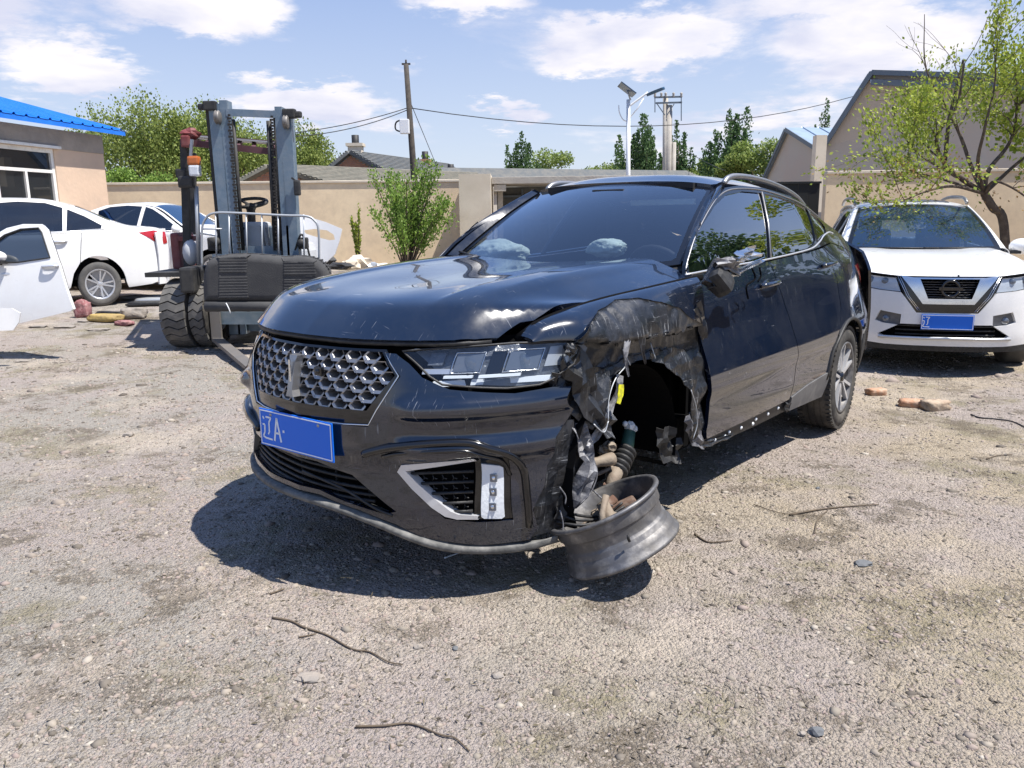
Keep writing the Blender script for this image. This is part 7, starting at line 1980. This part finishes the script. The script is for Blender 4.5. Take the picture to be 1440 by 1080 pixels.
    # right hand twin tyres, behind the seat and the black car
    for x in (.80, 1.06):
        w = bpy.data.objects.new('drive_wheel', None); COL.objects.link(w); w.parent = t; w.location = (x, .05, .375)
        MB().lathe([(.21, -.1), (.35, -.105), (.385, -.08), (.385, .08), (.35, .105), (.21, .1)], axis='X', n=40).build('tyre', M['rubber'], w)
        MB().lathe([(0, -.06), (.21, -.08), (.21, .08), (0, .06)], axis='X', n=24).build('rim', M['fork_white'], w)
    MB().box((.30, .12, .36), (.9, .2, .25), bev=.03).build('axle', M['fork_black'], t)
forklift()

# rear bench seat resting on the forks
def bench():
    D = 8.85; o = at(376, 430, D); t = empty('bench_seat', 'dark grey cloth rear seat from a car resting on the forklift forks', 'seat', (o.x, D, o.z)); O = Vector((o.x, D, o.z))
    def q(px, py): v = at(px, py, D) - O; return (v.x, v.z)
    M['ribbed'] = mat('ribbed_cloth', (.050, .050, .052), .95, var=(5, (.072, .071, .070), .4, .7), bump=(90, .003))
    sil = [q(*p) for p in ((288, 425), (287, 395), (291, 372), (301, 362), (325, 357), (350, 356), (380, 358), (400, 360), (425, 359), (445, 363), (460, 374), (466, 390), (468, 425))]
    sil = crv(sil, 3)
    def cushion(nm, poly, y0, th, m=M['ribbed'], ribs=0, par=t, dome=.05):
        A = np.array(poly); c = A.mean(0)
        def f(u, v):
            d = np.full(np.shape(u), 9.)
            for i in range(len(A)):
                a = A[i]; b = A[(i + 1) % len(A)]; ab = b - a; L2 = (ab ** 2).sum() + 1e-9
                tt = np.clip(((u - a[0]) * ab[0] + (v - a[1]) * ab[1]) / L2, 0, 1)
                d = np.minimum(d, np.hypot(u - a[0] - tt * ab[0], v - a[1] - tt * ab[1]))
            k = np.clip(d / dome, 0, 1)
            z = y0 - th * np.sqrt(1 - (1 - k) ** 2)
            if ribs: z = z + .0016 * np.cos(v * 2 * math.pi / ribs)
            return (u, z, v)
        return panel(nm, f, poly, m, par, step=.012, flange=.05, edge=.015)
    cushion('backrest', sil, 0, .10, dome=.09)
    for k, P4 in enumerate(([(312, 362), (352, 360), (352, 383), (312, 383)], [(312, 386), (352, 386), (354, 418), (312, 418)], [(402, 366), (444, 368), (450, 388), (402, 387)], [(402, 391), (450, 392), (452, 418), (402, 418)])):
        cushion('seat_pad', [q(*p) for p in P4], -.098, .009, ribs=.030, dome=.012)
    MB().tube([(*q(293, 430)[:1], -.08, q(293, 430)[1]), (q(380, 430)[0], -.08, q(380, 430)[1]), (q(462, 430)[0], -.08, q(462, 430)[1])], .055, 12).build('lower_roll', M['ribbed'], t)
    MB().tube(crv([(q(325, 424)[0], -.16, q(325, 424)[1]), (q(329, 431)[0], -.17, q(329, 431)[1]), (q(331, 438)[0], -.16, q(331, 438)[1])], 3), .006, 5).build('strap', M['plate_white'], t)
    MB().box((q(376, 420)[0], .06, q(376, 405)[1]), (1.25, .10, .42), bev=.03).build('seat_back_board', M['fork_black'], t)
bench()

# ================================================================== scrap at the back
def sheet_thing(name, label, cat, D, pix, m, holes=(), bow=.06, lean=.1, flange=.03, group=None):
    o = at(pix[0][0], max(p[1] for p in pix), D)
    pl = lambda p: ((at(p[0], p[1], D) - o).x, (at(p[0], p[1], D) - o).z)
    P = [pl(p) for p in pix]; H = [[pl(p) for p in h] for h in holes]
    ob = panel(name, lambda u, v: (u, bow * np.sin(u * 3) + lean * v, v), P, m, None, step=.06, holes=H, flange=flange, edge=.05)
    ob.location = o; tag(ob, label, cat, group); return ob
sheet_thing('tailgate_shell', 'white car tailgate shell with empty window opening propped against the tan wall', 'tailgate', 16.5,
    [(400, 300), (430, 305), (455, 312), (480, 322), (476, 340), (470, 358), (455, 372), (410, 385), (395, 350)], M['white_car'],
    holes=[[(424, 324), (440, 322), (458, 324), (468, 330), (470, 337), (462, 338), (445, 334), (428, 329)]])
rs_ = random.Random(4)
GSC = 'scrap strewn along the foot of the tan wall'
cols = {'pale': M['plaster_pale'], 'black': M['plastic'], 'white': M['white_car'], 'grey': M['galv'], 'red': M['fork_red']}
def scrap(px, py, D, kind, size, label, seed):
    p = at(px, py, D); p.z = max(p.z, float(gz(p.x, p.y)) + size * .25)
    r = random.Random(seed); bm = bmesh.new(); bmesh.ops.create_icosphere(bm, subdivisions=2, radius=1)
    sq = (r.uniform(.8, 1.5), r.uniform(.5, 1), r.uniform(.4, .8))
    for v in bm.verts:
        k = 1 + .6 * noise.noise(v.co * 1.8 + Vector((seed, 0, 0))); v.co = Vector((v.co.x * sq[0], v.co.y * sq[1], v.co.z * sq[2])) * size * k
    me = bpy.data.meshes.new('scrap_piece'); bm.to_mesh(me); bm.free(); me.materials.append(cols[kind])
    o = bpy.data.objects.new('scrap_piece', me); COL.objects.link(o); o.location = p; tag(o, label, 'scrap', GSC)
for i, (px, py, k, s, lab) in enumerate(((478, 374, 'black', .18, 'dark bent scrap under the white tailgate shell'), (492, 372, 'pale', .20, 'pale crumpled scrap right of the tailgate shell'), (504, 368, 'pale', .22, 'tall heap of pale scrap at the foot of the sapling'),
      (520, 375, 'grey', .15, 'small grey scrap between sapling and shrub'), (536, 376, 'pale', .14, 'low pale lump left of the leafy shrub'), (456, 366, 'black', .20, 'black scrap lump below the tailgate window'), (440, 358, 'grey', .20, 'grey scrap beside the forklift headlamp'), (604, 374, 'pale', .15, 'pale lump to the right of the leafy shrub'))):
    scrap(px, py, 16.2 + .2 * i, k, s, lab, i + 2)
# objects under the left sedan
def lump(name, label, cat, px, py, D, dims, m, seed, rz=0., rough=.35):
    p = at(px, py, D); zg = float(gz(p.x, p.y)); r = random.Random(seed)
    bm = bmesh.new(); bmesh.ops.create_icosphere(bm, subdivisions=3, radius=.5)
    for v in bm.verts:
        c = v.co; c = Vector([math.copysign(abs(q * 2) ** .6, q) * .5 for q in c])
        k = 1 + rough * noise.noise(v.co * 4 + Vector((seed, 1, 0))); v.co = Vector((c.x * dims[0] * k, c.y * dims[1] * k, c.z * dims[2] * k))
    me = bpy.data.meshes.new(name); bm.to_mesh(me); bm.free(); me.materials.append(m); me.polygons.foreach_set('use_smooth', [True] * len(me.polygons))
    o = bpy.data.objects.new(name, me); COL.objects.link(o); o.location = (p.x, p.y, zg + dims[2] * .42); o.rotation_euler = (0, 0, rz); tag(o, label, cat); return o
M['foam'] = mat('yellow_foam', (.42, .30, .10), .95, var=(6, (.30, .22, .10), .4, .65), bump=(25, .01))
M['maroon_cloth'] = mat('maroon_cloth', (.24, .09, .095), .95, var=(20, (.34, .20, .19), .4, .65), bump=(40, .01))
M['stone'] = mat('field_stone', (.30, .26, .22), .95, var=(12, (.22, .20, .18), .4, .65), bump=(30, .01))
M['pink_brick'] = mat('weathered_brick', (.42, .22, .13), .95, var=(18, (.46, .34, .25), .4, .65), bump=(50, .006))
lump('cloth_bundle', 'maroon cloth bundle on the ground under the left sedan', 'cloth', 115, 424, 11.6, (.22, .2, .26), M['maroon_cloth'], 1)
lump('foam_block', 'dirty yellow foam slab lying in front of the sedan wheel', 'foam', 147, 429, 11.2, (.50, .25, .11), M['foam'], 2, -.25, .2)
lump('rock', 'rounded tan rock at the foot of the sedan rear wheel', 'rock', 186, 426, 11.4, (.34, .25, .16), M['stone'], 3, .2)
lump('rag', 'small brownish rag at the right end of the foam slab', 'rag', 174, 437, 10.9, (.26, .16, .07), M['maroon_cloth'], 4, -.4)
lump('plastic_trim', 'bent black plastic trim leaning on the sedan rear tyre', 'trim', 153, 414, 11.7, (.42, .12, .06), M['plastic'], 5, -.2)
for i, (px, py, s, lab) in enumerate(((208, 416, .5, 'dark scrap tube lying flat right of the rock'), (222, 406, .6, 'grey scrap panel lying behind the forklift tyres'), (205, 398, .7, 'grey metal bar under the sedan rear bumper'))):
    lump('scrap_bar', lab, 'scrap', px, py, 12.5 + i * .5, (s * 1.3, .2, .08), (M['plastic'], M['galv'], M['galv'])[i], 9 + i, .05, .15)
for px, py, w, lab in ((55, 468, .22, 'flat tan chip lying beyond the loose door'), (92, 468, .25, 'pale flat flake on the gravel left of the forklift'), (140, 470, .26, 'second pale flake nearer the forklift'), (118, 462, .14, 'small white scrap of paper on the gravel'), (180, 612, .07, 'small dark clod on the gravel left of the car')):
    g = at(px, py, 8); tt = (0 - CAM_H) / (g.z - CAM_H); p = Vector((0, 0, CAM_H)) + (g - Vector((0, 0, CAM_H))) * tt
    lump('flat_chip', lab, 'debris', px, py, p.y, (w, w * .6, .025), M['stone'], int(px))

def gp(px, py):
    g = at(px, py, 8); tt = (0 - CAM_H) / (g.z - CAM_H); p = Vector((0, 0, CAM_H)) + (g - Vector((0, 0, CAM_H))) * tt
    return Vector((p.x, p.y, float(gz(p.x, p.y))))
def brick(px, py, dims, rz, m, label, seed):
    p = gp(px, py); bm = bmesh.new(); bmesh.ops.create_cube(bm, size=1); bmesh.ops.subdivide_edges(bm, edges=bm.edges[:], cuts=4, use_grid_fill=True)
    for v in bm.verts:
        n = v.co.normalized(); v.co = v.co.lerp(n * .62, .22); v.co = Vector((v.co.x * dims[0], v.co.y * dims[1], v.co.z * dims[2])) * (1 + .25 * noise.noise(v.co * 5 + Vector((seed, 0, 0))))
    me = bpy.data.meshes.new('brick'); bm.to_mesh(me); bm.free(); me.materials.append(m); me.polygons.foreach_set('use_smooth', [True] * len(me.polygons))
    o = bpy.data.objects.new('brick', me); COL.objects.link(o); o.location = p + Vector((0, 0, dims[2] * .4)); o.rotation_euler = (0, 0, rz); tag(o, label, 'brick', 'broken bricks on the dirt right of the car')
brick(1233, 543, (.15, .10, .055), .1, M['pink_brick'], 'small broken brick nearest the black car rear wheel', 1)
brick(1284, 558, (.19, .11, .06), -.3, M['pink_brick'], 'reddish broken brick touching the pale lump', 2)
brick(1316, 562, (.18, .13, .075), .2, mat('pale_brick', (.42, .34, .25), .95, var=(15, (.34, .25, .18), .4, .6), bump=(40, .008)), 'pale tan lump right of the reddish brick', 3)
def stone(px, py, s, m, label):
    p = gp(px, py); bm = bmesh.new(); bmesh.ops.create_icosphere(bm, subdivisions=2, radius=1)
    for v in bm.verts: v.co = Vector((v.co.x * s[0], v.co.y * s[1], v.co.z * s[2])) * (1 + .5 * noise.noise(v.co * 1.6 + Vector((px, 0, 0))))
    me = bpy.data.meshes.new('stone'); bm.to_mesh(me); bm.free(); me.materials.append(m)
    o = bpy.data.objects.new('stone', me); COL.objects.link(o); o.location = p + Vector((0, 0, s[2] * .5)); tag(o, label, 'stone')
M['slate'] = mat('slate_chip', (.12, .125, .13), .8)
stone(1213, 798, (.040, .026, .012), M['slate'], 'flat dark grey stone alone on the dirt right of the rim')
stone(1150, 690, (.012, .010, .007), M['slate'], 'tiny dark pebble near the twigs')
stone(588, 905, (.016, .012, .010), M['stone'], 'small brown stone below the dark stick')
stone(640, 905, (.010, .016, .006), M['slate'], 'little grey chip between the two sticks')
stone(1148, 1030, (.022, .018, .012), M['slate'], 'dark chip in the near right foreground')
stone(1128, 1032, (.012, .010, .008), M['stone'], 'brown pebble beside the dark chip in the foreground')
stone(437, 953, (.045, .034, .010), M['stone'], 'flat pale stone half buried in the left foreground')
stone(700, 945, (.02, .016, .010), M['stone'], 'round tan stone in the centre foreground')
stone(30, 508, (.07, .05, .012), M['stone'], 'pale flat stone at the left edge')
stone(1415, 630, (.012, .010, .006), M['slate'], 'dark speck of stone at the right edge')
def stick(pix, r, m, label, lift=.006, cat='stick'):
    P = [gp(*p) + Vector((0, 0, lift)) for p in pix]; P = crv(P, 5); n = len(P)
    o = MB().tube(P, [r * (1 - .5 * i / n) for i in range(n)], 6).build('stick' if cat == 'stick' else 'cable', m); tag(o, label, cat)
M['twig'] = mat('dry_twig', (.10, .078, .058), .9, var=(30, (.12, .09, .06), .4, .6))
stick([(383, 872), (410, 876), (428, 884), (460, 893), (495, 911), (520, 915), (545, 929), (566, 933)], .0045, M['twig'], 'long dark stick lying in front of the car shadow')
stick([(500, 1022), (540, 1020), (578, 1017), (620, 1034), (640, 1038), (660, 1056)], .004, M['twig'], 'bent brown stick in the centre foreground')
stick([(1110, 728), (1150, 722), (1190, 718), (1235, 716)], .005, M['twig'], 'forked dark twig on the dirt right of the rim')
stick([(1145, 755), (1150, 735), (1165, 722)], .004, M['twig'], 'short upright twig joining the forked twig')
stick([(1060, 712), (1100, 726), (1150, 730)], .0025, M['twig'], 'thin curved grass stem beside the forked twig')
stick([(977, 752), (990, 762), (1002, 765), (1030, 763)], .005, M['twig'], 'short dark twig right of the fallen rim')
stick([(1367, 570), (1378, 574), (1400, 576), (1425, 580), (1445, 588)], .007, M['pipe'], 'black cable on the dirt at the right edge', cat='cable')
stick([(1388, 638), (1405, 632), (1425, 630)], .004, M['twig'], 'little black twig near the right edge')
stick([(625, 783), (640, 778), (655, 772)], .004, M['plate_white'], 'pale strip of trim lying under the front lip')
stick([(420, 898), (445, 892)], .003, M['twig'], 'short twig just under the long dark stick')
stick([(380, 838), (400, 830)], .004, M['twig'], 'tiny dark chip of wood left of the shadow edge')
# dry litter: thin stems and leaf scraps nobody could count
def litter():
    rg = np.random.default_rng(12); n = 3200
    cs = [(-.75, 2.45, .35), (-1.2, 2.8, .4), (-.2, 2.3, .25), (1.2, 3.1, .35), (1.5, 2.7, .3), (-2.2, 3.2, .6), (1.0, 2.2, .25), (2.3, 4.6, .6), (-1.7, 2.2, .3), (.45, 2.05, .2)]
    C = []
    for i in range(n):
        if i % 3: c = cs[rg.integers(len(cs))]; x, y = rg.normal(c[0], c[2]), rg.normal(c[1], c[2] * .7)
        else:
            y = rg.uniform(1.9, 8); x = rg.uniform(-.66, .66) * y
        C.append((x, max(1.85, y), 0))
    C = np.array(C); C[:, 2] = gz(C[:, 0], C[:, 1]) + .004
    D = rg.normal(size=(n, 3)); D[:, 2] *= .08
    m = mat('dry_litter', (.06, .05, .035), .95, var=(3, (.13, .11, .07), .4, .6))
    o = leaf_mesh('dry_litter', C, rg.uniform(.008, .03, n), m, None, D, rg, asp=.12)
    tag(o, 'dry stems and leaf scraps scattered over the gravel', 'litter', kind='stuff')
litter()
